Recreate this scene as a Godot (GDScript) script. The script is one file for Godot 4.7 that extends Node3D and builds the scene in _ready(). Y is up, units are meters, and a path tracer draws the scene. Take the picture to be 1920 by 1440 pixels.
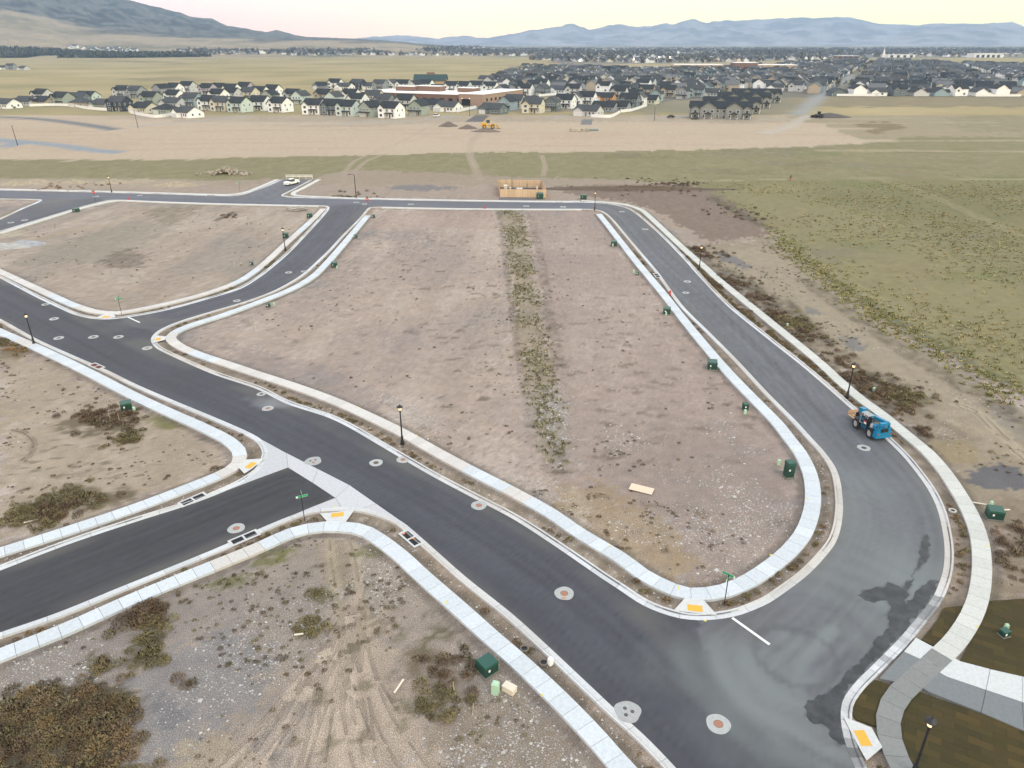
extends Node3D
# A half-built housing tract seen from 42 m up: camera at (0, 42, 0) looking towards -z, ground near y = 0, metres.

var rng := RandomNumberGenerator.new()
var na := FastNoiseLite.new()
var nb := FastNoiseLite.new()
var nc := FastNoiseLite.new()
var used := {}
var M := {}
var protos := {}
const ROAD_Y := 0.02
const WALK_Y := 0.135

# ---------------------------------------------------------------- helpers
func alb(r: float, g: float, b: float, k := 0.6) -> Color:   # a colour as it is seen in flat light -> linear base colour
	var c := Color(r / 255.0, g / 255.0, b / 255.0).srgb_to_linear()
	return Color(c.r * k, c.g * k, c.b * k)

func mat(c: Color, rough := 0.85, metal := 0.0) -> StandardMaterial3D:
	var m := StandardMaterial3D.new()
	m.albedo_color = c.linear_to_srgb()
	m.roughness = rough
	m.metallic = metal
	return m

func vmat(rough := 0.9) -> StandardMaterial3D:
	var m := StandardMaterial3D.new()
	m.vertex_color_use_as_albedo = true
	m.roughness = rough
	return m

func numbered(called: String) -> String:
	if not used.has(called):
		used[called] = 0
		return called
	used[called] += 1
	return "%s_%03d" % [called, used[called]]

func tag(o: Node, label: String, category := "", group := "", kind := "") -> Node:
	o.set_meta("label", label)
	if category != "":
		o.set_meta("category", category)
	if group != "":
		o.set_meta("group", group)
	if kind != "":
		o.set_meta("kind", kind)
	return o

func thing(called: String, label: String, category: String, at: Vector3, turn := 0.0, group := "") -> Node3D:
	var o := Node3D.new()
	o.name = numbered(called)
	add_child(o, true)
	o.position = at
	o.rotation.y = turn
	tag(o, label, category, group)
	return o

func put(called: String, mesh: Mesh, m: Material, parent: Node, at := Vector3.ZERO, turn := 0.0) -> MeshInstance3D:
	var o := MeshInstance3D.new()
	o.name = numbered(called) if parent == self else called
	o.mesh = mesh
	if m != null:
		o.material_override = m
	o.position = at
	o.rotation.y = turn
	parent.add_child(o, true)
	return o

class MB:   # collects flat-shaded faces; corners run counter-clockwise as seen from outside
	var v := PackedVector3Array()
	var n := PackedVector3Array()
	var c := PackedColorArray()
	var uv := PackedVector2Array()
	var col := Color.WHITE
	func tri(a: Vector3, b: Vector3, d: Vector3) -> void:
		var nn := (b - a).cross(d - a).normalized()
		v.append(a); v.append(d); v.append(b)
		for i in 3:
			n.append(nn); c.append(col)
	func leaf(a: Vector3, b: Vector3, d: Vector3, out: Vector3) -> void:   # a leaf face lit as part of the rounded plant it belongs to
		var nn := (b - a).cross(d - a)
		if nn.dot(out) < 0.0:
			v.append(a); v.append(b); v.append(d)
		else:
			v.append(a); v.append(d); v.append(b)
		for i in 3:
			n.append(out); c.append(col)
	func quad(a: Vector3, b: Vector3, d: Vector3, e: Vector3) -> void:
		tri(a, b, d)
		tri(a, d, e)
	func box(ce: Vector3, s: Vector3, bs := Basis.IDENTITY, taper := 1.0) -> void:
		var h := s * 0.5
		var p: Array[Vector3] = []
		for k in 8:
			var t := taper if (k & 2) else 1.0
			p.append(ce + bs * Vector3(h.x * t * (1 if k & 1 else -1), h.y * (1 if k & 2 else -1), h.z * t * (1 if k & 4 else -1)))
		quad(p[4], p[5], p[7], p[6])
		quad(p[1], p[0], p[2], p[3])
		quad(p[5], p[1], p[3], p[7])
		quad(p[0], p[4], p[6], p[2])
		quad(p[6], p[7], p[3], p[2])
		quad(p[0], p[1], p[5], p[4])
	func tube(a: Vector3, b: Vector3, r0: float, r1: float, k := 10, caps := true) -> void:
		var ax := (b - a).normalized()
		var u := ax.cross(Vector3(0.3, 0.9, 0.31) if absf(ax.y) < 0.9 else Vector3.RIGHT).normalized()
		var w := ax.cross(u)
		for i in k:
			var t0 := TAU * i / k
			var t1 := TAU * (i + 1) / k
			var d0 := u * cos(t0) + w * sin(t0)
			var d1 := u * cos(t1) + w * sin(t1)
			quad(a + d0 * r0, a + d1 * r0, b + d1 * r1, b + d0 * r1)
			if caps:
				tri(b, b + d0 * r1, b + d1 * r1)
				tri(a, a + d1 * r0, a + d0 * r0)
	func poly(pts: PackedVector2Array, y: float) -> void:   # a flat sheet facing up
		var ix := Geometry2D.triangulate_polygon(pts)
		for i in range(0, ix.size(), 3):
			var a := Vector3(pts[ix[i]].x, y, pts[ix[i]].y)
			var b := Vector3(pts[ix[i + 1]].x, y, pts[ix[i + 1]].y)
			var d := Vector3(pts[ix[i + 2]].x, y, pts[ix[i + 2]].y)
			if (b - a).cross(d - a).y > 0:
				tri(a, b, d)
			else:
				tri(a, d, b)
	func slab(pts: PackedVector2Array, y0: float, y1: float) -> void:   # a flat piece with edges
		poly(pts, y1)
		var s := 0.0
		for i in pts.size():
			var p := pts[i]
			var q := pts[(i + 1) % pts.size()]
			s += p.x * q.y - q.x * p.y
		for i in pts.size():
			var p := pts[i]
			var q := pts[(i + 1) % pts.size()]
			if s > 0:
				quad(Vector3(q.x, y0, q.y), Vector3(p.x, y0, p.y), Vector3(p.x, y1, p.y), Vector3(q.x, y1, q.y))
			else:
				quad(Vector3(p.x, y0, p.y), Vector3(q.x, y0, q.y), Vector3(q.x, y1, q.y), Vector3(p.x, y1, p.y))
	func done() -> ArrayMesh:
		var a := []
		a.resize(Mesh.ARRAY_MAX)
		a[Mesh.ARRAY_VERTEX] = v
		a[Mesh.ARRAY_NORMAL] = n
		a[Mesh.ARRAY_COLOR] = c
		if uv.size() == v.size():
			a[Mesh.ARRAY_TEX_UV] = uv
		var m := ArrayMesh.new()
		m.add_surface_from_arrays(Mesh.PRIMITIVE_TRIANGLES, a)
		return m

func resample(pts: Array, closed: bool, step: float) -> PackedVector2Array:   # Catmull-Rom through the points, then even steps
	var n := pts.size()
	var fine := PackedVector2Array()
	for i in (n if closed else n - 1):
		var p0: Vector2 = pts[(i - 1 + n) % n] if closed or i > 0 else pts[0]
		var p1: Vector2 = pts[i]
		var p2: Vector2 = pts[(i + 1) % n]
		var p3: Vector2 = pts[(i + 2) % n] if closed or i < n - 2 else pts[n - 1]
		var k := maxi(2, int(p1.distance_to(p2) / 0.5))
		# shorter tangents where a long stretch meets a short one, so that corners do not overshoot
		var d12 := p1.distance_to(p2)
		var m1 := (p2 - p0) / maxf(p2.distance_to(p0), 0.01) * minf(d12, p1.distance_to(p0) + 0.01)
		var m2 := (p3 - p1) / maxf(p3.distance_to(p1), 0.01) * minf(d12, p3.distance_to(p2) + 0.01)
		for j in k:
			var t := float(j) / k
			var t2 := t * t
			var t3 := t2 * t
			fine.append(p1 * (2 * t3 - 3 * t2 + 1) + m1 * (t3 - 2 * t2 + t) + p2 * (-2 * t3 + 3 * t2) + m2 * (t3 - t2))
	fine.append(pts[0] if closed else pts[n - 1])
	var out := PackedVector2Array()
	out.append(fine[0])
	var left := step
	for i in range(1, fine.size()):
		var a := fine[i - 1]
		var b := fine[i]
		var d := a.distance_to(b)
		while d >= left:
			a = a.lerp(b, left / d)
			out.append(a)
			d = a.distance_to(b)
			left = step
		left -= d
	if not closed and out[out.size() - 1].distance_to(fine[fine.size() - 1]) > 0.3 * step:
		out.append(fine[fine.size() - 1])
	return out

func sides(line: PackedVector2Array, closed: bool) -> PackedVector2Array:   # unit vectors to the right of the way along the line
	var n := line.size()
	var out := PackedVector2Array()
	for i in n:
		var a := line[(i - 1 + n) % n] if closed or i > 0 else line[0]
		var b := line[(i + 1) % n] if closed or i < n - 1 else line[n - 1]
		var t := (b - a).normalized()
		out.append(Vector2(-t.y, t.x))
	return out

func shifted(line: PackedVector2Array, closed: bool, d: float) -> PackedVector2Array:
	var s := sides(line, closed)
	var out := PackedVector2Array()
	for i in line.size():
		out.append(line[i] + s[i] * d)
	return out

# ---------------------------------------------------------------- a ground sheet whose soil colours are painted in by place
class Grid:
	var xs := PackedFloat32Array()
	var zs := PackedFloat32Array()
	var col := PackedColorArray()
	var hgt := PackedFloat32Array()
	var nz: FastNoiseLite
	func lo(a: PackedFloat32Array, v: float) -> int:
		return clampi(a.bsearch(v), 0, a.size() - 1)
	func blob(ce: Vector2, rx: float, rz: float, turn: float, c: Color, strength: float, rag := 0.5, dh := 0.0, rough := 0.12) -> void:
		var r := maxf(rx, rz) * 1.3
		var nx := xs.size()
		var ct := cos(turn)
		var st := sin(turn)
		for j in range(lo(zs, ce.y - r), lo(zs, ce.y + r) + 1):
			for i in range(lo(xs, ce.x - r), lo(xs, ce.x + r) + 1):
				var dx := xs[i] - ce.x
				var dz := zs[j] - ce.y
				var u := (dx * ct + dz * st) / rx
				var w := (-dx * st + dz * ct) / rz
				var d := sqrt(u * u + w * w) + rag * nz.get_noise_2d(xs[i] * rough * 60.0, zs[j] * rough * 60.0)
				var k := smoothstep(1.0, 0.55, d) * strength
				if k > 0.003:
					var q := j * nx + i
					col[q] = col[q].lerp(c, k)
					hgt[q] += dh * k
	func path(line: PackedVector2Array, width: float, c: Color, strength: float, patchy := 0.5, dh := 0.0, rough := 0.12) -> void:
		var nx := xs.size()
		for s in line.size() - 1:
			var a := line[s]
			var b := line[s + 1]
			var ab := b - a
			var l2 := maxf(ab.length_squared(), 1e-4)
			for j in range(lo(zs, minf(a.y, b.y) - width), lo(zs, maxf(a.y, b.y) + width) + 1):
				for i in range(lo(xs, minf(a.x, b.x) - width), lo(xs, maxf(a.x, b.x) + width) + 1):
					var p := Vector2(xs[i], zs[j])
					var t := (p - a).dot(ab) / l2
					if t < 0.0 or t >= 1.0:
						continue
					var d := p.distance_to(a + ab * t) / width
					if d > 1.0:
						continue
					var k := smoothstep(1.0, 0.5, d) * strength * clampf(1.0 - patchy * (0.5 + 1.3 * nz.get_noise_2d(p.x * rough * 60.0 + 31.0, p.y * rough * 60.0)), 0.0, 1.0)
					var q := j * nx + i
					col[q] = col[q].lerp(c, k)
					hgt[q] += dh * k
	func fill(pts: Array, c: Color, strength: float, jitter: float, patchy := 0.0, rough := 0.05, dh := 0.0) -> void:
		var pp := PackedVector2Array(pts)
		var x0 := 1e9
		var x1 := -1e9
		var z0 := 1e9
		var z1 := -1e9
		for p in pp:
			x0 = minf(x0, p.x); x1 = maxf(x1, p.x); z0 = minf(z0, p.y); z1 = maxf(z1, p.y)
		var nx := xs.size()
		for j in range(lo(zs, z0 - jitter), lo(zs, z1 + jitter) + 1):
			for i in range(lo(xs, x0 - jitter), lo(xs, x1 + jitter) + 1):
				var x := xs[i]
				var z := zs[j]
				var e := nz.get_noise_2d(x * rough * 60.0, z * rough * 60.0)
				var e2 := nz.get_noise_2d(x * rough * 90.0 + 500.0, z * rough * 90.0)
				if Geometry2D.is_point_in_polygon(Vector2(x + e * jitter * 1.6, z + e2 * jitter * 1.6), pp):
					var k := strength * clampf(1.0 - patchy * (0.5 + 1.2 * e2), 0.0, 1.0)
					var q := j * nx + i
					col[q] = col[q].lerp(c, k)
					hgt[q] += dh * k
	func colour_at(p: Vector2) -> Color:
		return col[lo(zs, p.y) * xs.size() + lo(xs, p.x)]
	func height_at(p: Vector2) -> float:
		return hgt[lo(zs, p.y) * xs.size() + lo(xs, p.x)]
	func mesh() -> ArrayMesh:
		var nx := xs.size()
		var nr := zs.size()
		var v := PackedVector3Array()
		var n := PackedVector3Array()
		var uv := PackedVector2Array()
		var uv2 := PackedVector2Array()
		var ix := PackedInt32Array()
		v.resize(nx * nr)
		n.resize(nx * nr)
		uv.resize(nx * nr)
		uv2.resize(nx * nr)
		for j in nr:
			for i in nx:
				var q := j * nx + i
				v[q] = Vector3(xs[i], hgt[q], zs[j])
				uv[q] = Vector2(xs[i], zs[j]) / 8.0
				uv2[q] = Vector2(xs[i] * 0.87 + zs[j] * 0.5, zs[j] * 0.87 - xs[i] * 0.5) / 41.0
				var i0 := maxi(i - 1, 0)
				var i1 := mini(i + 1, nx - 1)
				var j0 := maxi(j - 1, 0)
				var j1 := mini(j + 1, nr - 1)
				var gx := (hgt[j * nx + i1] - hgt[j * nx + i0]) / maxf(xs[i1] - xs[i0], 0.01)
				var gz := (hgt[j1 * nx + i] - hgt[j0 * nx + i]) / maxf(zs[j1] - zs[j0], 0.01)
				n[q] = Vector3(-gx, 1.0, -gz).normalized()
		ix.resize((nx - 1) * (nr - 1) * 6)
		var k := 0
		for j in nr - 1:
			for i in nx - 1:
				var q := j * nx + i
				ix[k] = q; ix[k + 1] = q + 1; ix[k + 2] = q + nx
				ix[k + 3] = q + 1; ix[k + 4] = q + nx + 1; ix[k + 5] = q + nx
				k += 6
		var a := []
		a.resize(Mesh.ARRAY_MAX)
		a[Mesh.ARRAY_VERTEX] = v
		a[Mesh.ARRAY_NORMAL] = n
		a[Mesh.ARRAY_COLOR] = col
		a[Mesh.ARRAY_TEX_UV] = uv
		a[Mesh.ARRAY_TEX_UV2] = uv2
		a[Mesh.ARRAY_INDEX] = ix
		var m := ArrayMesh.new()
		m.add_surface_from_arrays(Mesh.PRIMITIVE_TRIANGLES, a)
		return m

func grain(freq: float, low: float, seed_: int, size := 1024, type := FastNoiseLite.TYPE_SIMPLEX, octaves := 4, gain := 0.65) -> NoiseTexture2D:
	var f := FastNoiseLite.new()
	f.seed = seed_
	f.frequency = freq
	f.noise_type = type
	f.fractal_octaves = octaves
	f.fractal_gain = gain
	var g := Gradient.new()
	g.set_color(0, Color(low, low, low))
	g.set_color(1, Color(1, 1, 1))
	var t := NoiseTexture2D.new()
	t.width = size
	t.height = size
	t.seamless = true
	t.noise = f
	t.color_ramp = g
	return t

func bumps(freq: float, strength: float, seed_: int, size := 1024) -> NoiseTexture2D:
	var f := FastNoiseLite.new()
	f.seed = seed_
	f.frequency = freq
	f.fractal_octaves = 4
	var t := NoiseTexture2D.new()
	t.width = size
	t.height = size
	t.seamless = true
	t.as_normal_map = true
	t.bump_strength = strength
	t.noise = f
	return t

# ---------------------------------------------------------------- the scene
func _ready() -> void:
	rng.seed = 7
	na.seed = 11; na.frequency = 0.012; na.fractal_octaves = 4
	nb.seed = 23; nb.frequency = 0.09; nb.fractal_octaves = 3
	nc.seed = 37; nc.frequency = 0.45; nc.fractal_octaves = 2
	setup_view()
	setup_materials()
	build_layout()
	build_ground()
	build_far_ground()
	build_mountains()
	build_roads()
	build_sidewalks()
	build_road_things()
	build_street_things()
	build_vehicles()
	build_enclosure()
	build_heaps()
	build_houses()
	build_big_buildings()
	build_far_town()
	build_tracks()
	build_vegetation()

func setup_view() -> void:
	var cam := Camera3D.new()
	cam.name = "camera"
	cam.fov = 55.46
	cam.near = 0.5
	cam.far = 30000.0
	cam.position = Vector3(0, 42, 0)
	cam.rotation_degrees = Vector3(-25.11, 0, 0)
	add_child(cam)
	cam.current = true
	# dusk sky: pink low over the mountain on one side, pale yellow over the far range, soft blue overhead
	var im := Image.create(1024, 512, false, Image.FORMAT_RGBF)
	for j in 512:
		var e := 90.0 - (j + 0.5) / 512.0 * 180.0
		for i in 1024:
			var az := ((i + 0.5) / 1024.0 - 0.5) * TAU
			var s := 0.5 + 0.5 * (-1.0) * sin(az)
			s = smoothstep(0.22, 0.75, s)
			var ee := maxf(e, 0.0)
			var low := Color(2.6, 1.38, 1.08).lerp(Color(2.7, 2.25, 0.8), s)
			var mid := Color(2.65, 1.85, 1.42).lerp(Color(2.75, 2.5, 1.05), s)
			var high := Color(1.3, 1.3, 1.3)
			var top := Color(0.85, 0.95, 1.1)
			var c := low.lerp(mid, smoothstep(0.2, 3.4, ee)).lerp(high, smoothstep(3.0, 22.0, ee)).lerp(top, smoothstep(15.0, 60.0, ee))
			im.set_pixel(i, j, c)
	var pm := PanoramaSkyMaterial.new()
	pm.panorama = ImageTexture.create_from_image(im)
	var sky := Sky.new()
	sky.sky_material = pm
	var env := Environment.new()
	env.background_mode = Environment.BG_SKY
	env.sky = sky
	env.tonemap_mode = Environment.TONE_MAPPER_LINEAR
	env.tonemap_exposure = 1.3
	env.sdfgi_enabled = true
	env.ssao_enabled = true
	env.ssil_enabled = true
	env.fog_enabled = true
	env.fog_density = 0.00009
	env.fog_light_color = Color(0.72, 0.85, 1.0)
	var we := WorldEnvironment.new()
	we.name = "world_environment"
	we.environment = env
	add_child(we)
	var sun := DirectionalLight3D.new()
	sun.name = "sun"
	sun.light_energy = 0.42
	sun.light_color = Color(1.0, 0.95, 0.87)
	sun.light_angular_distance = 24.0
	sun.shadow_enabled = true
	sun.rotation_degrees = Vector3(-48, 38, 0)
	add_child(sun)

func setup_materials() -> void:
	var g := vmat(0.95)
	g.albedo_texture = grain(0.055, 0.34, 5, 1024, FastNoiseLite.TYPE_SIMPLEX, 4, 0.95)
	g.detail_enabled = true
	g.detail_blend_mode = BaseMaterial3D.BLEND_MODE_MUL
	g.detail_albedo = grain(0.012, 0.88, 6, 1024, FastNoiseLite.TYPE_SIMPLEX, 6, 0.7)
	g.detail_uv_layer = BaseMaterial3D.DETAIL_UV_2
	g.normal_enabled = true
	g.normal_texture = bumps(0.07, 6.0, 8)
	g.normal_scale = 0.4
	M.ground = g
	var f := vmat(1.0)
	M.far_ground = f
	var a := vmat(0.82)
	a.albedo_texture = grain(0.09, 0.72, 15, 1024, FastNoiseLite.TYPE_SIMPLEX, 4, 0.95)
	a.uv1_triplanar = true
	a.uv1_world_triplanar = true
	a.uv1_scale = Vector3.ONE * 0.11
	M.asphalt = a
	var c := vmat(0.88)
	c.albedo_texture = grain(0.016, 0.87, 25, 1024, FastNoiseLite.TYPE_SIMPLEX, 6, 0.85)
	c.uv1_triplanar = true
	c.uv1_world_triplanar = true
	c.uv1_scale = Vector3.ONE * 0.13
	M.concrete = c
	M.v = vmat(0.8)
	var gv := vmat(0.95)
	gv.albedo_texture = g.albedo_texture
	gv.uv1_triplanar = true
	gv.uv1_world_triplanar = true
	gv.uv1_scale = Vector3.ONE * 0.2
	M.ground_v = gv
	M.leaf = vmat(0.95)
	M.black = mat(Color(0.012, 0.013, 0.015), 0.5)
	M.dark = mat(Color(0.03, 0.03, 0.032), 0.8)
	M.green_box = mat(Color(0.008, 0.045, 0.032), 0.45)
	M.green_lid = mat(Color(0.012, 0.07, 0.05), 0.4)
	M.mint = mat(Color(0.36, 0.54, 0.40), 0.55)
	M.beige = mat(Color(0.6, 0.54, 0.44), 0.7)
	M.white = mat(Color(0.78, 0.78, 0.76), 0.6)
	M.paint = mat(Color(0.72, 0.72, 0.7), 0.7)
	M.red = mat(Color(0.5, 0.03, 0.025), 0.5)
	M.sign_green = mat(Color(0.0, 0.28, 0.12), 0.45)
	M.steel = mat(Color(0.42, 0.42, 0.42), 0.45, 0.7)
	M.grey_paint = mat(Color(0.33, 0.36, 0.37), 0.5)
	M.iron = mat(Color(0.085, 0.06, 0.05), 0.7)
	M.rust = mat(Color(0.36, 0.16, 0.10), 0.85)
	M.tactile = mat(Color(0.72, 0.36, 0.045), 0.8)
	M.glass = mat(Color(0.018, 0.022, 0.028), 0.12)
	M.tyre = mat(Color(0.025, 0.025, 0.027), 0.9)
	M.teal = mat(Color(0.0, 0.17, 0.33), 0.4)
	M.teal_dark = mat(Color(0.0, 0.075, 0.13), 0.5)
	M.wood = vmat(0.85)
	M.yellow = mat(Color(0.55, 0.30, 0.03), 0.55)
	var lit := mat(Color(0.8, 0.75, 0.65), 0.4)
	lit.emission_enabled = true
	lit.emission = Color(1.0, 0.8, 0.55)
	lit.emission_energy_multiplier = 1.3
	M.lit = lit
	var head := mat(Color(0.8, 0.8, 0.8), 0.4)
	head.emission_enabled = true
	head.emission = Color(1.0, 0.86, 0.6)
	head.emission_energy_multiplier = 30.0
	M.headlight = head
	var tail := mat(Color(0.5, 0.05, 0.03), 0.4)
	tail.emission_enabled = true
	tail.emission = Color(1.0, 0.12, 0.05)
	tail.emission_energy_multiplier = 12.0
	M.taillight = tail

# ---------------------------------------------------------------- where the kerbs and walks run (x, z in metres)
var kerbs := {}
var walks := {}
var asphalt := PackedByteArray()
var taken := PackedByteArray()
const AX0 := -176.0
const AZ0 := -252.0
const AC := 0.4
const ANX := 565
const ANZ := 580
var kerb_list := []

func build_layout() -> void:
	kerbs.A = [Vector2(-56.17, -105.86), Vector2(-53.8, -102.36), Vector2(-48.88, -98.26), Vector2(-41.63, -92.78), Vector2(-34.2, -88.11), Vector2(-28.9, -83.67), Vector2(-23.09, -80.14), Vector2(-19.54, -77.25), Vector2(-13.89, -71.69), Vector2(-8.85, -66.74), Vector2(-4.36, -62.68), Vector2(0, -58.81), Vector2(3.69, -54.81), Vector2(7.5, -50.35), Vector2(9.03, -48.65), Vector2(10.45, -47.03), Vector2(11.73, -46.03), Vector2(13.39, -45.24), Vector2(14.96, -45), Vector2(16.57, -45.12), Vector2(18.32, -45.54), Vector2(20.18, -46.4), Vector2(21.4, -47.09), Vector2(23.3, -48.52), Vector2(25.55, -50.35), Vector2(27.62, -52.37), Vector2(29.79, -54.81), Vector2(31.33, -57.27), Vector2(32.72, -60.15), Vector2(33.62, -62.49), Vector2(34.62, -65.48), Vector2(35.21, -68.37), Vector2(35.28, -71.57), Vector2(35.04, -74.64), Vector2(34.67, -79.3), Vector2(33.78, -86.81), Vector2(32.74, -98.26), Vector2(31.49, -109.08), Vector2(29.98, -122.09), Vector2(29.48, -140.17), Vector2(29.25, -145.44), Vector2(27.65, -170.5), Vector2(26.68, -187.33), Vector2(25.83, -196.24), Vector2(24.54, -201.34), Vector2(21.71, -203.81), Vector2(1.92, -203.95), Vector2(-12.89, -204.52), Vector2(-27.86, -205.75), Vector2(-34.41, -206.69), Vector2(-37.88, -206.84), Vector2(-40.14, -205.24), Vector2(-40.1, -191.69), Vector2(-40.66, -172.58), Vector2(-40.85, -158.43), Vector2(-41.81, -141.27), Vector2(-43.98, -131.56), Vector2(-47.15, -125.01), Vector2(-51.43, -119.28), Vector2(-54.41, -115.27), Vector2(-56.06, -112.23), Vector2(-56.77, -109.08)]
	kerbs.B = [Vector2(-113.73, -149.01), Vector2(-100.29, -138.37), Vector2(-86.47, -126.82), Vector2(-75.21, -117.92), Vector2(-70.87, -115.53), Vector2(-67.66, -115.01), Vector2(-65.1, -115.79), Vector2(-61.57, -117.92), Vector2(-58.28, -120.95), Vector2(-54.11, -126.52), Vector2(-50.98, -131.56), Vector2(-49.72, -138.02), Vector2(-49.04, -147.8), Vector2(-48.89, -160.72), Vector2(-49.84, -189.8), Vector2(-50.49, -202.39), Vector2(-51.32, -206.69), Vector2(-53.25, -208.53), Vector2(-64.72, -209.65), Vector2(-85.72, -211.92), Vector2(-102.14, -214.47), Vector2(-114.94, -216.92), Vector2(-118.29, -215.81), Vector2(-121.19, -206.69), Vector2(-123.27, -192.97), Vector2(-125.43, -178), Vector2(-126.84, -168.46)]
	kerbs.C = [Vector2(-161.47, -219.83), Vector2(-151.25, -218.69), Vector2(-141.41, -218.04), Vector2(-137.98, -217), Vector2(-136.53, -213.46), Vector2(-135.46, -203.81), Vector2(-133.32, -190.43), Vector2(-131.42, -175.25)]
	kerbs.D = [Vector2(-170.49, -233.2), Vector2(-159.6, -231.84), Vector2(-130.11, -228.55), Vector2(-106.93, -225.43), Vector2(-89.78, -222.89), Vector2(-83.74, -222.55), Vector2(-81.09, -225.69), Vector2(-78.44, -238.32), Vector2(-77.01, -251.27)]
	kerbs.G = [Vector2(-67.69, -251.27), Vector2(-68.9, -234.58), Vector2(-69.74, -225.69), Vector2(-69.21, -222.72), Vector2(-66.72, -220.65), Vector2(-63.32, -219.83), Vector2(-50.31, -218.2), Vector2(-29.11, -215.81), Vector2(-8.19, -214.08), Vector2(12.3, -212.92), Vector2(19.97, -212.69), Vector2(24.95, -211.92), Vector2(29.72, -208.53), Vector2(32.39, -203.1), Vector2(33.84, -193.62), Vector2(35.58, -172.58), Vector2(36.56, -153.16), Vector2(36.96, -138.73), Vector2(37.76, -122.09), Vector2(39.64, -107.91), Vector2(41.31, -96.7), Vector2(42.12, -89.63), Vector2(42.81, -82.32), Vector2(43.57, -74.89), Vector2(43.75, -70.98), Vector2(43.56, -67.6), Vector2(43.12, -63.96), Vector2(42.3, -60.61), Vector2(41.04, -57.27), Vector2(39.48, -53.88), Vector2(37.59, -50.71), Vector2(35.17, -47.67), Vector2(32.76, -45.36), Vector2(29.97, -42.86), Vector2(27.03, -40.45), Vector2(24.89, -38.7), Vector2(23.38, -37.19), Vector2(22.64, -35.84), Vector2(22.21, -34.42), Vector2(21.97, -32.92), Vector2(21.93, -31.84), Vector2(21.87, -28.98)]
	kerbs.E = [Vector2(-96.16, -122.95), Vector2(-85.63, -115.27), Vector2(-74.36, -106.31), Vector2(-65.35, -99.87), Vector2(-57.23, -94.24), Vector2(-51.08, -89.63), Vector2(-44.24, -84.9), Vector2(-36.9, -80), Vector2(-31.77, -76.45), Vector2(-29.18, -74.26), Vector2(-27.64, -71.81), Vector2(-27.21, -69.83), Vector2(-27.3, -67.28), Vector2(-28.5, -64.87), Vector2(-30.49, -62.68), Vector2(-32.71, -60.79), Vector2(-36.51, -58.12), Vector2(-41.03, -54.66), Vector2(-44.89, -51.06), Vector2(-46.61, -49.46)]
	kerbs.F = [Vector2(-41.87, -42.42), Vector2(-40.15, -43.6), Vector2(-36.81, -45.84), Vector2(-33.29, -48.85), Vector2(-31.48, -50.35), Vector2(-26.88, -54.27), Vector2(-24.28, -56.85), Vector2(-21.63, -59.17), Vector2(-19.57, -60.34), Vector2(-17, -60.7), Vector2(-14.28, -60.34), Vector2(-10.54, -58.12), Vector2(-4.17, -50.35), Vector2(0, -45.66), Vector2(3.05, -41.77), Vector2(7.11, -36.37), Vector2(8.89, -34.13), Vector2(10.42, -31.84), Vector2(12.22, -28.98)]
	walks.A = [Vector2(23.33, -196.91), Vector2(24.2, -183.73), Vector2(26.08, -151.9), Vector2(27.69, -129.95), Vector2(28.54, -115.27), Vector2(29.54, -101.1), Vector2(30.46, -91.36), Vector2(32.16, -78.6), Vector2(32.32, -74.89), Vector2(32.44, -71.22), Vector2(32.01, -67.28), Vector2(31.07, -63.66), Vector2(29.66, -60.15), Vector2(27.52, -56.43), Vector2(25.01, -53.49), Vector2(22.51, -51.27), Vector2(20.69, -49.87), Vector2(18.61, -48.65), Vector2(16.79, -48.06), Vector2(15.06, -47.92), Vector2(14.01, -48.25), Vector2(12.54, -49.32), Vector2(11.32, -50.49), Vector2(9.59, -52.89), Vector2(6.29, -56.43), Vector2(3.67, -59.7), Vector2(0, -63.37), Vector2(-4.62, -67.6), Vector2(-8.61, -71.46), Vector2(-12.94, -75.8), Vector2(-17.66, -80), Vector2(-23.47, -84.75), Vector2(-29.84, -89.12), Vector2(-34.77, -92.24), Vector2(-40.2, -95.74), Vector2(-46.3, -99.66), Vector2(-50.35, -102.79), Vector2(-53.2, -106.08), Vector2(-53.62, -109.08), Vector2(-52.31, -112.23), Vector2(-49, -116.85), Vector2(-45.15, -123.53), Vector2(-41.07, -131.89), Vector2(-39.04, -141.27), Vector2(-38.57, -159.34), Vector2(-38.42, -195.58)]
	walks.B = [Vector2(-117.11, -154.02), Vector2(-103.07, -142.76), Vector2(-89.46, -131.89), Vector2(-77.81, -122.66), Vector2(-72.14, -119.01), Vector2(-68.48, -117.92), Vector2(-65.87, -118.73), Vector2(-61.84, -122.09), Vector2(-56.46, -128.37), Vector2(-52.68, -136.61), Vector2(-51.7, -147.8), Vector2(-51.85, -164.02), Vector2(-51.89, -188.55), Vector2(-52.29, -203.81)]
	walks.G = [Vector2(20.2, -215.41), Vector2(29.08, -211.92), Vector2(33.13, -208.16), Vector2(35.91, -200.3), Vector2(38.35, -161.65), Vector2(39.62, -145.44), Vector2(40.16, -137.31), Vector2(41.54, -124.12), Vector2(43.05, -109.79), Vector2(44.29, -97.87), Vector2(44.72, -89.63), Vector2(45.21, -84.75), Vector2(45.92, -80.71), Vector2(46.25, -77.51), Vector2(46.57, -74.26), Vector2(46.86, -71.22), Vector2(46.56, -67.28), Vector2(45.84, -63.17), Vector2(44.82, -58.99), Vector2(43.41, -55.21), Vector2(41.74, -52), Vector2(40.09, -49.32), Vector2(38.45, -47.03), Vector2(36.57, -44.88), Vector2(34.16, -42.59), Vector2(31.56, -40.61), Vector2(28.94, -38.7), Vector2(27.11, -37.28), Vector2(25.91, -35.84), Vector2(25.37, -34.76), Vector2(24.98, -33.4), Vector2(24.86, -31.84), Vector2(24.77, -28.98)]
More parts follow.
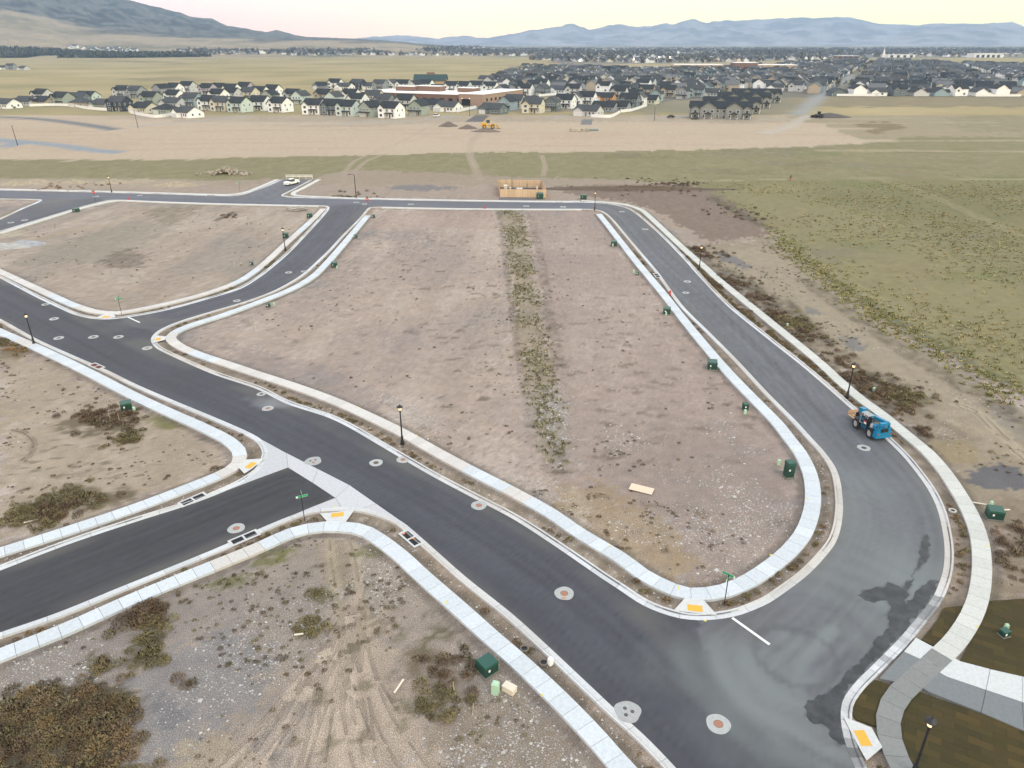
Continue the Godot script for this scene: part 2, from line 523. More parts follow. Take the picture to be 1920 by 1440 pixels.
	walks.E = [Vector2(-91.51, -116.05), Vector2(-81.7, -109.08), Vector2(-72.16, -102.58), Vector2(-63.4, -96.31), Vector2(-57.21, -91.71), Vector2(-49.52, -85.85), Vector2(-43.31, -81.44), Vector2(-37.58, -77.51), Vector2(-33.22, -74.26), Vector2(-31.02, -71.81), Vector2(-30.25, -70.06), Vector2(-30.15, -68.37), Vector2(-31.23, -66.53), Vector2(-33.72, -63.96), Vector2(-37.55, -60.34), Vector2(-42.14, -56.68), Vector2(-46.43, -53.49), Vector2(-48.37, -52.07)]
	walks.F = [Vector2(-40.23, -39.99), Vector2(-38.65, -41.23), Vector2(-35.14, -44), Vector2(-32.25, -46.71), Vector2(-28.61, -49.8), Vector2(-23.39, -54.03), Vector2(-20.98, -56.27), Vector2(-18.72, -57.27), Vector2(-16.19, -57.35), Vector2(-14.16, -56.85), Vector2(-12, -55.05), Vector2(-9.81, -52.74), Vector2(-7.87, -50.35), Vector2(-4.6, -46.58), Vector2(-1.23, -42.59), Vector2(0, -41.23), Vector2(2.85, -37.75), Vector2(5.36, -34.34), Vector2(6.98, -31.84), Vector2(9.01, -28.98)]
	for k in ["A", "B", "C", "D", "G", "E", "F"]:
		var closed: bool = k == "A"
		var raw: Array = kerbs[k]
		if k == "E":
			raw.push_front(Vector2(-135, -152.5)); raw.append(Vector2(-80, -27.5))
		if k == "F":
			raw.push_front(Vector2(-75, -20.5)); raw.append(Vector2(21, -17))
		if k == "B":
			raw.push_front(Vector2(-128, -160.5)); raw.append(Vector2(-128.4, -161.5))
		if k == "C":
			raw.append(Vector2(-132, -150))
		if k == "G":
			raw.append(Vector2(23, -17))
		if k == "D":
			raw.push_front(Vector2(-200, -236.5))
		kerbs[k] = resample(raw, closed, 0.75)
	# which cells are road: everything that no block covers
	asphalt.resize(ANX * ANZ)
	asphalt.fill(1)
	taken.resize(ANX * ANZ)
	var inside := {A = -1.0, B = -1.0, C = 1.0, D = -1.0, G = -1.0, E = 1.0, F = 1.0}
	for k in inside:
		var s: float = inside[k]
		var pp := shifted(kerbs[k], k == "A", 0.34 * s)
		if k == "D":
			pp.append(Vector2(-77, -320)); pp.append(Vector2(-220, -320))
		if k == "G":
			pp.append(Vector2(120, -17)); pp.append(Vector2(120, -320)); pp.append(Vector2(-67.7, -320))
		if k == "E":
			pp.append(Vector2(-190, -27)); pp.append(Vector2(-190, -152))
		if k == "F":
			pp.append(Vector2(21, 0)); pp.append(Vector2(-75, 0))
		if k == "C":
			pp.append(Vector2(-190, -150)); pp.append(Vector2(-190, -220))
		for j in ANZ:
			var z := AZ0 + (j + 0.5) * AC
			var cuts := PackedFloat32Array()
			for i in pp.size():
				var a := pp[i]
				var b := pp[(i + 1) % pp.size()]
				if (a.y <= z) != (b.y <= z):
					cuts.append(a.x + (b.x - a.x) * (z - a.y) / (b.y - a.y))
			cuts.sort()
			for c in range(0, cuts.size() - 1, 2):
				var i0 := clampi(int(ceil((cuts[c] - AX0) / AC - 0.5)), 0, ANX)
				var i1 := clampi(int(floor((cuts[c + 1] - AX0) / AC - 0.5)), -1, ANX - 1)
				for i in range(i0, i1 + 1):
					asphalt[j * ANX + i] = 0
	for k in ANX * ANZ:
		taken[k] = asphalt[k]
	for k in kerbs:
		mark(shifted(kerbs[k], k == "A", 0.4 * float(inside[k])), 0.7)
	for k in walks:
		mark(resample(walks[k], false, 0.5), 1.1)
	mark(resample([Vector2(29.52, -41.5), Vector2(31.39, -39.69), Vector2(33.78, -37.75), Vector2(37.56, -35.49)], false, 0.5), 2.8)
	for p in [Vector2(-29.36, -69.15), Vector2(-16.91, -58.55), Vector2(15.05, -46.9), Vector2(23.76, -33.97), Vector2(-54.36, -106.08), Vector2(-68.4, -116.85)]:
		mark(PackedVector2Array([p]), 1.9)
	mark(resample([Vector2(39.81, -45.78), Vector2(42.83, -45.78), Vector2(39.92, -40.71), Vector2(37.85, -41.23), Vector2(36.79, -42.86)], false, 0.5), 3.0)
	mark(resample([Vector2(30.87, -35.92), Vector2(32.98, -33.4), Vector2(29.44, -30.37), Vector2(26.96, -32.61)], false, 0.5), 3.5)
	mark(resample([Vector2(34.35, -44.88), Vector2(32.66, -42.86)], false, 0.5), 1.6)
	mark(resample([Vector2(26.6, -38.22), Vector2(24.92, -36.59), Vector2(24.34, -35.71)], false, 0.5), 1.4)

func mark(line: PackedVector2Array, r: float) -> void:
	for p in line:
		var k := int(ceil(r / AC))
		var ci := int((p.x - AX0) / AC)
		var cj := int((p.y - AZ0) / AC)
		for j in range(cj - k, cj + k + 1):
			for i in range(ci - k, ci + k + 1):
				if i >= 0 and j >= 0 and i < ANX and j < ANZ and Vector2(i - ci, j - cj).length() * AC <= r:
					taken[j * ANX + i] = 1

func blocked(p: Vector2) -> bool:
	var i := int((p.x - AX0) / AC)
	var j := int((p.y - AZ0) / AC)
	if i < 0 or j < 0 or i >= ANX or j >= ANZ:
		return false
	return taken[j * ANX + i] == 1

var G0: Grid

func build_ground() -> void:
	var g := Grid.new()
	G0 = g
	g.nz = FastNoiseLite.new()
	g.nz.seed = 3; g.nz.frequency = 0.05; g.nz.fractal_octaves = 4; g.nz.fractal_gain = 0.6
	var x := -420.0
	while x <= 420.0:
		g.xs.append(x)
		var ax := absf(x)
		x += 0.33 if ax < 26 else 0.5 if ax < 60 else (0.62 if ax < 100 else (1.1 if ax < 170 else (2.5 if ax < 300 else 6.0)))
	var z := -490.0
	while z < 60.0:
		g.zs.append(z)
		var d := absf(z)
		if z > -26:
			z += 4.0
		elif d < 70:
			z += 0.33
		else:
			z += 0.36 * pow(d / 70.0, 1.45)
	var nx := g.xs.size()
	g.col.resize(nx * g.zs.size())
	g.hgt.resize(nx * g.zs.size())
	var dirt := alb(186, 170, 159)
	var pale := alb(206, 193, 182)
	var grey := alb(155, 150, 150)
	var warm := alb(190, 168, 148)
	var olive := alb(126, 121, 78)
	for j in g.zs.size():
		for i in nx:
			var px := g.xs[i]
			var pz := g.zs[j]
			var drag := nb.get_noise_2d(px * 1.5 + pz * 0.12, pz * 0.07 + 200.0)
			var a := na.get_noise_2d(px * 2.2, pz * 2.2)
			var b := nb.get_noise_2d(px, pz)
			var e := nc.get_noise_2d(px, pz)
			var c := dirt.lerp(pale, clampf(a * 1.7 + drag * 0.6, 0.0, 0.9)).lerp(grey, clampf(-a * 1.8 + b * 0.6 - drag * 0.4, 0.0, 0.85))
			c = c.lerp(warm, clampf(b * 0.7, 0.0, 0.4))
			var k := 1.0 + 0.06 * e + 0.08 * b + rng.randf_range(-0.18, 0.18)
			var sp := rng.randf()
			k *= 1.0 + 0.14 * drag
			k *= 0.68 if sp < 0.025 else (1.28 if sp > 0.97 else 1.0)
			g.col[j * nx + i] = Color(c.r * k, c.g * k, c.b * k)
			g.hgt[j * nx + i] = -0.09 + 0.05 * b + (0.008 * e if pz > -150 else 0.0)
	paint_ground(g)
	for q in g.hgt.size():   # nothing may stand above the paving
		var px := g.xs[q % nx]
		var pz := g.zs[q / nx]
		if g.hgt[q] > -0.03 and pz > -255.0 and near_paving(px, pz):
			g.hgt[q] = -0.03
	for q in g.col.size():
		var c := g.col[q]
		c = Color(c.r * 2.5, c.g * 2.45, c.b * 2.38)
		var top := maxf(c.r, maxf(c.g, c.b))
		g.col[q] = c / maxf(top, 1.0)
	var o := put("ground", g.mesh(), M.ground, self)
	tag(o, "bare graded dirt lots with dry weeds, tyre tracks and an olive grass field beyond", "", "", "structure")

func near_paving(x: float, z: float) -> bool:
	var i := int((x - AX0) / AC)
	var j := int((z - AZ0) / AC)
	for dj in [-3, 0, 3]:
		for di in [-2, 0, 2]:
			var ii: int = i + di
			var jj: int = j + dj
			if ii >= 0 and jj >= 0 and ii < ANX and jj < ANZ and taken[jj * ANX + ii] == 1:
				return true
	return false

func paint_ground(g: Grid) -> void:
	var tan := alb(214, 194, 168)
	var tan2 := alb(226, 206, 180)
	var tan3 := alb(194, 168, 142)
	var olive := alb(140, 135, 88)
	var olive2 := alb(116, 114, 70)
	var straw := alb(168, 156, 108)
	var brown := alb(110, 96, 78)
	var brown2 := alb(92, 82, 62)
	var weed := alb(104, 98, 62)
	var green := alb(92, 104, 52)
	var slate := alb(122, 124, 132)
	var slate2 := alb(104, 106, 116)
	var pinkish := alb(190, 165, 152)
	var light := alb(208, 196, 184)
	# fields, farthest first
	g.fill([Vector2(-480, -607), Vector2(472, -607), Vector2(198.04, -243.15), Vector2(-201.51, -243.15)], alb(196, 180, 152), 0.9, 8.0, 0.3, 0.02)
	g.fill([Vector2(212.26, -575), Vector2(481, -618), Vector2(287.37, -362), Vector2(166, -350), Vector2(161.8, -388), Vector2(156.62, -436)], alb(168, 156, 122), 0.9, 9.0, 0.35, 0.02)
	g.fill([Vector2(192.76, -436), Vector2(219.38, -454), Vector2(214.52, -419), Vector2(181.27, -384)], alb(128, 108, 62), 0.8, 5.0, 0.3, 0.04)
	g.fill([Vector2(299.48, -533), Vector2(383, -512), Vector2(293.94, -388), Vector2(231.91, -398)], olive, 0.55, 14.0, 0.6, 0.02)
	g.fill([Vector2(166, -350), Vector2(192.83, -375), Vector2(293.76, -370), Vector2(131.53, -154.88), Vector2(113.59, -159.34), Vector2(100.36, -185.51), Vector2(65.17, -236.43), Vector2(-203.8, -246.14), Vector2(-250.25, -307), Vector2(-182.98, -302), Vector2(-140.43, -302), Vector2(-104.04, -308), Vector2(-70.01, -311), Vector2(-13.51, -321), Vector2(54.84, -326), Vector2(127.79, -338), Vector2(159.9, -350)], olive, 0.95, 4.0, 0.25, 0.03)
	g.fill([Vector2(57.33, -243.15), Vector2(68.16, -248.16), Vector2(208.18, -256.6), Vector2(73.24, -77.51), Vector2(67.47, -86.65), Vector2(66.72, -101.94), Vector2(63.46, -121.52), Vector2(60.79, -150.65), Vector2(63.25, -179.68), Vector2(59.35, -216.6)], olive, 0.96, 3.0, 0.15, 0.04)
	g.fill([Vector2(65.17, -236.43), Vector2(91.41, -236.43), Vector2(100.36, -185.51), Vector2(92.41, -114.75), Vector2(72.87, -86.32), Vector2(67.91, -89.63), Vector2(64.11, -122.95), Vector2(64.57, -179.68)], straw, 0.55, 5.0, 0.9, 0.06)
	g.fill([Vector2(80.59, -229.17), Vector2(201.82, -248.16), Vector2(154.61, -185.51), Vector2(106.59, -198.26)], olive2, 0.5, 10.0, 0.9, 0.03)
	g.fill([Vector2(61.53, -159.34), Vector2(65.75, -114.75), Vector2(71.59, -93.14), Vector2(70.73, -83.22), Vector2(66.76, -85.53), Vector2(61.6, -117.38), Vector2(58.25, -146.61)], olive2, 0.7, 2.0, 0.3, 0.06)
	g.fill([Vector2(62.96, -139.09), Vector2(66.26, -112.23), Vector2(71.24, -94.98), Vector2(65.86, -86.32), Vector2(65.35, -100.9), Vector2(60.95, -124.42)], green, 0.5, 2.0, 0.8, 0.08)
	for k in 130:   # patchier grass
		var p := Vector2(rng.randf_range(45.0, 230.0), rng.randf_range(-330.0, -95.0))
		if p.x < 40.0 + (p.y + 330.0) * 0.12:
			continue
		g.blob(p, rng.randf_range(4.0, 16.0), rng.randf_range(3.0, 8.0), rng.randf_range(-0.5, 0.5), [olive2, straw, alb(138, 130, 112), alb(150, 126, 86), alb(124, 132, 74)][k % 5], rng.randf_range(0.2, 0.5), 1.2, 0.0, 0.08)
	g.fill([Vector2(-424, -533), Vector2(-286.48, -496), Vector2(-168.67, -436), Vector2(-92.77, -419), Vector2(-18.55, -448), Vector2(68.03, -448), Vector2(175.83, -439), Vector2(167.71, -377), Vector2(160.63, -350), Vector2(127.14, -337), Vector2(54.57, -324), Vector2(-13.44, -319), Vector2(-69.36, -308), Vector2(-103.07, -305), Vector2(-137.9, -296.42), Vector2(-179.68, -296.42), Vector2(-245.68, -301)], tan, 0.95, 4.0, 0.15, 0.02)
	g.fill([Vector2(-80.67, -362), Vector2(5.15, -370), Vector2(58.59, -350), Vector2(50.52, -328), Vector2(-13.51, -321), Vector2(-70.01, -311)], tan2, 0.8, 7.0, 0.3, 0.02)
	g.fill([Vector2(46.38, -350), Vector2(154.61, -370), Vector2(158.68, -350), Vector2(127.14, -337), Vector2(54.57, -324), Vector2(27.02, -321)], tan2, 0.8, 4.0, 0.2, 0.02)
	g.fill([Vector2(-74.44, -414), Vector2(0, -384), Vector2(59.33, -388), Vector2(28.25, -337), Vector2(-19.13, -342)], alb(206, 182, 160), 0.6, 9.0, 0.4, 0.02)
	g.fill([Vector2(-341, -424), Vector2(-240.5, -414), Vector2(-166.37, -362), Vector2(-170.29, -319), Vector2(-273.12, -337)], tan3, 0.35, 10.0, 0.6, 0.02)
	for k in 60:   # grader passes
		var zz := rng.randf_range(-460.0, -320.0)
		var x0 := rng.randf_range(-330.0, 150.0)
		var ln := PackedVector2Array()
		var tilt := rng.randf_range(-0.12, 0.06)
		for s in 9:
			ln.append(Vector2(x0 + s * 18.0, zz + s * 18.0 * tilt + 3.0 * nb.get_noise_1d(k * 9.0 + s)))
		g.path(ln, rng.randf_range(1.5, 3.5), tan2 if k % 3 else tan3, rng.randf_range(0.3, 0.7), 0.5)
	for t in [[Vector2(-159.09, -319), Vector2(-124.61, -329), Vector2(-78.95, -354), Vector2(-42.17, -379), Vector2(-5.52, -398), Vector2(28.11, -406), Vector2(57.26, -414)], [Vector2(-258.88, -388), Vector2(-226.52, -388), Vector2(-194.42, -401), Vector2(-151.8, -406), Vector2(-108.43, -436)], [Vector2(15.69, -319), Vector2(55.38, -329), Vector2(103.6, -337), Vector2(146.47, -350)]]:
		g.path(resample(t, false, 3.0), 3.2, alb(230, 208, 182), 0.7, 0.3)
	for t in [[Vector2(-257.68, -370), Vector2(-242, -362), Vector2(-220.87, -352), Vector2(-195.42, -337), Vector2(-180.5, -326), Vector2(-162.79, -318)], [Vector2(-257.68, -370), Vector2(-240.69, -360), Vector2(-227.03, -350), Vector2(-224.89, -335), Vector2(-229.62, -328)]]:
		g.path(resample(t, false, 3.0), 5.5, alb(160, 172, 182), 1.0, 0.0)
	g.path(resample([Vector2(-334, -485), Vector2(-316, -478), Vector2(-289.89, -468), Vector2(-259.74, -448), Vector2(-223.22, -419), Vector2(-209.43, -406)], false, 3.0), 5.5, alb(112, 122, 132), 0.95, 0.0)
	for t in [[Vector2(-208.72, -419), Vector2(-192.24, -442), Vector2(-173.94, -468), Vector2(-161.33, -489)], [Vector2(-97.01, -439), Vector2(-80.4, -448), Vector2(-50.83, -461), Vector2(-36.71, -485)], [Vector2(89.57, -464), Vector2(110.92, -489)], [Vector2(22.86, -475), Vector2(40.93, -496)]]:
		g.path(resample(t, false, 3.0), 3.5, alb(186, 184, 182), 0.85, 0.2)
	g.fill([Vector2(-27.21, -448), Vector2(-22.68, -493), Vector2(-14.12, -489), Vector2(-17.01, -448)], alb(96, 98, 106), 0.9, 0.6)
	g.fill([Vector2(38.3, -433), Vector2(41.62, -461), Vector2(48.29, -461), Vector2(44.89, -433)], alb(120, 126, 130), 0.9, 0.6)
	g.path(resample([Vector2(126.74, -388), Vector2(152.65, -424), Vector2(171.55, -461), Vector2(188.22, -489)], false, 3.0), 5.0, alb(214, 204, 190), 0.85, 0.2)
	for t in [[Vector2(-55.38, -242.17), Vector2(-59.91, -272.72), Vector2(-61.01, -296.42), Vector2(-57.98, -318), Vector2(-50.42, -362), Vector2(-45.81, -414), Vector2(-38.12, -461)], [Vector2(-9.74, -248.16), Vector2(-12.72, -276.42), Vector2(-16.03, -304), Vector2(-17.89, -337), Vector2(-17.65, -362), Vector2(-13.05, -419)], [Vector2(-10.98, -248.16), Vector2(-14.09, -276.42), Vector2(-17.31, -304), Vector2(-19.31, -337), Vector2(-19.16, -362), Vector2(-14.78, -419)], [Vector2(-52.79, -242.17), Vector2(-56.43, -272.72), Vector2(-56.41, -296.42), Vector2(-51.29, -318)], [Vector2(12.03, -311), Vector2(12.4, -282.8), Vector2(10.68, -258.79)]]:
		g.path(resample(t, false, 2.0), 1.3, alb(196, 178, 158), 0.75, 0.4)
	# dirt band along the far street, with broken soil
	g.fill([Vector2(-211.83, -256.6), Vector2(-94.55, -250.22), Vector2(-79.72, -254.44), Vector2(-71.36, -250.22), Vector2(-61.33, -270.3), Vector2(-50.25, -272.72), Vector2(-3.68, -258.79), Vector2(28.88, -253.38), Vector2(57.33, -243.15), Vector2(61.53, -219.01), Vector2(64.06, -174.17), Vector2(41.28, -164.02), Vector2(36.26, -208.9), Vector2(21.72, -215.02), Vector2(-9.47, -219.01), Vector2(-57.38, -221.47), Vector2(-85.95, -225.69), Vector2(-196.37, -236.43)], alb(182, 164, 148), 0.9, 3.0, 0.2, 0.05)
	g.fill([Vector2(-189.83, -251.27), Vector2(-150.97, -255.52), Vector2(-114.15, -254.44), Vector2(-93.12, -246.14), Vector2(-106.65, -236.43), Vector2(-163.7, -238.32)], alb(196, 182, 158), 0.6, 3.0, 0.5, 0.1)
	g.fill([Vector2(-39.66, -241.19), Vector2(-27.69, -242.17), Vector2(-15.29, -237.37), Vector2(-26.5, -230.95), Vector2(-36.84, -233.66)], slate, 0.8, 2.0, 0.2, 0.1)
	g.fill([Vector2(-58.9, -258.79), Vector2(-11.69, -275.17), Vector2(-3.68, -258.79), Vector2(-24.78, -248.16), Vector2(-45.17, -243.15)], alb(170, 152, 130), 0.5, 4.0, 0.6, 0.05)
	g.fill([Vector2(11.94, -238.32), Vector2(25.86, -241.19), Vector2(57.54, -244.14), Vector2(62.88, -227.42), Vector2(64.69, -188.55), Vector2(61.5, -174.17), Vector2(45.89, -167.95), Vector2(40.33, -198.26), Vector2(34.01, -214.24), Vector2(16.33, -227.42)], alb(132, 112, 98), 0.9, 2.5, 0.25, 0.08)
	g.fill([Vector2(13.54, -236.43), Vector2(37.52, -238.32), Vector2(55.38, -242.17), Vector2(57.56, -236.43), Vector2(32.9, -229.17)], brown2, 0.7, 1.5, 0.5, 0.12)
	g.path(resample([Vector2(59.18, -222.3), Vector2(60.95, -205.24), Vector2(62.49, -190.43), Vector2(64.2, -178.55)], false, 1.0), 2.0, brown2, 0.8, 0.5)
	g.path(resample([Vector2(58.42, -248.16), Vector2(78.8, -251.27), Vector2(93.85, -253.38), Vector2(123.2, -254.44), Vector2(172.59, -252.32), Vector2(204.16, -251.27)], false, 3.0), 0.9, alb(186, 176, 140), 0.9, 0.1)
	for t in [[Vector2(122.25, -252.32), Vector2(125.27, -236.43), Vector2(124.29, -209.65), Vector2(122.06, -185.51), Vector2(120.79, -163.07)], [Vector2(124.17, -253.38), Vector2(127.3, -236.43), Vector2(126.11, -209.65), Vector2(123.69, -185.51), Vector2(122.24, -163.07)]]:
		g.path(resample(t, false, 3.0), 0.8, alb(170, 162, 120), 0.7, 0.4)
	for t in [[Vector2(63.25, -179.68), Vector2(63.4, -148.61), Vector2(65.44, -125.91), Vector2(66.62, -106.31), Vector2(68.21, -94.98), Vector2(70.05, -83.22)], [Vector2(64.67, -180.82), Vector2(64.98, -149.82), Vector2(67.01, -126.82), Vector2(68.23, -107.45), Vector2(69.8, -95.74), Vector2(71.6, -83.98)]]:
		g.path(resample(t, false, 2.0), 0.8, alb(168, 160, 118), 0.7, 0.5)
	# the land behind the loop road
	g.fill([Vector2(41.28, -164.02), Vector2(61.93, -171.53), Vector2(61.57, -135.57), Vector2(62.75, -108.61), Vector2(63.54, -87.13), Vector2(67.23, -73.64), Vector2(48.06, -47.03), Vector2(39.05, -46.71), Vector2(44.77, -56.43), Vector2(48.07, -71.22), Vector2(45.47, -94.98), Vector2(41.77, -146.61)], alb(166, 152, 128), 0.9, 2.5, 0.15, 0.06)
	g.fill([Vector2(44.96, -159.34), Vector2(57.98, -163.07), Vector2(59.59, -130.59), Vector2(60.57, -100.9), Vector2(61.24, -78.88), Vector2(55.75, -70.06), Vector2(53.62, -81.73), Vector2(49.52, -105.19), Vector2(46.17, -139.09)], alb(188, 176, 152), 0.6, 3.0, 0.6, 0.08)
	g.fill([Vector2(45.79, -160.26), Vector2(48.12, -155.76), Vector2(49.68, -146.61), Vector2(47.47, -145.44), Vector2(44.45, -152.74)], slate, 0.8, 1.2, 0.1, 0.2)
	g.fill([Vector2(52.15, -108.61), Vector2(53.58, -106.99), Vector2(53.7, -101.94), Vector2(51.8, -100.9), Vector2(50.72, -104.08)], slate, 0.75, 1.0, 0.2, 0.2)
	g.fill([Vector2(51.33, -121.52), Vector2(53.2, -121.52), Vector2(52.75, -117.92), Vector2(50.55, -117.38)], slate, 0.7, 0.8, 0.2, 0.2)
	g.fill([Vector2(49.14, -67.28), Vector2(52.12, -68.92), Vector2(54.91, -68.7), Vector2(55.41, -66.74), Vector2(53.2, -64.16), Vector2(50.25, -63.86), Vector2(48.23, -65.17)], slate2, 0.9, 0.7, 0.1, 0.2)
	g.fill([Vector2(61.32, -83.98), Vector2(63.93, -83.22), Vector2(62.31, -77.51), Vector2(59.21, -73.64), Vector2(59.28, -78.88)], alb(150, 146, 140), 0.7, 1.0, 0.5, 0.2)
	for t in [[Vector2(38.75, -166.46), Vector2(40.53, -150.65), Vector2(45.15, -135.57), Vector2(45.27, -120.11)], [Vector2(39.73, -142.76), Vector2(43.7, -130.59), Vector2(48.12, -125.91), Vector2(47.98, -114.75), Vector2(47.44, -103)], [Vector2(42.65, -114.75), Vector2(43.79, -103), Vector2(44.74, -93.14), Vector2(46.24, -86.32), Vector2(48.93, -81.73)], [Vector2(48.47, -93.14), Vector2(52.02, -89.63), Vector2(52.37, -83.22)], [Vector2(45.61, -77.51), Vector2(47.83, -75.54), Vector2(48.94, -74.64)]]:
		g.path(resample(t, false, 1.0), 2.6, brown2, 0.85, 0.7)
	g.path(resample([Vector2(46.21, -114.75), Vector2(48.65, -103), Vector2(50.33, -83.22), Vector2(51.81, -73.64)], false, 1.0), 3.0, brown, 0.5, 1.1)
	g.path(resample([Vector2(56.67, -139.09), Vector2(57.98, -117.38), Vector2(58.97, -100.9), Vector2(60.69, -89.63), Vector2(62.54, -78.88), Vector2(62.48, -71.22)], false, 1.0), 2.2, brown2, 0.7, 0.8)
	for t in [[Vector2(56.18, -83.98), Vector2(57.9, -81), Vector2(57.27, -75.54), Vector2(56.81, -68.92)], [Vector2(57.12, -84.44), Vector2(58.81, -81.44), Vector2(58.26, -75.93), Vector2(57.88, -69.49)], [Vector2(56.96, -82.91), Vector2(57.46, -85.06), Vector2(60.77, -86), Vector2(63.31, -84.44)]]:
		g.path(resample(t, false, 1.0), 0.45, alb(206, 192, 168), 0.7, 0.3)
	g.fill([Vector2(48.11, -73.64), Vector2(52.37, -74.64), Vector2(53.57, -72.41), Vector2(50.37, -68.92), Vector2(47.92, -69.83)], alb(168, 150, 112), 0.7, 0.8, 0.2, 0.2)
	g.fill([Vector2(49, -62.68), Vector2(56.62, -62.68), Vector2(46.29, -47.67), Vector2(40.51, -47.67), Vector2(44.07, -54.81)], alb(130, 112, 94), 0.6, 1.2, 0.8, 0.15)
	# the long lot inside the block
	g.fill([Vector2(-38.49, -125.91), Vector2(-4.32, -198.26), Vector2(-2.1, -139.09), Vector2(1.44, -89.63), Vector2(2.37, -70.06), Vector2(-23.12, -89.63), Vector2(-36.38, -94.98), Vector2(-46.22, -105.19)], alb(196, 176, 162), 0.6, 6.0, 0.5, 0.06)
	g.fill([Vector2(-38.04, -201.69), Vector2(-4.42, -203.1), Vector2(-3.95, -179.68), Vector2(-35.58, -179.68)], pinkish, 0.6, 3.0, 0.3, 0.08)
	g.fill([Vector2(2.94, -203.1), Vector2(23.49, -202.39), Vector2(25.38, -154.88), Vector2(27.34, -122.95), Vector2(31.07, -89.63), Vector2(32.07, -73.64), Vector2(28.4, -59.88), Vector2(20.17, -49.66), Vector2(15.43, -48.98), Vector2(7.12, -57.27), Vector2(6.01, -71.22), Vector2(6.22, -114.75)], alb(182, 162, 152), 0.7, 4.0, 0.35, 0.06)
	g.fill([Vector2(12.55, -80.28), Vector2(23.79, -80.28), Vector2(30.07, -67.82), Vector2(28.4, -59.88), Vector2(19.25, -49.66), Vector2(15.58, -49.66), Vector2(12.34, -58.12), Vector2(9.03, -65.69)], alb(160, 148, 140), 0.6, 3.0, 0.7, 0.08)
	g.fill([Vector2(3.31, -63.66), Vector2(9.59, -65.69), Vector2(14.04, -58.99), Vector2(17, -51.78), Vector2(13.62, -48.98), Vector2(9.26, -54.03)], alb(176, 154, 118), 0.75, 2.0, 0.4, 0.1)
	g.fill([Vector2(-44.57, -105.19), Vector2(-25.77, -94.98), Vector2(-14.96, -83.22), Vector2(-18.77, -81.73), Vector2(-32.29, -91.36), Vector2(-39.41, -94.98)], alb(156, 145, 145), 0.6, 2.0, 0.5, 0.1)
	# the weedy swale through it
	var swale := [Vector2(-3.83, -203.1), Vector2(2.65, -203.1), Vector2(3.99, -168.96), Vector2(4.2, -139.09), Vector2(4.98, -114.75), Vector2(5.67, -93.14), Vector2(6.25, -78.88), Vector2(5.99, -69.15), Vector2(4.64, -68.04), Vector2(3.08, -73.64), Vector2(2.1, -86.32), Vector2(1.14, -103), Vector2(0.19, -125.91), Vector2(-1.18, -159.34)]
	g.fill(swale, alb(158, 146, 116), 0.8, 1.6, 0.5, 0.15)
	g.fill([Vector2(3.5, -86.32), Vector2(6.31, -86.32), Vector2(6.11, -69.15), Vector2(4.11, -69.15)], alb(166, 158, 146), 0.6, 0.8, 0.3, 0.2)
	g.path(resample([Vector2(-3.66, -201.69), Vector2(-1.77, -159.34), Vector2(-0.29, -125.91), Vector2(0.81, -103), Vector2(1.82, -86.32)], false, 1.0), 0.8, brown2, 0.6, 0.9)
	g.path(resample([Vector2(4.68, -201.69), Vector2(6.07, -164.02), Vector2(6.3, -139.09), Vector2(6.4, -114.75), Vector2(6.82, -94.98)], false, 1.0), 1.3, brown, 0.6, 1.0)
	for k in 150:
		var p := Vector2(-13.47, -125.91)
		p += Vector2(rng.randfn(0.0, 14.0), rng.randfn(0.0, 36.0))
		g.blob(p, rng.randf_range(0.4, 1.5), rng.randf_range(0.3, 0.7), rng.randf_range(-0.4, 0.4), brown, rng.randf_range(0.3, 0.75), 1.0, 0.0, 0.5)
	for k in 110:
		var p := Vector2(15.89, -89.63) + Vector2(rng.randfn(0.0, 6.5), rng.randfn(0.0, 26.0))
		g.blob(p, rng.randf_range(0.4, 1.6), rng.randf_range(0.3, 0.7), rng.randf_range(-0.4, 0.4), brown, rng.randf_range(0.25, 0.6), 1.0, 0.0, 0.5)
	# the lot across the curved street
	g.fill([Vector2(-138.28, -198.26), Vector2(-101.37, -212.69), Vector2(-53.52, -205.24), Vector2(-48.57, -164.02), Vector2(-49.26, -135.57), Vector2(-57, -129), Vector2(-66.53, -120.11), Vector2(-76.36, -122.95), Vector2(-105.52, -146.61)], alb(182, 168, 146), 0.5, 4.0, 0.4, 0.05)
	g.fill([Vector2(-102.5, -174.17), Vector2(-97.8, -191.69), Vector2(-83.01, -179.68), Vector2(-85.56, -150.65), Vector2(-106.78, -148.61), Vector2(-106.49, -159.34)], alb(160, 154, 136), 0.7, 3.0, 0.4, 0.06)
	g.fill([Vector2(-87.81, -150.65), Vector2(-87.49, -161.65), Vector2(-78.85, -155.76), Vector2(-76.39, -146.61), Vector2(-83.14, -145.83)], brown, 0.75, 2.0, 0.5, 0.12)
	g.fill([Vector2(-102.58, -205.24), Vector2(-87.63, -208.9), Vector2(-84.21, -182.55), Vector2(-89.51, -185.51)], weed, 0.55, 2.5, 0.7, 0.1)
	g.path(resample([Vector2(-77.08, -188.55), Vector2(-76.36, -194.27), Vector2(-75.85, -201)], false, 0.8), 1.2, brown2, 0.9, 0.3)
	g.fill([Vector2(-133.65, -178.55), Vector2(-120.54, -178.55), Vector2(-115.32, -174.17), Vector2(-121, -171.01)], alb(206, 194, 172), 0.8, 1.5, 0.1, 0.1)
	g.path(resample([Vector2(-112.22, -168.96), Vector2(-107.44, -178.55), Vector2(-100.95, -186.72)], false, 1.0), 1.5, alb(186, 166, 130), 0.6, 0.4)
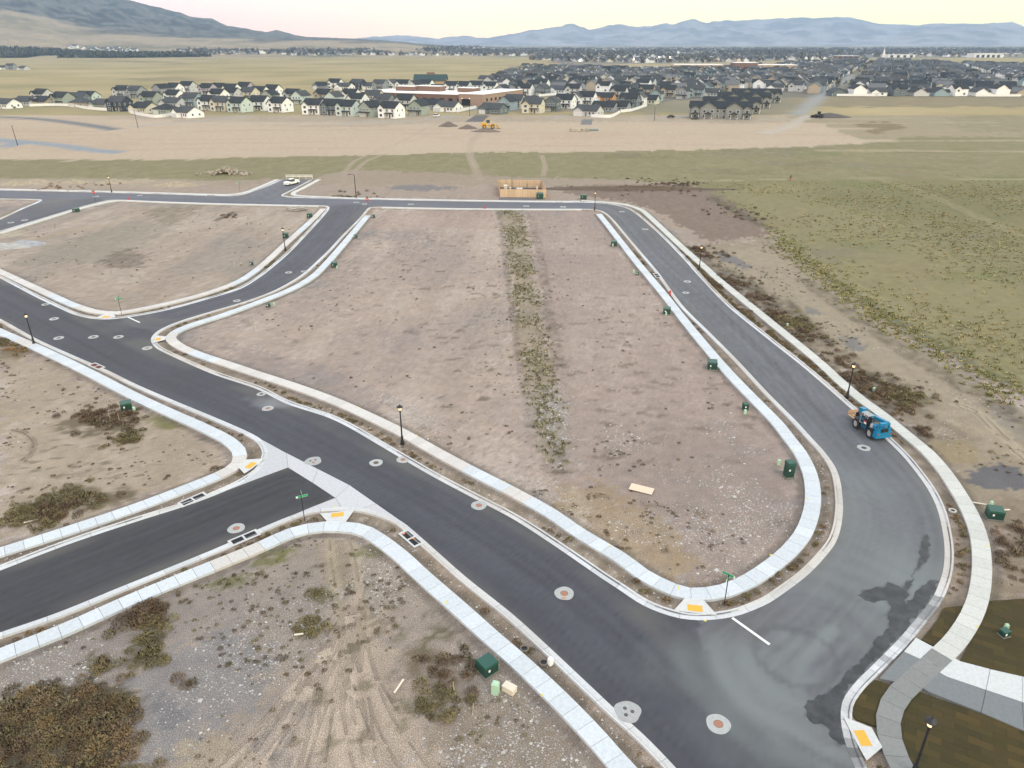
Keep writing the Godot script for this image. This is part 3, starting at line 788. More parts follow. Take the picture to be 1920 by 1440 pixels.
	# the lot in front of it
	g.fill([Vector2(-79.23, -105.19), Vector2(-57.08, -89.63), Vector2(-36.26, -74.89), Vector2(-30.84, -70.06), Vector2(-32.39, -67.82), Vector2(-40.43, -60.79), Vector2(-47.78, -55.61)], alb(184, 168, 142), 0.7, 2.0, 0.25, 0.08)
	for b in [Vector2(-48.5, -77.51), Vector2(-52.77, -78.88), Vector2(-47.33, -59.88), Vector2(-45.73, -62.68), Vector2(-41.13, -62.2)]:
		g.blob(b, rng.randf_range(3.0, 4.6), 2.0, -0.5, alb(108, 96, 66), 0.8, 0.8, 0.0, 0.2)
	g.blob(Vector2(-42.34, -78.88), 4.0, 1.6, 0.6, alb(124, 122, 56), 0.8, 0.7, 0.0, 0.25)
	g.blob(Vector2(-74.91, -100.9), 4.0, 3.0, 0.3, alb(120, 106, 68), 0.7, 0.9, 0.0, 0.2)
	g.path(resample([Vector2(-59.97, -76.85), Vector2(-57.82, -75.93), Vector2(-55.39, -73.64), Vector2(-54.37, -71.22), Vector2(-54.55, -69.83)], false, 0.5), 0.3, alb(150, 126, 108), 0.7, 0.2)
	for k in 90:
		var p := Vector2(-48.67, -71.22) + Vector2(rng.randfn(0.0, 9.0), rng.randfn(0.0, 8.0))
		g.blob(p, rng.randf_range(0.3, 1.1), rng.randf_range(0.2, 0.5), rng.randf_range(-0.6, 0.2), brown, rng.randf_range(0.3, 0.7), 0.9, 0.0, 0.5)
	# the nearest lot
	g.fill([Vector2(-38.32, -40.71), Vector2(-28.14, -48.98), Vector2(-19.91, -55.61), Vector2(-13.93, -55.61), Vector2(-8.25, -49.66), Vector2(-1.21, -41.23), Vector2(5.45, -31.84), Vector2(7.51, -27.67), Vector2(-31.92, -27.67)], alb(170, 158, 145), 0.75, 2.0, 0.3, 0.12)
	g.fill([Vector2(-38.16, -40.45), Vector2(-27.87, -48.32), Vector2(-23.14, -53.27), Vector2(-19.84, -42.86), Vector2(-27.28, -42.86), Vector2(-29.08, -38.22), Vector2(-35.57, -36.37)], alb(158, 150, 146), 0.8, 1.2, 0.4, 0.2)
	g.fill([Vector2(-28.1, -40.2), Vector2(-22.73, -44), Vector2(-17.72, -41.23), Vector2(-18.52, -36.37), Vector2(-22.1, -33.4), Vector2(-23.84, -31.84), Vector2(-26.07, -35.49)], alb(148, 147, 150), 0.8, 1.2, 0.3, 0.15)
	g.fill([Vector2(-25.81, -37.75), Vector2(-22.23, -36.37), Vector2(-22.43, -35.06), Vector2(-24.05, -34.63)], slate, 0.6, 0.8, 0.2, 0.2)
	g.fill([Vector2(-17.78, -36.37), Vector2(-15.18, -37.75), Vector2(-13.62, -31.84), Vector2(-16.96, -29.67)], alb(138, 136, 140), 0.5, 1.5, 0.6, 0.15)
	g.fill([Vector2(-22.1, -33.4), Vector2(-19.39, -34.63), Vector2(-16.69, -31.84), Vector2(-20.22, -29.67)], alb(190, 176, 150), 0.7, 1.0, 0.3, 0.2)
	g.fill([Vector2(-14.71, -45.78), Vector2(-10.38, -45.78), Vector2(-7.41, -36.37), Vector2(-3.75, -31.84), Vector2(-3.13, -27.67), Vector2(-12.52, -27.67), Vector2(-13.34, -36.37)], alb(198, 180, 162), 0.75, 1.5, 0.3, 0.12)
	g.fill([Vector2(-17.92, -55.61), Vector2(-14.93, -55.61), Vector2(-13.62, -48.98), Vector2(-15.58, -47.67)], alb(150, 138, 106), 0.6, 1.0, 0.6, 0.2)
	g.path(resample([Vector2(-17.11, -56.02), Vector2(-15.96, -51.78), Vector2(-13.85, -45.78), Vector2(-12.27, -40.2)], false, 0.5), 0.6, alb(198, 184, 160), 0.8, 0.2)
	g.path(resample([Vector2(-15.26, -56.02), Vector2(-13.79, -51.78), Vector2(-12.11, -45.78), Vector2(-10.69, -40.2)], false, 0.5), 0.6, alb(198, 182, 160), 0.8, 0.2)
	for k in 34:   # ruts that fan out from the gate in the walk
		var x0 := rng.randf_range(640.0, 705.0)
		var spread := rng.randf_range(-0.8, 1.15)
		var pts := []
		var start := rng.randf_range(0.0, 0.55)
		for s in 8:
			var t := start + (1.0 - start) * s / 7.0
			pts.append(Vector2(-13.38, -49.66) + Vector2((x0 - 670.0) * 0.022 + spread * t * t * 9.0 + 0.25 * sin(t * 9.0 + k), t * 21.0))
		g.path(resample(pts, false, 0.4), rng.randf_range(0.26, 0.42), alb(216, 198, 180), rng.randf_range(0.3, 0.6), 0.5, -0.02)
	for k in 46:
		var p := Vector2(-8.27, -42.86) + Vector2(rng.randfn(0.0, 4.0), rng.randfn(0.0, 6.0))
		g.blob(p, rng.randf_range(0.4, 1.5), rng.randf_range(0.3, 0.9), rng.randf_range(-1.0, 1.0), weed if k % 3 else brown, rng.randf_range(0.3, 0.6), 1.0, 0.0, 0.4)
	g.fill([Vector2(-8.19, -42.31), Vector2(-4.43, -41.23), Vector2(-2.3, -38.22), Vector2(-3.33, -36.37), Vector2(-6.02, -37.28), Vector2(-8.24, -39.69)], alb(128, 110, 88), 0.6, 1.0, 0.7, 0.25)
	g.fill([Vector2(-5.23, -36.82), Vector2(0.76, -37.75), Vector2(4.21, -33.4), Vector2(5.29, -30.37), Vector2(-1.99, -30.37), Vector2(-5.7, -34.22)], alb(146, 130, 108), 0.6, 1.0, 0.7, 0.2)
	g.fill([Vector2(-37.34, -35.71), Vector2(-34.44, -38.22), Vector2(-31.26, -38.7), Vector2(-27.55, -38.22), Vector2(-24, -31.47), Vector2(-22.53, -27.67), Vector2(-31.92, -27.67)], alb(86, 78, 50), 0.9, 1.0, 0.15, 0.3)
	for b in [Vector2(-29.7, -46.4), Vector2(-27.78, -41.23), Vector2(-30.94, -40.71), Vector2(-16.2, -44), Vector2(-16.1, -47.99), Vector2(-28.52, -42.86)]:
		g.blob(b, 1.6, 1.1, 0.4, weed, 0.8, 0.8, 0.0, 0.4)
	for b in [Vector2(-21.71, -52.52), Vector2(-21.33, -53.65), Vector2(-24.52, -49.66), Vector2(-12.67, -54.03)]:
		g.blob(b, 2.2, 1.0, -0.3, alb(112, 116, 50), 0.7, 0.8, 0.0, 0.4)
	# planting strips between kerb and walk
	var strip := alb(166, 148, 120)
	for k in kerbs:
		var s := {A = -1.0, B = -1.0, C = 1.0, D = -1.0, G = -1.0, E = 1.0, F = 1.0}
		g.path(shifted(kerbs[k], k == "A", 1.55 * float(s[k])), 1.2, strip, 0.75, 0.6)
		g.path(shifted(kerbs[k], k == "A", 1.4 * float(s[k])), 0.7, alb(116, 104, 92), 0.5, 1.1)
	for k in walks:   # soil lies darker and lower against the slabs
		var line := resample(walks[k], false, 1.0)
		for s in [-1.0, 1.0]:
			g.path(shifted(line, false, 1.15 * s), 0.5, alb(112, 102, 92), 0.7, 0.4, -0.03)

func build_far_ground() -> void:
	var g := Grid.new()
	g.nz = G0.nz
	var x := 0.0
	var half := PackedFloat32Array()
	while x < 15000.0:
		half.append(x)
		x += 9.0 if x < 900 else x * 0.03
	for i in range(half.size() - 1, 0, -1):
		g.xs.append(-half[i])
	g.xs.append_array(half)
	var z := 478.0
	var back := PackedFloat32Array()
	while z < 15000.0:
		back.append(-z)
		z *= 1.016
	for i in range(back.size() - 1, -1, -1):
		g.zs.append(back[i])
	g.col.resize(g.xs.size() * g.zs.size())
	g.hgt.resize(g.xs.size() * g.zs.size())
	var nx := g.xs.size()
	var a := alb(190, 172, 120)
	var b := alb(160, 150, 98)
	var c := alb(208, 188, 142)
	for j in g.zs.size():
		for i in nx:
			var n1 := na.get_noise_2d(g.xs[i] * 0.35, g.zs[j] * 0.5)
			var n2 := nb.get_noise_2d(g.xs[i] * 0.12, g.zs[j] * 0.3)
			var k := 1.0 + 0.12 * n2 + rng.randf_range(-0.05, 0.05)
			var cc := a.lerp(b, clampf(n1 * 1.6, 0.0, 1.0)).lerp(c, clampf(-n1 * 1.2, 0.0, 0.7))
			g.col[j * nx + i] = Color(cc.r * k, cc.g * k, cc.b * k)
			g.hgt[j * nx + i] = -0.2
	g.fill([Vector2(129.26, -556), Vector2(509, -556), Vector2(758, -836), Vector2(316, -778), Vector2(171.41, -743)], alb(150, 138, 104), 0.85, 20.0, 0.4, 0.01)
	g.fill([Vector2(-460, -533), Vector2(-110.77, -504), Vector2(-126.86, -580), Vector2(-329, -682), Vector2(-635, -743)], alb(176, 164, 124), 0.5, 30.0, 0.4, 0.01)
	g.fill([Vector2(-116.87, -533), Vector2(182.82, -493), Vector2(294.14, -836), Vector2(25.77, -955), Vector2(-40.33, -743), Vector2(-163.7, -668)], alb(150, 142, 126), 0.8, 10.0, 0.3, 0.02)
	g.fill([Vector2(-42.65, -787), Vector2(0, -1506), Vector2(222.64, -1384), Vector2(928, -2044), Vector2(1369, -1651), Vector2(553, -655), Vector2(272.84, -668), Vector2(99.39, -607)], alb(120, 118, 108), 0.85, 14.0, 0.2, 0.02)
	g.fill([Vector2(-211.21, -607), Vector2(-189.32, -696), Vector2(-152.96, -727), Vector2(-136.42, -668), Vector2(-162.75, -596)], alb(206, 172, 120), 0.8, 6.0, 0.2, 0.02)
	g.fill([Vector2(278.3, -682), Vector2(575, -682), Vector2(471, -556), Vector2(220.51, -556)], alb(150, 134, 104), 0.7, 12.0, 0.5, 0.01)
	g.fill([Vector2(901, -1985), Vector2(1322, -1473), Vector2(2072, -2320), Vector2(1226, -2487)], alb(196, 178, 116), 0.8, 30.0, 0.2, 0.005)
	g.fill([Vector2(92.77, -1384), Vector2(522, -1442), Vector2(737, -2044), Vector2(115.96, -1735)], alb(196, 178, 140), 0.7, 25.0, 0.4, 0.005)
	g.fill([Vector2(-1044, -2487), Vector2(63.98, -2400), Vector2(100.83, -1506), Vector2(783, -2173), Vector2(2143, -2400), Vector2(4144, -4659), Vector2(-1719, -4108)], alb(128, 128, 122), 0.8, 40.0, 0.3, 0.003)
	g.fill([Vector2(-2175, -2400), Vector2(-1044, -2487), Vector2(-2087, -4993), Vector2(-5257, -5828)], alb(84, 92, 74), 0.9, 60.0, 0.3, 0.003)
	g.fill([Vector2(-4990, -4820), Vector2(5246, -4820), Vector2(30427, -28051), Vector2(-28943, -28051)], alb(150, 148, 140), 0.6, 90.0, 0.4, 0.0015)
	g.fill([Vector2(-490, -983), Vector2(-457, -1077), Vector2(-348, -955), Vector2(-408, -916)], alb(132, 116, 88), 0.6, 30.0, 0.4, 0.01)
	g.fill([Vector2(-1037, -2044), Vector2(-702, -1780), Vector2(-685, -1651), Vector2(-891, -1827)], alb(120, 104, 80), 0.6, 40.0, 0.4, 0.01)
	for t in [[Vector2(-29.22, -533), Vector2(18.19, -668), Vector2(103.07, -955)], [Vector2(170.71, -468), Vector2(290.14, -727), Vector2(479, -1112)], [Vector2(-171.79, -630), Vector2(-120.6, -682), Vector2(-29.61, -727), Vector2(21.33, -787)]]:
		g.path(resample(t, false, 10.0), 7.0, alb(176, 180, 182), 0.9, 0.1)
	g.path(resample([Vector2(124.88, -1330), Vector2(115.96, -1735), Vector2(89.77, -2244), Vector2(31.62, -3170)], false, 20.0), 16.0, alb(110, 110, 112), 0.8, 0.1)
	for q in g.col.size():
		g.col[q] = Color(g.col[q].r * 0.85, g.col[q].g * 0.85, g.col[q].b * 0.83)
	var o := put("plain", g.mesh(), M.far_ground, self)
	tag(o, "wide dry grass plain stretching from the town to the mountains", "", "", "structure")

# mountains: ridges given by bearing (tangent of the angle from straight ahead) and height over distance
func ridge_value(profile: Array, t: float) -> float:
	for i in profile.size() - 1:
		var a: Vector2 = profile[i]
		var b: Vector2 = profile[i + 1]
		if t <= b.x:
			var k := clampf((t - a.x) / (b.x - a.x), 0.0, 1.0)
			return lerpf(a.y, b.y, k * k * (3.0 - 2.0 * k) * 0.6 + k * 0.4)
	return profile[profile.size() - 1].y

func ridge_mesh(t0: float, t1: float, nt: int, rows: PackedFloat32Array, h: Callable, paint: Callable) -> ArrayMesh:
	var nr := rows.size()
	var v := PackedVector3Array()
	var c := PackedColorArray()
	var ix := PackedInt32Array()
	for j in nr:
		for i in nt:
			var t := lerpf(t0, t1, float(i) / (nt - 1))
			var hh: float = h.call(t, rows[j])
			v.append(Vector3(rows[j] * t, hh, -rows[j]))
			c.append(paint.call(t, rows[j], hh))
	for j in nr - 1:
		for i in nt - 1:
			var q := j * nt + i
			ix.append_array([q, q + nt, q + 1, q + 1, q + nt, q + nt + 1])
	var st := SurfaceTool.new()
	st.begin(Mesh.PRIMITIVE_TRIANGLES)
	for k in v.size():
		st.set_color(c[k])
		st.set_smooth_group(0)
		st.add_vertex(v[k])
	for k in ix:
		st.add_index(k)
	st.generate_normals()
	return st.commit()

var hill: Callable

func build_mountains() -> void:
	var f := 1370.0
	var cp := cos(deg_to_rad(25.11))
	var sp := sin(deg_to_rad(25.11))
	# bearings and slopes of the traced skyline points
	var to := func(px: float, py: float) -> Vector2:
		var dy := (py - 720.0) / f
		var fwd := cp - dy * sp
		return Vector2((px - 960.0) / f / fwd, (-sp - dy * cp) / fwd)
	var left_top := []
	for p in [[-900, -190], [-500, -165], [-200, -120], [0, -78], [120, -42], [190, -14], [240, 0], [290, 12], [333, 22], [360, 31], [378, 33], [395, 34], [427, 48], [455, 52], [480, 57], [500, 60], [517, 56], [535, 60], [555, 66], [580, 69], [640, 71], [720, 74], [800, 77], [1000, 80]]:
		left_top.append(to.call(p[0], p[1]))
	var foot := []
	for p in [[-900, -20], [-300, 0], [0, 15], [40, 24], [80, 33], [115, 44], [200, 55], [300, 67], [400, 72], [500, 74], [640, 76], [1000, 81]]:
		foot.append(to.call(p[0], p[1]))
	var nm := FastNoiseLite.new()
	nm.seed = 91; nm.frequency = 0.0011; nm.fractal_octaves = 5; nm.fractal_type = FastNoiseLite.FRACTAL_RIDGED
	var nf := FastNoiseLite.new()
	nf.seed = 92; nf.frequency = 0.004; nf.fractal_octaves = 4
	var r0 := 2300.0
	var rf := 3600.0
	var rt := 5300.0
	var h := func(t: float, r: float) -> float:
		var p := Vector2(t * r, r)
		var ef: float = ridge_value(foot, t)
		var et: float = ridge_value(left_top, t) + 0.0007 * nf.get_noise_1d(t * 30000.0)
		var yf := maxf(42.0 + rf * ef, 0.0)
		var yt := maxf(42.0 + rt * et, 0.0)
		var y := 0.0
		if r < rf:
			y = yf * pow(clampf((r - r0) / (rf - r0), 0.0, 1.0), 1.35) + nf.get_noise_2dv(p) * 4.0 * clampf((r - r0) / 400.0, 0.0, 1.0) * clampf(yf / 60.0, 0.0, 1.0)
		else:
			var k := clampf((r - rf) / (rt - rf), 0.0, 1.0)
			y = lerpf(yf, yt, k * 0.75 + k * k * 0.25)
			var g := ((nm.get_noise_2dv(p) - 0.45) * 0.34 + nf.get_noise_2dv(p * 1.5) * 0.07) * (yt - yf) * k * pow(1.0 - k, 0.8) * 2.2
			y += g
			if r > rt:
				y -= (r - rt) * 0.25
		return y * smoothstep(0.03, -0.2, t) - 0.6
	hill = h
	var paint := func(t: float, r: float, y: float) -> Color:
		var p := Vector2(t * r, r)
		var n1 := nf.get_noise_2dv(p * 0.5)
		var n2 := nf.get_noise_2dv(p * 2.3 + Vector2(900, 0))
		var k := smoothstep(rf - 150.0, rf + 120.0, r + n1 * 300.0)
		var low := alb(176, 158, 128).lerp(alb(136, 126, 96), clampf(n1 * 1.8 + 0.2, 0.0, 1.0)).lerp(alb(196, 174, 142), clampf(n2 * 1.5, 0.0, 0.6))
		var high := alb(112, 110, 102).lerp(alb(46, 55, 50), clampf(n2 * 3.2 + n1 * 2.0 + 0.35, 0.0, 1.0))
		var n3 := nf.get_noise_2dv(p * 9.0)
		var c := low.lerp(high, k) * (1.0 + 0.5 * n3 * (0.4 + k))
		return c.lerp(alb(96, 104, 76), clampf((3000.0 - r) / 600.0, 0.0, 0.6) * clampf(0.5 + n1 * 2.0, 0.0, 1.0))
	var rows := PackedFloat32Array()
	var r := r0
	while r < 6100.0:
		rows.append(r)
		r += 30.0
	var o := put("mountain", ridge_mesh(-1.35, 0.06, 720, rows, h, paint), vmat(1.0), self)
	tag(o, "dark scrubby mountain with tan foothills falling away towards the middle of the valley", "", "", "structure")
	# the far blue ranges
	var far := []
	for p in [[560, 76], [640, 73], [690, 69], [720, 67], [740, 65.5], [770, 66.5], [800, 70], [820, 72], [845, 68], [870, 66.5], [905, 71], [930, 68], [960, 63], [1000, 55], [1022, 53], [1050, 49], [1070, 43.5], [1090, 49], [1105, 55], [1125, 52], [1145, 46], [1165, 45], [1190, 49.5], [1220, 48], [1245, 43], [1262, 45], [1280, 39], [1300, 35], [1325, 42], [1345, 39], [1360, 37.5], [1380, 38], [1420, 36], [1458, 33], [1475, 34], [1500, 32], [1530, 33], [1560, 31.5], [1590, 31], [1610, 35], [1650, 44], [1690, 45], [1720, 47.5], [1745, 43], [1770, 43.5], [1800, 44], [1840, 44], [1880, 42], [1900, 41], [1930, 52], [2050, 58], [2300, 50], [2700, 66]]:
		far.append(to.call(p[0], p[1]))
	var near := []
	for p in [[600, 82], [1400, 80], [1560, 74], [1650, 66], [1700, 60], [1740, 53], [1790, 49], [1830, 45], [1860, 45], [1890, 50], [1930, 52], [2000, 60], [2200, 64], [2700, 74]]:
		near.append(to.call(p[0], p[1]))
	for s in [[far, 8800.0, 12500.0, "far_mountains", "long pale blue mountain range on the horizon under the yellow sky", 0.05], [near, 8400.0, 10300.0, "far_mountains", "lower bluish ridge standing before the long pale range", 0.04]]:
		var prof: Array = s[0]
		var ra: float = s[1]
		var rb: float = s[2]
		var h2 := func(t: float, rr: float) -> float:
			var yt := maxf(42.0 + rb * (ridge_value(prof, t) + 0.0011 * nf.get_noise_1d(t * 24000.0 + rb)), -5.0)
			var k := clampf((rr - ra) / (rb - ra), 0.0, 1.0)
			var y := yt * (k * 0.6 + k * k * 0.4)
			var p := Vector2(t * rr, rr)
			y += (nm.get_noise_2dv(p * 0.8) - 0.45) * 0.5 * yt * k * (1.0 - k) * 2.0
			if rr > rb:
				y -= (rr - rb) * 0.3
			return y - 2.0
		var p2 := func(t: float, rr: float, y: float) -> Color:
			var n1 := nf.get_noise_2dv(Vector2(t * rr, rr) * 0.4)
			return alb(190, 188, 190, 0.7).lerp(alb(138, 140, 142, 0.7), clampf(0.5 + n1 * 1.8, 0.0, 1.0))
		var rows2 := PackedFloat32Array()
		var q := ra
		while q < rb + 900.0:
			rows2.append(q)
			q += 95.0
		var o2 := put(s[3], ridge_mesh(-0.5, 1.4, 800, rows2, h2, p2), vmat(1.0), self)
		tag(o2, s[4], "", "", "structure")

# ---------------------------------------------------------------- paving
var road_lines := []

func build_roads() -> void:
	var defs := [
		[[Vector2(-104.67, -135.57), Vector2(-92.38, -125.91), Vector2(-69.49, -107.45), Vector2(-53.81, -94.98), Vector2(-34.96, -82.02), Vector2(-21.63, -71.22), Vector2(-8.41, -59.88), Vector2(1.83, -49.66), Vector2(10.25, -37.75), Vector2(14.3, -31.84), Vector2(16.08, -28.98)], alb(78, 80, 88)],
		[[Vector2(-44.13, -45.78), Vector2(-42.41, -47.15), Vector2(-33.48, -54.81), Vector2(-23, -64.16)], alb(66, 66, 72)],
		[[Vector2(-57.64, -118.73), Vector2(-50.12, -129), Vector2(-46.7, -140.9), Vector2(-44.96, -159.34), Vector2(-46.1, -191.69), Vector2(-45.63, -206.69)], alb(92, 93, 102)],
		[[Vector2(-166, -226.55), Vector2(-155.15, -224.83), Vector2(-87.46, -216.6), Vector2(-39.93, -212.69), Vector2(21.08, -208.16)], alb(112, 114, 124)],
		[[Vector2(25.44, -206.69), Vector2(28.37, -194.92), Vector2(31.15, -154.88), Vector2(34.88, -122.95), Vector2(37.86, -90.48), Vector2(38.86, -73.64), Vector2(38.56, -63.66), Vector2(36.22, -56.43), Vector2(30.86, -48.98), Vector2(24.8, -42.86), Vector2(20.23, -39.19)], alb(110, 112, 118)],
		[[Vector2(-130.69, -174.17), Vector2(-129.44, -184.32), Vector2(-124.88, -205.24), Vector2(-123.06, -219.01)], alb(100, 102, 110)],
		[[Vector2(-75.76, -214.24), Vector2(-74.54, -230.95), Vector2(-72.47, -254.44)], alb(112, 114, 122)]]
	for d in defs:
		road_lines.append([resample(d[0], false, 4.0), d[1]])
	var v := PackedVector3Array()
	var c := PackedColorArray()
	var n := PackedVector3Array()
	var ix := PackedInt32Array()
	var id := PackedInt32Array()
	id.resize((ANX + 1) * (ANZ + 1))
	id.fill(-1)
	for j in ANZ:
		for i in ANX:
			if asphalt[j * ANX + i] == 0:
				continue
			var q := []
			for k in 4:
				var ii := i + (k & 1)
				var jj := j + (k >> 1)
				var s := jj * (ANX + 1) + ii
				if id[s] < 0:
					id[s] = v.size()
					var p := Vector3(AX0 + ii * AC, ROAD_Y, AZ0 + jj * AC)
					v.append(p)
					n.append(Vector3.UP)
					c.append(road_colour(Vector2(p.x, p.z)))
				q.append(id[s])
			ix.append_array([q[0], q[1], q[2], q[1], q[3], q[2]])
	var a := []
	a.resize(Mesh.ARRAY_MAX)
	a[Mesh.ARRAY_VERTEX] = v
	a[Mesh.ARRAY_NORMAL] = n
	a[Mesh.ARRAY_COLOR] = c
	a[Mesh.ARRAY_INDEX] = ix
	var m := ArrayMesh.new()
	m.add_surface_from_arrays(Mesh.PRIMITIVE_TRIANGLES, a)
	tag(put("road", m, M.asphalt, self), "dark asphalt streets of the new tract, streaked along the way of travel", "", "", "structure")
	# kerbs and gutters
	var inside := {A = -1.0, B = -1.0, C = 1.0, D = -1.0, G = -1.0, E = 1.0, F = 1.0}
	var says := {A = "pale concrete kerb and gutter running all round the long middle lot", B = "concrete kerb and gutter round the lot across the curved street", C = "concrete kerb at the corner of the farthest cross street", D = "concrete kerb along the far street up to the parked pickup", G = "concrete kerb and gutter along the outer edge of the loop road", E = "concrete kerb and gutter round the weedy corner lot beside the side street", F = "concrete kerb and gutter along the nearest gravelly lot"}
	for k in inside:
		kerb_run(k, inside[k], says[k])
	# concrete apron where the side street meets the main road
	var apron := Node3D.new()
	apron.name = "concrete_apron"
	add_child(apron)
	tag(apron, "pale concrete cross gutter and corner aprons at the mouth of the side street", "", "", "structure")
	var cc := alb(204, 206, 210, 0.85)
	for pts in [[Vector2(-32.46, -76.98), Vector2(-28.8, -74.01), Vector2(-25.41, -71.22), Vector2(-24.38, -68.15), Vector2(-27.12, -65.79), Vector2(-29.88, -63.27), Vector2(-28.5, -64.87), Vector2(-27.3, -67.28), Vector2(-27.21, -69.83), Vector2(-27.64, -71.81), Vector2(-29.18, -74.26)], [Vector2(-25.41, -71.22), Vector2(-21.05, -67.82), Vector2(-20.96, -65.12), Vector2(-24.38, -68.15)], [Vector2(-21.05, -67.82), Vector2(-17, -64.66), Vector2(-17.94, -62.3), Vector2(-20.96, -65.12)], [Vector2(-17, -64.66), Vector2(-13.64, -61.26), Vector2(-14.84, -60.52), Vector2(-17, -60.7), Vector2(-17.94, -62.3)], [Vector2(-13.64, -61.26), Vector2(-10.54, -58.12), Vector2(-7.9, -55.05), Vector2(-9.31, -56.43), Vector2(-11.97, -59.08), Vector2(-14.28, -60.34), Vector2(-14.84, -60.52)], [Vector2(-17.94, -62.3), Vector2(-17, -60.7), Vector2(-19.57, -60.34), Vector2(-21.63, -59.17), Vector2(-19.92, -60.7)]]:
		var mb := MB.new()
		var ce := Vector2.ZERO
		for p in pts:
			ce += p / pts.size()
		var shrunk := PackedVector2Array()
		for p in pts:
			shrunk.append(p + (ce - p).normalized() * 0.02)
		mb.col = cc * rng.randf_range(0.93, 1.04)
		mb.slab(shrunk, ROAD_Y - 0.05, ROAD_Y + 0.012)
		put("slab", mb.done(), M.concrete, apron)
	var wet := mat(alb(72, 76, 80, 0.75), 0.5)
	wet.albedo_texture = grain(0.006, 0.55, 77, 512)
	wet.uv1_triplanar = true
	wet.uv1_world_triplanar = true
	wet.uv1_scale = Vector3.ONE * 0.16
	var mw := MB.new()
	var ragged := PackedVector2Array()
	for i in wet_edge.size():
		var w0 := wet_edge[i]
		var w1 := wet_edge[(i + 1) % wet_edge.size()]
		var k := maxi(1, int(w0.distance_to(w1) / 0.16))
		for j in k:
			var q := w0.lerp(w1, float(j) / k)
			ragged.append(q + Vector2(nb.get_noise_2d(q.x * 9.0, q.y * 9.0), nb.get_noise_2d(q.x * 9.0 + 60.0, q.y * 9.0)) * 0.34)
	var parts := Geometry2D.offset_polygon(ragged, 0.01)
	for part in parts:
		if not Geometry2D.is_polygon_clockwise(part):
			mw.poly(part, ROAD_Y + 0.004)
	tag(put("wet_patch", mw.done(), wet, self), "dark wet run-off stain spread along the gutter of the bend", "", "", "structure")
	# painted stop lines
	for s in [[Vector2(17.72, -45.24), Vector2(19.81, -42.37), "white painted stop line across the loop road beside the middle lot"], [Vector2(-64.9, -116.32), Vector2(-61.43, -113.48), "short white painted stop line at the foot of the curved street"]]:
		var mb := MB.new()
		var p: Vector2 = s[0]
		var q: Vector2 = s[1]
		var w := (q - p).normalized().orthogonal() * 0.12
		mb.poly(PackedVector2Array([p - w, q - w, q + w, p + w]), ROAD_Y + 0.005)
		tag(put("stop_line", mb.done(), M.paint, self), s[2], "", "", "structure")

var turning := [PackedVector2Array([Vector2(22.32, -42.86), Vector2(19.19, -40.2), Vector2(17.92, -37.75), Vector2(18.23, -35.49), Vector2(20, -33.4), Vector2(21.96, -32.22)]), PackedVector2Array([Vector2(21.27, -43.43), Vector2(17.88, -40.71), Vector2(16.53, -38.22), Vector2(16.47, -35.71), Vector2(17.89, -33.4), Vector2(20.28, -31.47)]), PackedVector2Array([Vector2(25.25, -44), Vector2(21.55, -40.71), Vector2(20.28, -38.22), Vector2(20.5, -35.71)])]

var wet_edge := PackedVector2Array([Vector2(38.58, -56.02), Vector2(39.01, -56.18), Vector2(38.88, -55.45), Vector2(37.66, -53.27), Vector2(36.91, -52.37), Vector2(35.7, -51.2), Vector2(34.74, -50.21), Vector2(33.44, -48.32), Vector2(32.33, -46.77), Vector2(33.02, -47.28), Vector2(34.25, -48.32), Vector2(35.59, -49.53), Vector2(36.9, -49.94), Vector2(35.53, -48.19), Vector2(32.97, -45.78), Vector2(30.13, -43.2), Vector2(28.1, -41.5), Vector2(26.69, -40.4), Vector2(24.74, -38.8), Vector2(23.76, -37.75), Vector2(22.99, -36.59), Vector2(22.5, -35.4), Vector2(22.12, -34.22), Vector2(21.93, -33.32), Vector2(21.61, -33.4), Vector2(21.38, -34.05), Vector2(21.24, -34.97), Vector2(21.07, -35.19), Vector2(20.5, -35.31), Vector2(20.32, -35.92), Vector2(20.52, -36.55), Vector2(21.01, -37.09), Vector2(21.93, -37.51), Vector2(22.96, -38.22), Vector2(24.32, -39.19), Vector2(25, -39.79), Vector2(25.25, -40.3), Vector2(25.89, -40.4), Vector2(26.61, -41.13), Vector2(27.33, -42.04), Vector2(28.42, -43.09), Vector2(28.89, -43.2), Vector2(29.82, -44.23), Vector2(30.46, -45.78), Vector2(31.04, -46.65), Vector2(31.04, -47.41), Vector2(30.04, -47.15), Vector2(29.3, -47.28), Vector2(29.13, -47.92), Vector2(29.63, -48.45), Vector2(31.25, -48.85), Vector2(32.32, -49.39), Vector2(33.13, -48.98), Vector2(34.42, -49.94), Vector2(35.21, -50.78), Vector2(36.46, -52.52), Vector2(37.56, -54.5)])

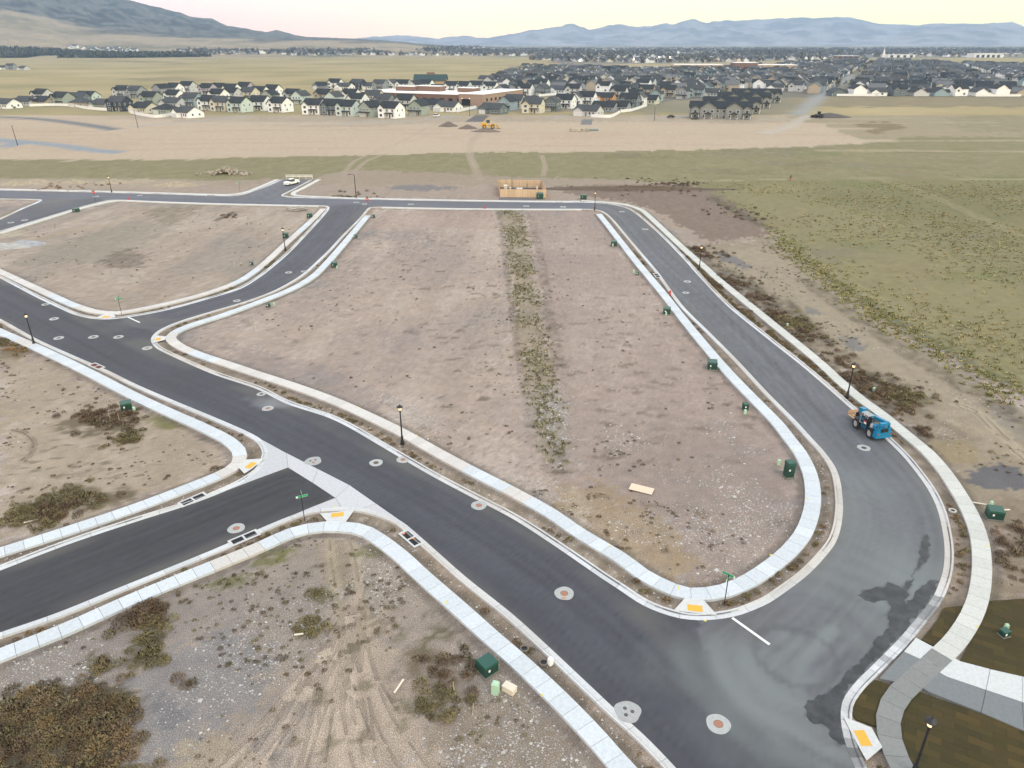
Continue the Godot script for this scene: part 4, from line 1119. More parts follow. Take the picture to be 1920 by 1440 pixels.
func road_colour(p: Vector2) -> Color:
	var best := 1e9
	var base := Color.BLACK
	var u := 0.0
	var s := 0.0
	for r in road_lines.size():
		var line: PackedVector2Array = road_lines[r][0]
		for i in line.size() - 1:
			var a := line[i]
			var ab := line[i + 1] - a
			if absf(p.x - a.x) > best + 6.0 or absf(p.y - a.y) > best + 6.0:
				continue
			var t := clampf((p - a).dot(ab) / ab.length_squared(), 0.0, 1.0)
			var d := p.distance_to(a + ab * t)
			if d < best:
				best = d
				base = road_lines[r][1]
				u = d * signf(ab.cross(p - a)) + r * 40.0
				s = (i + t) * 4.0
	var streak := nc.get_noise_2d(u * 4.5, s * 0.05) * 0.3 + nc.get_noise_2d(u * 1.6 + 90.0, s * 0.02) * 0.3
	var k := 1.0 + streak + 0.14 * nb.get_noise_2d(p.x, p.y) + rng.randf_range(-0.12, 0.12) + 0.42
	var c := Color(base.r * k, base.g * k, base.b * k)
	c = c.lerp(alb(140, 136, 130), clampf((best - 3.1) * 0.5, 0.0, 0.5) * clampf(0.6 + 1.2 * nb.get_noise_2d(p.x * 0.8, p.y * 0.8 + 30.0), 0.0, 1.0))
	# dust dragged over the bend and the corner
	var dust := clampf(1.1 - Vector2((p.x - 33.0) / 13.0, (p.y + 56.0) / 24.0).length() + 0.5 * nb.get_noise_2d(p.x * 0.5, p.y * 0.5), 0.0, 1.0)
	dust = maxf(dust, clampf(1.15 - Vector2((p.x - 18.0) / 8.0, (p.y + 38.0) / 6.5).length() + 0.7 * nb.get_noise_2d(p.x * 0.8, p.y * 0.8), 0.0, 0.9))
	dust = maxf(dust, clampf(1.0 - Vector2((p.x - 37.0) / 5.0, (p.y + 64.0) / 12.0).length() + 0.4 * nb.get_noise_2d(p.x, p.y), 0.0, 1.0))
	var around := p - Vector2(21.5, -41.0)
	var swirl := 0.5 + 0.5 * sin(around.length() * 2.6 + 3.0 * nb.get_noise_2d(p.x * 0.4, p.y * 0.4) + around.angle() * 1.0)
	dust *= 0.62 + 0.5 * swirl * clampf(1.4 - around.length() / 14.0, 0.0, 1.0) + 0.5 * nb.get_noise_2d(p.x * 0.9 + 50.0, p.y * 0.4)
	for t in turning:
		for i in t.size() - 1:
			var q := Geometry2D.get_closest_point_to_segment(p, t[i], t[i + 1])
			var d := p.distance_to(q) / 0.9
			if d < 1.0:
				dust = maxf(dust, (1.0 - d * d) * (0.75 + 0.6 * nb.get_noise_2d(p.x * 1.5, p.y * 1.5)))
	c = c.lerp(alb(164, 172, 172), clampf(dust, 0.0, 1.0) * 0.8)
	var ring := absf(Vector2(p.x - 21.5, p.y + 41.0).length() - (3.0 + 1.2 * nb.get_noise_2d(p.x * 0.5, p.y * 0.5)))
	c = c.lerp(alb(84, 88, 92), clampf(1.0 - ring / 0.3, 0.0, 0.28))
	var chalk := clampf(1.0 - Vector2((p.x + 30.5) / 4.0, (p.y + 84.0) / 2.2).length() + 0.8 * nb.get_noise_2d(p.x * 2.0, p.y * 2.0), 0.0, 1.0)
	c = c.lerp(alb(206, 210, 214), chalk * 0.6)
	if p.x > 17.0 and p.y > -66.0 and p.y < -28.0:
		var e := Vector2.ZERO
		if Geometry2D.is_point_in_polygon(p + e, wet_edge):
			c = c.lerp(alb(84, 90, 94), 0.6)
	return c

var dropped := [[Vector2(-28.49, -68.48), 1.2], [Vector2(-17.08, -59.34), 1.2], [Vector2(14.94, -46.21), 1.2], [Vector2(23.26, -33.97), 1.2], [Vector2(-55.1, -105.86), 1.2], [Vector2(-68.27, -116.05), 1.2], [Vector2(29.89, -41.93), 1.6], [Vector2(28.42, -40.71), 1.8], [Vector2(27.25, -39.89), 1.6], [Vector2(-32.29, -62.01), 1.4], [Vector2(-25.01, -55.69), 1.4], [Vector2(-9.41, -55.61), 1.4], [Vector2(-59.33, -95.55), 1.4], [Vector2(28.74, -140.17), 1.4]]

func lowered(y: float, p: Vector2) -> float:   # kerbs dip at ramps and at the driveway
	if y <= ROAD_Y + 0.02:
		return y
	for d in dropped:
		var k := p.distance_to(d[0])
		if k < float(d[1]) + 0.9:
			return lerpf(ROAD_Y + 0.03, y, smoothstep(float(d[1]), float(d[1]) + 0.9, k))
	return y

func kerb_run(k: String, s: float, label: String) -> void:
	var closed := k == "A"
	var line: PackedVector2Array = kerbs[k]
	var root := Node3D.new()
	root.name = numbered("curb_and_gutter")
	add_child(root)
	tag(root, label, "", "", "structure")
	var n := line.size()
	var sd := sides(line, closed)
	# profile: distance behind the asphalt edge, height
	var prof := [Vector2(-0.03, ROAD_Y - 0.04), Vector2(-0.03, ROAD_Y + 0.012), Vector2(0.42, ROAD_Y + 0.006), Vector2(0.50, WALK_Y - 0.012), Vector2(0.53, WALK_Y), Vector2(0.68, WALK_Y), Vector2(0.69, -0.14)]
	var total := n if closed else n - 1
	var i := 0
	var far := MB.new()
	while i < total:
		var near := line[i].length() < 100.0 and absf(line[i].x) < 0.75 * absf(line[i].y) + 8.0
		var mb := MB.new() if near else far
		var tone := rng.randf_range(0.9, 1.06)
		var count := mini(4, total - i)
		for e in count:
			var ia := (i + e) % n
			var ib := (i + e + 1) % n
			for q in prof.size() - 1:
				var a: Vector2 = prof[q]
				var b: Vector2 = prof[q + 1]
				var shrink := 0.012
				var ta := (line[ib] - line[ia]).normalized() * (shrink if e == 0 else 0.0)
				var tb := (line[ib] - line[ia]).normalized() * (shrink if e == count - 1 else 0.0)
				var p0 := line[ia] + sd[ia] * s * a.x + ta
				var p1 := line[ib] + sd[ib] * s * a.x - tb
				var p2 := line[ib] + sd[ib] * s * b.x - tb
				var p3 := line[ia] + sd[ia] * s * b.x + ta
				var cc := alb(210, 213, 216, 0.92)
				var wide := nb.get_noise_2d(line[ia].x * 0.25, line[ia].y * 0.25)
				cc = cc.lerp(alb(206, 198, 188, 0.85), clampf(0.3 + wide * 1.4, 0.0, 0.8))
				if q == 2 or q == 3:   # grime along the flow line, thicker here and there
					cc = cc.lerp(alb(96, 92, 90), clampf(0.35 + 1.3 * nb.get_noise_2d(line[ia].x * 1.4, line[ia].y * 1.4), 0.05, 0.85) if q == 2 else 0.25)
				if k == "G" and line[ia].y > -48.0 and line[ia].y < -29.0:
					cc = cc.lerp(alb(96, 98, 100), clampf(0.4 + 1.6 * nb.get_noise_2d(line[ia].x * 2.0, line[ia].y * 2.0), 0.0, 0.85))
				mb.col = cc * tone
				var v0 := Vector3(p0.x, lowered(a.y, line[ia]), p0.y)
				var v1 := Vector3(p1.x, lowered(a.y, line[ib]), p1.y)
				var v2 := Vector3(p2.x, lowered(b.y, line[ib]), p2.y)
				var v3 := Vector3(p3.x, lowered(b.y, line[ia]), p3.y)
				if s < 0:
					mb.quad(v0, v1, v2, v3)
				else:
					mb.quad(v1, v0, v3, v2)
		if near:
			put("curb_section", mb.done(), M.concrete, root)
		i += count
	if far.v.size():
		var o := put("curb_section", far.done(), M.concrete, root)
		o.set_meta("kind", "stuff")

func build_sidewalks() -> void:
	var says := {A = "pale concrete sidewalk round the long middle lot", B = "concrete sidewalk round the lot across the curved street", G = "concrete sidewalk along the outer side of the loop road, soiled near the lawn", E = "bluish white sidewalk round the weedy corner lot", F = "bluish white sidewalk along the nearest gravelly lot"}
	for k in walks:
		var line := resample(walks[k], false, 1.5)
		var sd := sides(line, false)
		var root := Node3D.new()
		root.name = numbered("sidewalk")
		add_child(root)
		tag(root, says[k], "", "", "structure")
		var far := MB.new()
		var cool := true
		for i in line.size() - 1:
			var near := line[i].length() < 108.0 and absf(line[i].x) < 0.75 * absf(line[i].y) + 6.0
			var mb := MB.new() if near else far
			var t := (line[i + 1] - line[i]).normalized() * 0.014
			var w := 0.76
			var y := WALK_Y + rng.randf_range(-0.006, 0.006)
			var pts := PackedVector2Array([line[i] + sd[i] * w + t, line[i] - sd[i] * w + t, line[i + 1] - sd[i + 1] * w - t, line[i + 1] + sd[i + 1] * w - t])
			var n1 := na.get_noise_2d(line[i].x * 4.0 + 70.0, line[i].y * 4.0)
			if k == "A":
				cool = line[i].x > 2.0 or line[i].y < -108.0 or (i / 4) % 9 == 3
			elif k == "B":
				cool = (i / 7) % 4 == 0
			else:
				cool = (i / 3) % 13 != 4
			var cc := alb(210, 217, 222, 0.9) if cool else alb(216, 212, 207, 0.88)
			if k == "G":
				cc = alb(210, 211, 205, 0.86)
				w = 0.92
				if line[i].y > -42.0:
					cc = alb(158, 160, 158, 0.66)
			mb.col = cc * rng.randf_range(0.92, 1.05)
			mb.slab(pts, -0.15, y)
			if near:
				put("paving_panel", mb.done(), M.concrete, root)
		if far.v.size():
			put("paving_panel", far.done(), M.concrete, root).set_meta("kind", "stuff")
	# attached walks of the far street
	for s in [[[Vector2(-50.57, -219.42), Vector2(-29.25, -217), Vector2(-8.23, -215.18), Vector2(12.36, -214.08), Vector2(20.1, -214.24)], "narrow concrete sidewalk beside the far street below the wooden enclosure"], [[Vector2(-171.73, -235.04), Vector2(-160.75, -233.66), Vector2(-131.04, -230.32), Vector2(-107.68, -227.15), Vector2(-90.41, -224.58), Vector2(-84.19, -225.26), Vector2(-81.17, -230.95), Vector2(-78.8, -251.27)], "narrow concrete sidewalk beside the far street below the broken soil"], [[Vector2(19.13, -202.96), Vector2(1.91, -203.1), Vector2(-12.84, -203.67), Vector2(-27.75, -204.81), Vector2(-36.5, -205.75)], "narrow concrete walk along the far end of the middle lot"], [[Vector2(-54.49, -207.42), Vector2(-64.41, -208.53), Vector2(-85.25, -210.63), Vector2(-101.57, -213.15), Vector2(-113.16, -215.49), Vector2(-116.54, -213.85), Vector2(-119.84, -204.16), Vector2(-121.79, -190.43), Vector2(-123.69, -175.25)], "narrow concrete walk along the far edge of the lot across the curved street"], [[Vector2(-64.83, -251.27), Vector2(-66.21, -234.58), Vector2(-66.96, -227.42), Vector2(-64.84, -223.14), Vector2(-57.26, -220.98), Vector2(-50.66, -219.83)], "concrete walk beside the short road with the parked pickup"]]:
		var line := resample(s[0], false, 1.5)
		var sd := sides(line, false)
		var mb := MB.new()
		for i in line.size() - 1:
			mb.col = alb(218, 218, 214, 0.85) * rng.randf_range(0.94, 1.05)
			mb.slab(PackedVector2Array([line[i] + sd[i] * 0.7, line[i] - sd[i] * 0.7, line[i + 1] - sd[i + 1] * 0.7, line[i + 1] + sd[i + 1] * 0.7]), -0.15, WALK_Y - 0.004)
		tag(put("sidewalk", mb.done(), M.concrete, self), s[1], "", "", "structure")
	# driveway of the finished lot
	var drive := Node3D.new()
	drive.name = "driveway"
	add_child(drive)
	tag(drive, "half wet concrete driveway crossing the walk to the sodded lot", "", "", "structure")
	var dry := alb(212, 215, 215, 0.86)
	var damp := alb(140, 146, 148, 0.68)
	for d in [[[Vector2(31.35, -42.98), Vector2(32.35, -41.88), Vector2(32.67, -41.34), Vector2(31.07, -40.2), Vector2(30.75, -40.66), Vector2(29.71, -41.55)], dry], [[Vector2(29.71, -41.55), Vector2(30.75, -40.66), Vector2(31.07, -40.2), Vector2(28.61, -38.41), Vector2(28.1, -38.56), Vector2(26.68, -38.99)], damp], [[Vector2(33.04, -41.13), Vector2(33.47, -40.61), Vector2(35.25, -39.84), Vector2(33.82, -37.93), Vector2(31.65, -39.14), Vector2(31.13, -39.79)], dry], [[Vector2(31.13, -39.79), Vector2(31.65, -39.14), Vector2(33.82, -37.93), Vector2(32.36, -36.01), Vector2(29.68, -37.75), Vector2(29.21, -38.31)], damp], [[Vector2(35.25, -39.84), Vector2(37.21, -39.14), Vector2(35.73, -36.87), Vector2(33.82, -37.93)], dry], [[Vector2(33.82, -37.93), Vector2(35.73, -36.87), Vector2(34.38, -34.51), Vector2(32.36, -36.01)], damp], [[Vector2(37.21, -39.14), Vector2(40.12, -38.12), Vector2(38.29, -35.49), Vector2(35.73, -36.87)], dry], [[Vector2(35.73, -36.87), Vector2(38.29, -35.49), Vector2(36.51, -32.92), Vector2(34.38, -34.51)], damp]]:
		var pts: Array = d[0]
		var ce := Vector2.ZERO
		for p in pts:
			ce += p / pts.size()
		var sh := PackedVector2Array()
		for p in pts:
			sh.append(p + (ce - p).normalized() * 0.02)
		var mb := MB.new()
		mb.col = d[1]
		mb.slab(sh, -0.15, WALK_Y - 0.008)
		put("paving_panel", mb.done(), M.concrete, drive)
	# lawn of fresh sod: strips laid side by side
	var lawn := Node3D.new()
	lawn.name = "lawn"
	add_child(lawn)
	tag(lawn, "dark olive lawn of freshly laid sod strips round the driveway", "", "", "structure")
	var zones := [PackedVector2Array([Vector2(39.09, -47.15), Vector2(48.31, -47.99), Vector2(42.02, -39.19), Vector2(39.48, -38.31), Vector2(36.04, -39.59), Vector2(33.53, -40.71), Vector2(35.63, -42.86), Vector2(37.55, -44.88)]), PackedVector2Array([Vector2(29.47, -38.22), Vector2(32.6, -36.37), Vector2(34.6, -34.84), Vector2(36.78, -33.32), Vector2(35.23, -29.67), Vector2(31.69, -26.43), Vector2(25.08, -28.65), Vector2(25.03, -31.84), Vector2(25.31, -33.81), Vector2(25.93, -35.27), Vector2(27.15, -36.59)]), PackedVector2Array([Vector2(35.38, -46.4), Vector2(37.86, -46.77), Vector2(36.36, -44.88), Vector2(34.11, -42.86), Vector2(32.75, -41.88), Vector2(31.75, -42.86), Vector2(34.11, -45)]), PackedVector2Array([Vector2(26.55, -39.04), Vector2(28.24, -38.46), Vector2(26.89, -37.46), Vector2(25.66, -36.1), Vector2(24.92, -34.8), Vector2(23.56, -35.49), Vector2(23.45, -36.01), Vector2(24.21, -37.19), Vector2(25.33, -38.22)])]
	var ax := Vector2(0.86, 0.5)
	var ay := Vector2(-0.5, 0.86)
	for z in zones:
		var lo := Vector2(1e9, 1e9)
		var hi := -lo
		for p in z:
			var q := Vector2(p.dot(ax), p.dot(ay))
			lo = lo.min(q); hi = hi.max(q)
		var v := lo.y
		var row := 0
		while v < hi.y:
			var u := lo.x - (0.75 if row % 2 else 0.0)
			while u < hi.x:
				var pts := PackedVector2Array()
				for c in [Vector2(0.004, 0.003), Vector2(1.496, 0.003), Vector2(1.496, 0.611), Vector2(0.004, 0.611)]:
					pts.append(ax * (u + c.x) + ay * (v + c.y))
				for part in Geometry2D.intersect_polygons(pts, z):
					var mb := MB.new()
					mb.col = alb(118, 98, 40).lerp(alb(150, 124, 58), rng.randf() * rng.randf()).lerp(alb(86, 84, 30), rng.randf() * 0.7)
					mb.slab(part, -0.1, 0.03 + rng.randf() * 0.01)
					put("sod_strip", mb.done(), M.ground_v, lawn)
				u += 1.5
			v += 0.615
			row += 1
	# kerb ramps with yellow tactile plates
	for r in [[Vector2(-28.49, -68.48), Vector2(-30.18, -69.15), "concrete kerb ramp with a yellow plate at the weedy corner lot"], [Vector2(-17.08, -59.34), Vector2(-16.63, -57.27), "concrete kerb ramp with a yellow plate at the tip of the nearest lot"], [Vector2(14.94, -46.21), Vector2(15.22, -47.86), "concrete kerb ramp with a yellow plate at the tip of the middle lot"], [Vector2(23.26, -33.97), Vector2(24.7, -34.01), "concrete kerb ramp with a yellow plate beside the sodded lawn"], [Vector2(-55.1, -105.86), Vector2(-53.46, -106.31), "concrete kerb ramp with a yellow plate at the narrow end of the middle lot"], [Vector2(-68.27, -116.05), Vector2(-68.57, -117.92), "concrete kerb ramp with yellow plate at the lot across the curved street"]]:
		ramp(r[0], r[1], r[2])

func ramp(front: Vector2, back: Vector2, label: String) -> void:
	var dir := (back - front).normalized()
	var o := thing("kerb_ramp", label, "kerb ramp", Vector3(front.x, 0, front.y), atan2(dir.x, dir.y), "kerb ramps at the corners")
	var len := maxf(front.distance_to(back) - 0.55, 1.0)
	var mb := MB.new()
	mb.col = alb(216, 218, 216, 0.85)
	# slab from the gutter (low) up to the walk, with flared wings
	var y0 := ROAD_Y + 0.05
	var y1 := WALK_Y + 0.008
	for sx in [-1.0, 1.0]:
		var a := Vector3(0.75 * sx, y0, -0.5)
		var b := Vector3(0.75 * sx, y1, len)
		var c := Vector3(1.7 * sx, WALK_Y + 0.004, -0.5)
		if sx > 0:
			mb.tri(a, b, c)
		else:
			mb.tri(a, c, b)
	mb.quad(Vector3(-0.75, y0, -0.5), Vector3(-0.75, y1, len), Vector3(0.75, y1, len), Vector3(0.75, y0, -0.5))
	put("ramp_slab", mb.done(), M.concrete, o)
	var mp := MB.new()
	var sl := (y1 - y0) / (len + 0.5)
	for e in [[-0.6, 0.6, -0.3, 0.4]]:
		var f := func(x: float, z: float, up: float) -> Vector3: return Vector3(x, y0 + (z + 0.5) * sl + up, z)
		mp.quad(f.call(e[0], e[2], 0.012), f.call(e[0], e[3], 0.012), f.call(e[1], e[3], 0.012), f.call(e[1], e[2], 0.012))
		for i in 8:
			for j in 5:
				mp.box(f.call(-0.52 + i * 0.148, -0.24 + j * 0.145, 0.016), Vector3(0.05, 0.012, 0.05), Basis.IDENTITY, 0.6)
	put("tactile_plate", mp.done(), M.tactile, o)

# ---------------------------------------------------------------- covers and drains in the road
func disc(mb: MB, r0: float, r1: float, y: float, k: int, wob := 0.0, turn := 0.0) -> void:
	for i in k:
		var t0 := TAU * i / k + turn
		var t1 := TAU * (i + 1) / k + turn
		var q0 := 1.0 + wob * sin(t0 * 3.0 + turn * 5.0) + wob * 0.6 * sin(t0 * 5.0 + 1.0)
		var q1 := 1.0 + wob * sin(t1 * 3.0 + turn * 5.0) + wob * 0.6 * sin(t1 * 5.0 + 1.0)
		var a := Vector3(cos(t0), 0, sin(t0))
		var b := Vector3(cos(t1), 0, sin(t1))
		var up := Vector3.UP * y
		if r0 > 0.0:
			mb.quad(b * r0 + up, b * r1 * q1 + up, a * r1 * q0 + up, a * r0 + up)
		else:
			mb.tri(up, b * r1 * q1 + up, a * r1 * q0 + up)
		mb.quad(a * r1 * q0 + up, b * r1 * q1 + up, b * r1 * q1 * 1.002 - Vector3.UP * 0.02, a * r1 * q0 * 1.002 - Vector3.UP * 0.02)

func manhole(at: Vector2, r: float, tint: int, label: String) -> void:
	var o := thing("manhole", label, "manhole cover", Vector3(at.x, ROAD_Y + 0.002, at.y), rng.randf() * TAU, "round covers in concrete collars in the streets")
	var mb := MB.new()
	mb.col = alb(200, 203, 202, 0.74) * rng.randf_range(0.9, 1.05)
	disc(mb, r * 0.4, r, 0.012, 28, 0.025, rng.randf() * TAU)
	put("collar", mb.done(), M.concrete, o)
	var mc := MB.new()
	var rust: Color = [Color(0.10, 0.075, 0.06), Color(0.30, 0.15, 0.10), Color(0.05, 0.05, 0.05)][tint]
	mc.col = rust
	disc(mc, 0.0, r * 0.36, 0.010, 20)
	mc.col = rust * 0.55
	disc(mc, r * 0.36, r * 0.4, 0.006, 20)
	mc.col = rust * 1.3
	for k in 6:
		var t := TAU * k / 6
		mc.box(Vector3(cos(t) * r * 0.2, 0.014, sin(t) * r * 0.2), Vector3(0.05, 0.012, 0.05))
	put("cover", mc.done(), M.v, o)

func valve_pad(at: Vector2, turn: float, label: String) -> void:
	var o := thing("valve_pad", label, "valve cover", Vector3(at.x, ROAD_Y + 0.002, at.y), turn, "three-lid valve pads")
	var mb := MB.new()
	mb.col = alb(206, 208, 208)
	disc(mb, 0.0, 0.92, 0.014, 30, 0.05, 0.4)
	put("collar", mb.done(), M.concrete, o)
	for k in 3:
		var t := TAU * k / 3 + 0.3
		var mc := MB.new()
		mc.col = Color(0.08, 0.07, 0.065)
		disc(mc, 0.0, 0.14, 0.02, 12)
		mc.col = Color(0.16, 0.13, 0.11)
		mc.box(Vector3(0, 0.024, 0), Vector3(0.16, 0.01, 0.04))
		put("lid", mc.done(), M.v, o, Vector3(cos(t) * 0.32, 0, sin(t) * 0.32))

func storm_drain(at: Vector2, along: Vector2, rusty: bool, label: String) -> void:
	var d := along.normalized()
	var o := thing("storm_drain", label, "storm drain", Vector3(at.x, ROAD_Y + 0.035, at.y), atan2(-d.y, d.x), "double storm drain inlets in the gutters")
	var mb := MB.new()
	mb.col = alb(206, 208, 208, 0.9)
	for e in [[0.0, 0.42, 2.5, 0.16], [0.0, -0.42, 2.5, 0.16], [-1.14, 0.0, 0.22, 0.69], [1.14, 0.0, 0.22, 0.69], [0.0, 0.0, 0.16, 0.69]]:
		mb.box(Vector3(e[0], -0.01, e[1]), Vector3(e[2], 0.05, e[3]))
	put("concrete_frame", mb.done(), M.concrete, o)
	o.scale = Vector3(1.12, 1.0, 1.12)
	for s in [-1.0, 1.0]:
		var mg := MB.new()
		mg.col = Color(0.015, 0.015, 0.017)
		mg.box(Vector3(0, -0.03, 0), Vector3(0.95, 0.02, 0.69))
		mg.col = Color(0.16, 0.06, 0.045) if rusty else Color(0.025, 0.025, 0.028)
		for k in 9:
			mg.box(Vector3(-0.42 + k * 0.105, 0.0, 0), Vector3(0.035, 0.03, 0.66))
		mg.box(Vector3(0, 0.004, 0.2), Vector3(0.93, 0.02, 0.03))
		mg.box(Vector3(0, 0.004, -0.2), Vector3(0.93, 0.02, 0.03))
		put("grate", mg.done(), M.v, o, Vector3(0.555 * s, 0, 0))

func build_road_things() -> void:
	for m in [
		[Vector2(14.02, -35.14), 0.82, 1, "large manhole cover with a wide concrete collar nearest the camera"],
		[Vector2(4.39, -48.12), 0.82, 1, "manhole cover with an orange sprayed collar level with the tip of the middle lot"],
		[Vector2(-3.31, -60.98), 0.78, 1, "rusty manhole cover close to the gutter downhill of the tall black lamp"],
		[Vector2(-12.07, -69.83), 0.74, 1, "orange tinted manhole cover at the gutter just below the tall black lamp"],
		[Vector2(-14.97, -69.15), 0.74, 0, "brown manhole cover in the middle of the road below the tall black lamp"],
		[Vector2(-30.88, -82.32), 0.72, 1, "rusty manhole cover beside the white dust on the main road"],
		[Vector2(-32.98, -86.48), 0.6, 0, "dusty manhole cover half hidden in the white dust on the main road"],
		[Vector2(-55.18, -102.36), 0.75, 1, "manhole cover at the narrow end of the middle lot"],
		[Vector2(-61.79, -106.99), 0.75, 0, "manhole cover in the crossing, nearer the middle lot of the two side by side"],
		[Vector2(-65.72, -106.99), 0.75, 0, "manhole cover in the crossing, farther from the middle lot of the two side by side"],
		[Vector2(-70.91, -106.53), 0.75, 0, "manhole cover on the main road nearest the lit lamp post"],
		[Vector2(-76.62, -115.27), 0.72, 0, "manhole cover on the main road across from the lit lamp post"],
		[Vector2(-82.32, -122.66), 0.65, 0, "manhole cover by the kerb of the lot across the curved street"],
		[Vector2(-26.27, -57.18), 0.8, 1, "manhole cover with a bright collar in the dark side street"],
		[Vector2(40.17, -72.41), 0.72, 2, "dark manhole cover behind the blue telehandler"],
		[Vector2(-44.88, -142.39), 0.7, 0, "manhole cover in the middle of the curved street"],
		[Vector2(-41.97, -143.14), 0.65, 0, "manhole cover close to the gutter of the curved street"],
		[Vector2(-49.25, -124.71), 0.66, 0, "manhole cover in the lane at the lower bend of the curved street"],
		[Vector2(-46.95, -124.42), 0.6, 0, "manhole cover in the gutter at the lower bend of the curved street"],
		[Vector2(33.91, -136.26), 0.7, 0, "manhole cover on the loop road near the second lamp, farther one"],
		[Vector2(32.1, -129.31), 0.62, 0, "manhole cover on the loop road near the second lamp, closer to the hydrant"],
		[Vector2(32.94, -179.68), 0.8, 0, "manhole cover on the loop road just after the far bend"],
		[Vector2(29.95, -200.3), 0.8, 0, "manhole cover inside the far bend of the loop road"],
		[Vector2(14.36, -206.69), 0.9, 0, "manhole cover on the far street near the bend"],
		[Vector2(4.06, -207.79), 0.9, 0, "manhole cover on the far street in front of the wooden enclosure"],
		[Vector2(-28.89, -210.4), 0.9, 0, "manhole cover on the far street past the mouth of the curved street"],
		[Vector2(-44.92, -213.07), 0.85, 0, "manhole cover on the far street at the foot of the arm lamp"],
		[Vector2(-42.04, -210.78), 0.85, 0, "manhole cover on the far street beside the red sign at the curved street"],
		[Vector2(-124.54, -221.89), 0.9, 0, "manhole cover on the far street beside the red sign at the cross street"],
		[Vector2(-112.22, -223.56), 0.8, 0, "manhole cover on the far street above the red hydrant"],
		[Vector2(-126.55, -189.8), 0.8, 0, "manhole cover in the cross street, upper of two"],
		[Vector2(-128.42, -187.02), 0.8, 0, "manhole cover in the cross street, lower of two"]]:
		manhole(m[0], m[1], m[2], m[3])
	valve_pad(Vector2(8.01, -36.15), 0.3, "lobed concrete pad with three small lids touching the gutter near the camera")
	valve_pad(Vector2(-21.98, -69.49), 1.2, "lobed concrete pad with three small lids at the edge of the cross gutter")
	storm_drain(Vector2(-32.29, -62.01), Vector2(-30.78, -63.46) - Vector2(-33.4, -60.52), false, "double black storm drain on the weedy corner lot's side of the side street")
	storm_drain(Vector2(-25.01, -55.69), Vector2(-23.39, -57.27) - Vector2(-26.48, -54.5), false, "double black storm drain on the nearest lot's side of the side street")
	storm_drain(Vector2(-9.41, -55.61), Vector2(-7.74, -53.49) - Vector2(-11.25, -57.69), false, "double storm drain with orange marks below the tip of the nearest lot")
	storm_drain(Vector2(-59.33, -95.55), Vector2(-55.93, -93.14) - Vector2(-63.14, -98.26), true, "rusty double storm drain along the weedy corner lot by the main road")
	storm_drain(Vector2(28.74, -140.17), Vector2(29.11, -132.21) - Vector2(28.38, -145.44), false, "storm drain in the gutter of the middle lot near the red hydrant")
	storm_drain(Vector2(13.54, -213.15), Vector2(1, 0), false, "storm drain in the far gutter by the wooden enclosure")
	storm_drain(Vector2(-90.68, -223.14), Vector2(1, 0.05), false, "storm drain in the far gutter near the short road with the pickup")
	# open pipe ends in the planting strips
	for p in [[Vector2(43.54, -60.06), "white pipe collar with a dark hole beside the soiled sidewalk"], [Vector2(0.94, -41.93), "low buried pipe ring in the strip at the nearest lot"], [Vector2(2.35, -40.55), "small dark pipe mouth in the strip beside the white marker"]]:
		var o := thing("pipe_collar", p[1], "pipe", Vector3(p[0].x, -0.06, p[0].y))
		var mb := MB.new()
		mb.col = alb(226, 224, 216) if p[1].begins_with("white") else alb(128, 120, 112)
		for k in 16:
			var t0 := TAU * k / 16
			var t1 := TAU * (k + 1) / 16
			var a := Vector3(cos(t0), 0, sin(t0))
			var b := Vector3(cos(t1), 0, sin(t1))
			mb.quad(b * 0.24 + Vector3.UP * 0.16, b * 0.36 + Vector3.UP * 0.16, a * 0.36 + Vector3.UP * 0.16, a * 0.24 + Vector3.UP * 0.16)
			mb.quad(a * 0.36, a * 0.36 + Vector3.UP * 0.16, b * 0.36 + Vector3.UP * 0.16, b * 0.36)
			mb.quad(b * 0.24, b * 0.24 + Vector3.UP * 0.16, a * 0.24 + Vector3.UP * 0.16, a * 0.24)
		put("ring", mb.done(), M.v, o)
		var md := MB.new()
		disc(md, 0.0, 0.24, 0.06, 16)
		put("hole", md.done(), M.black, o)

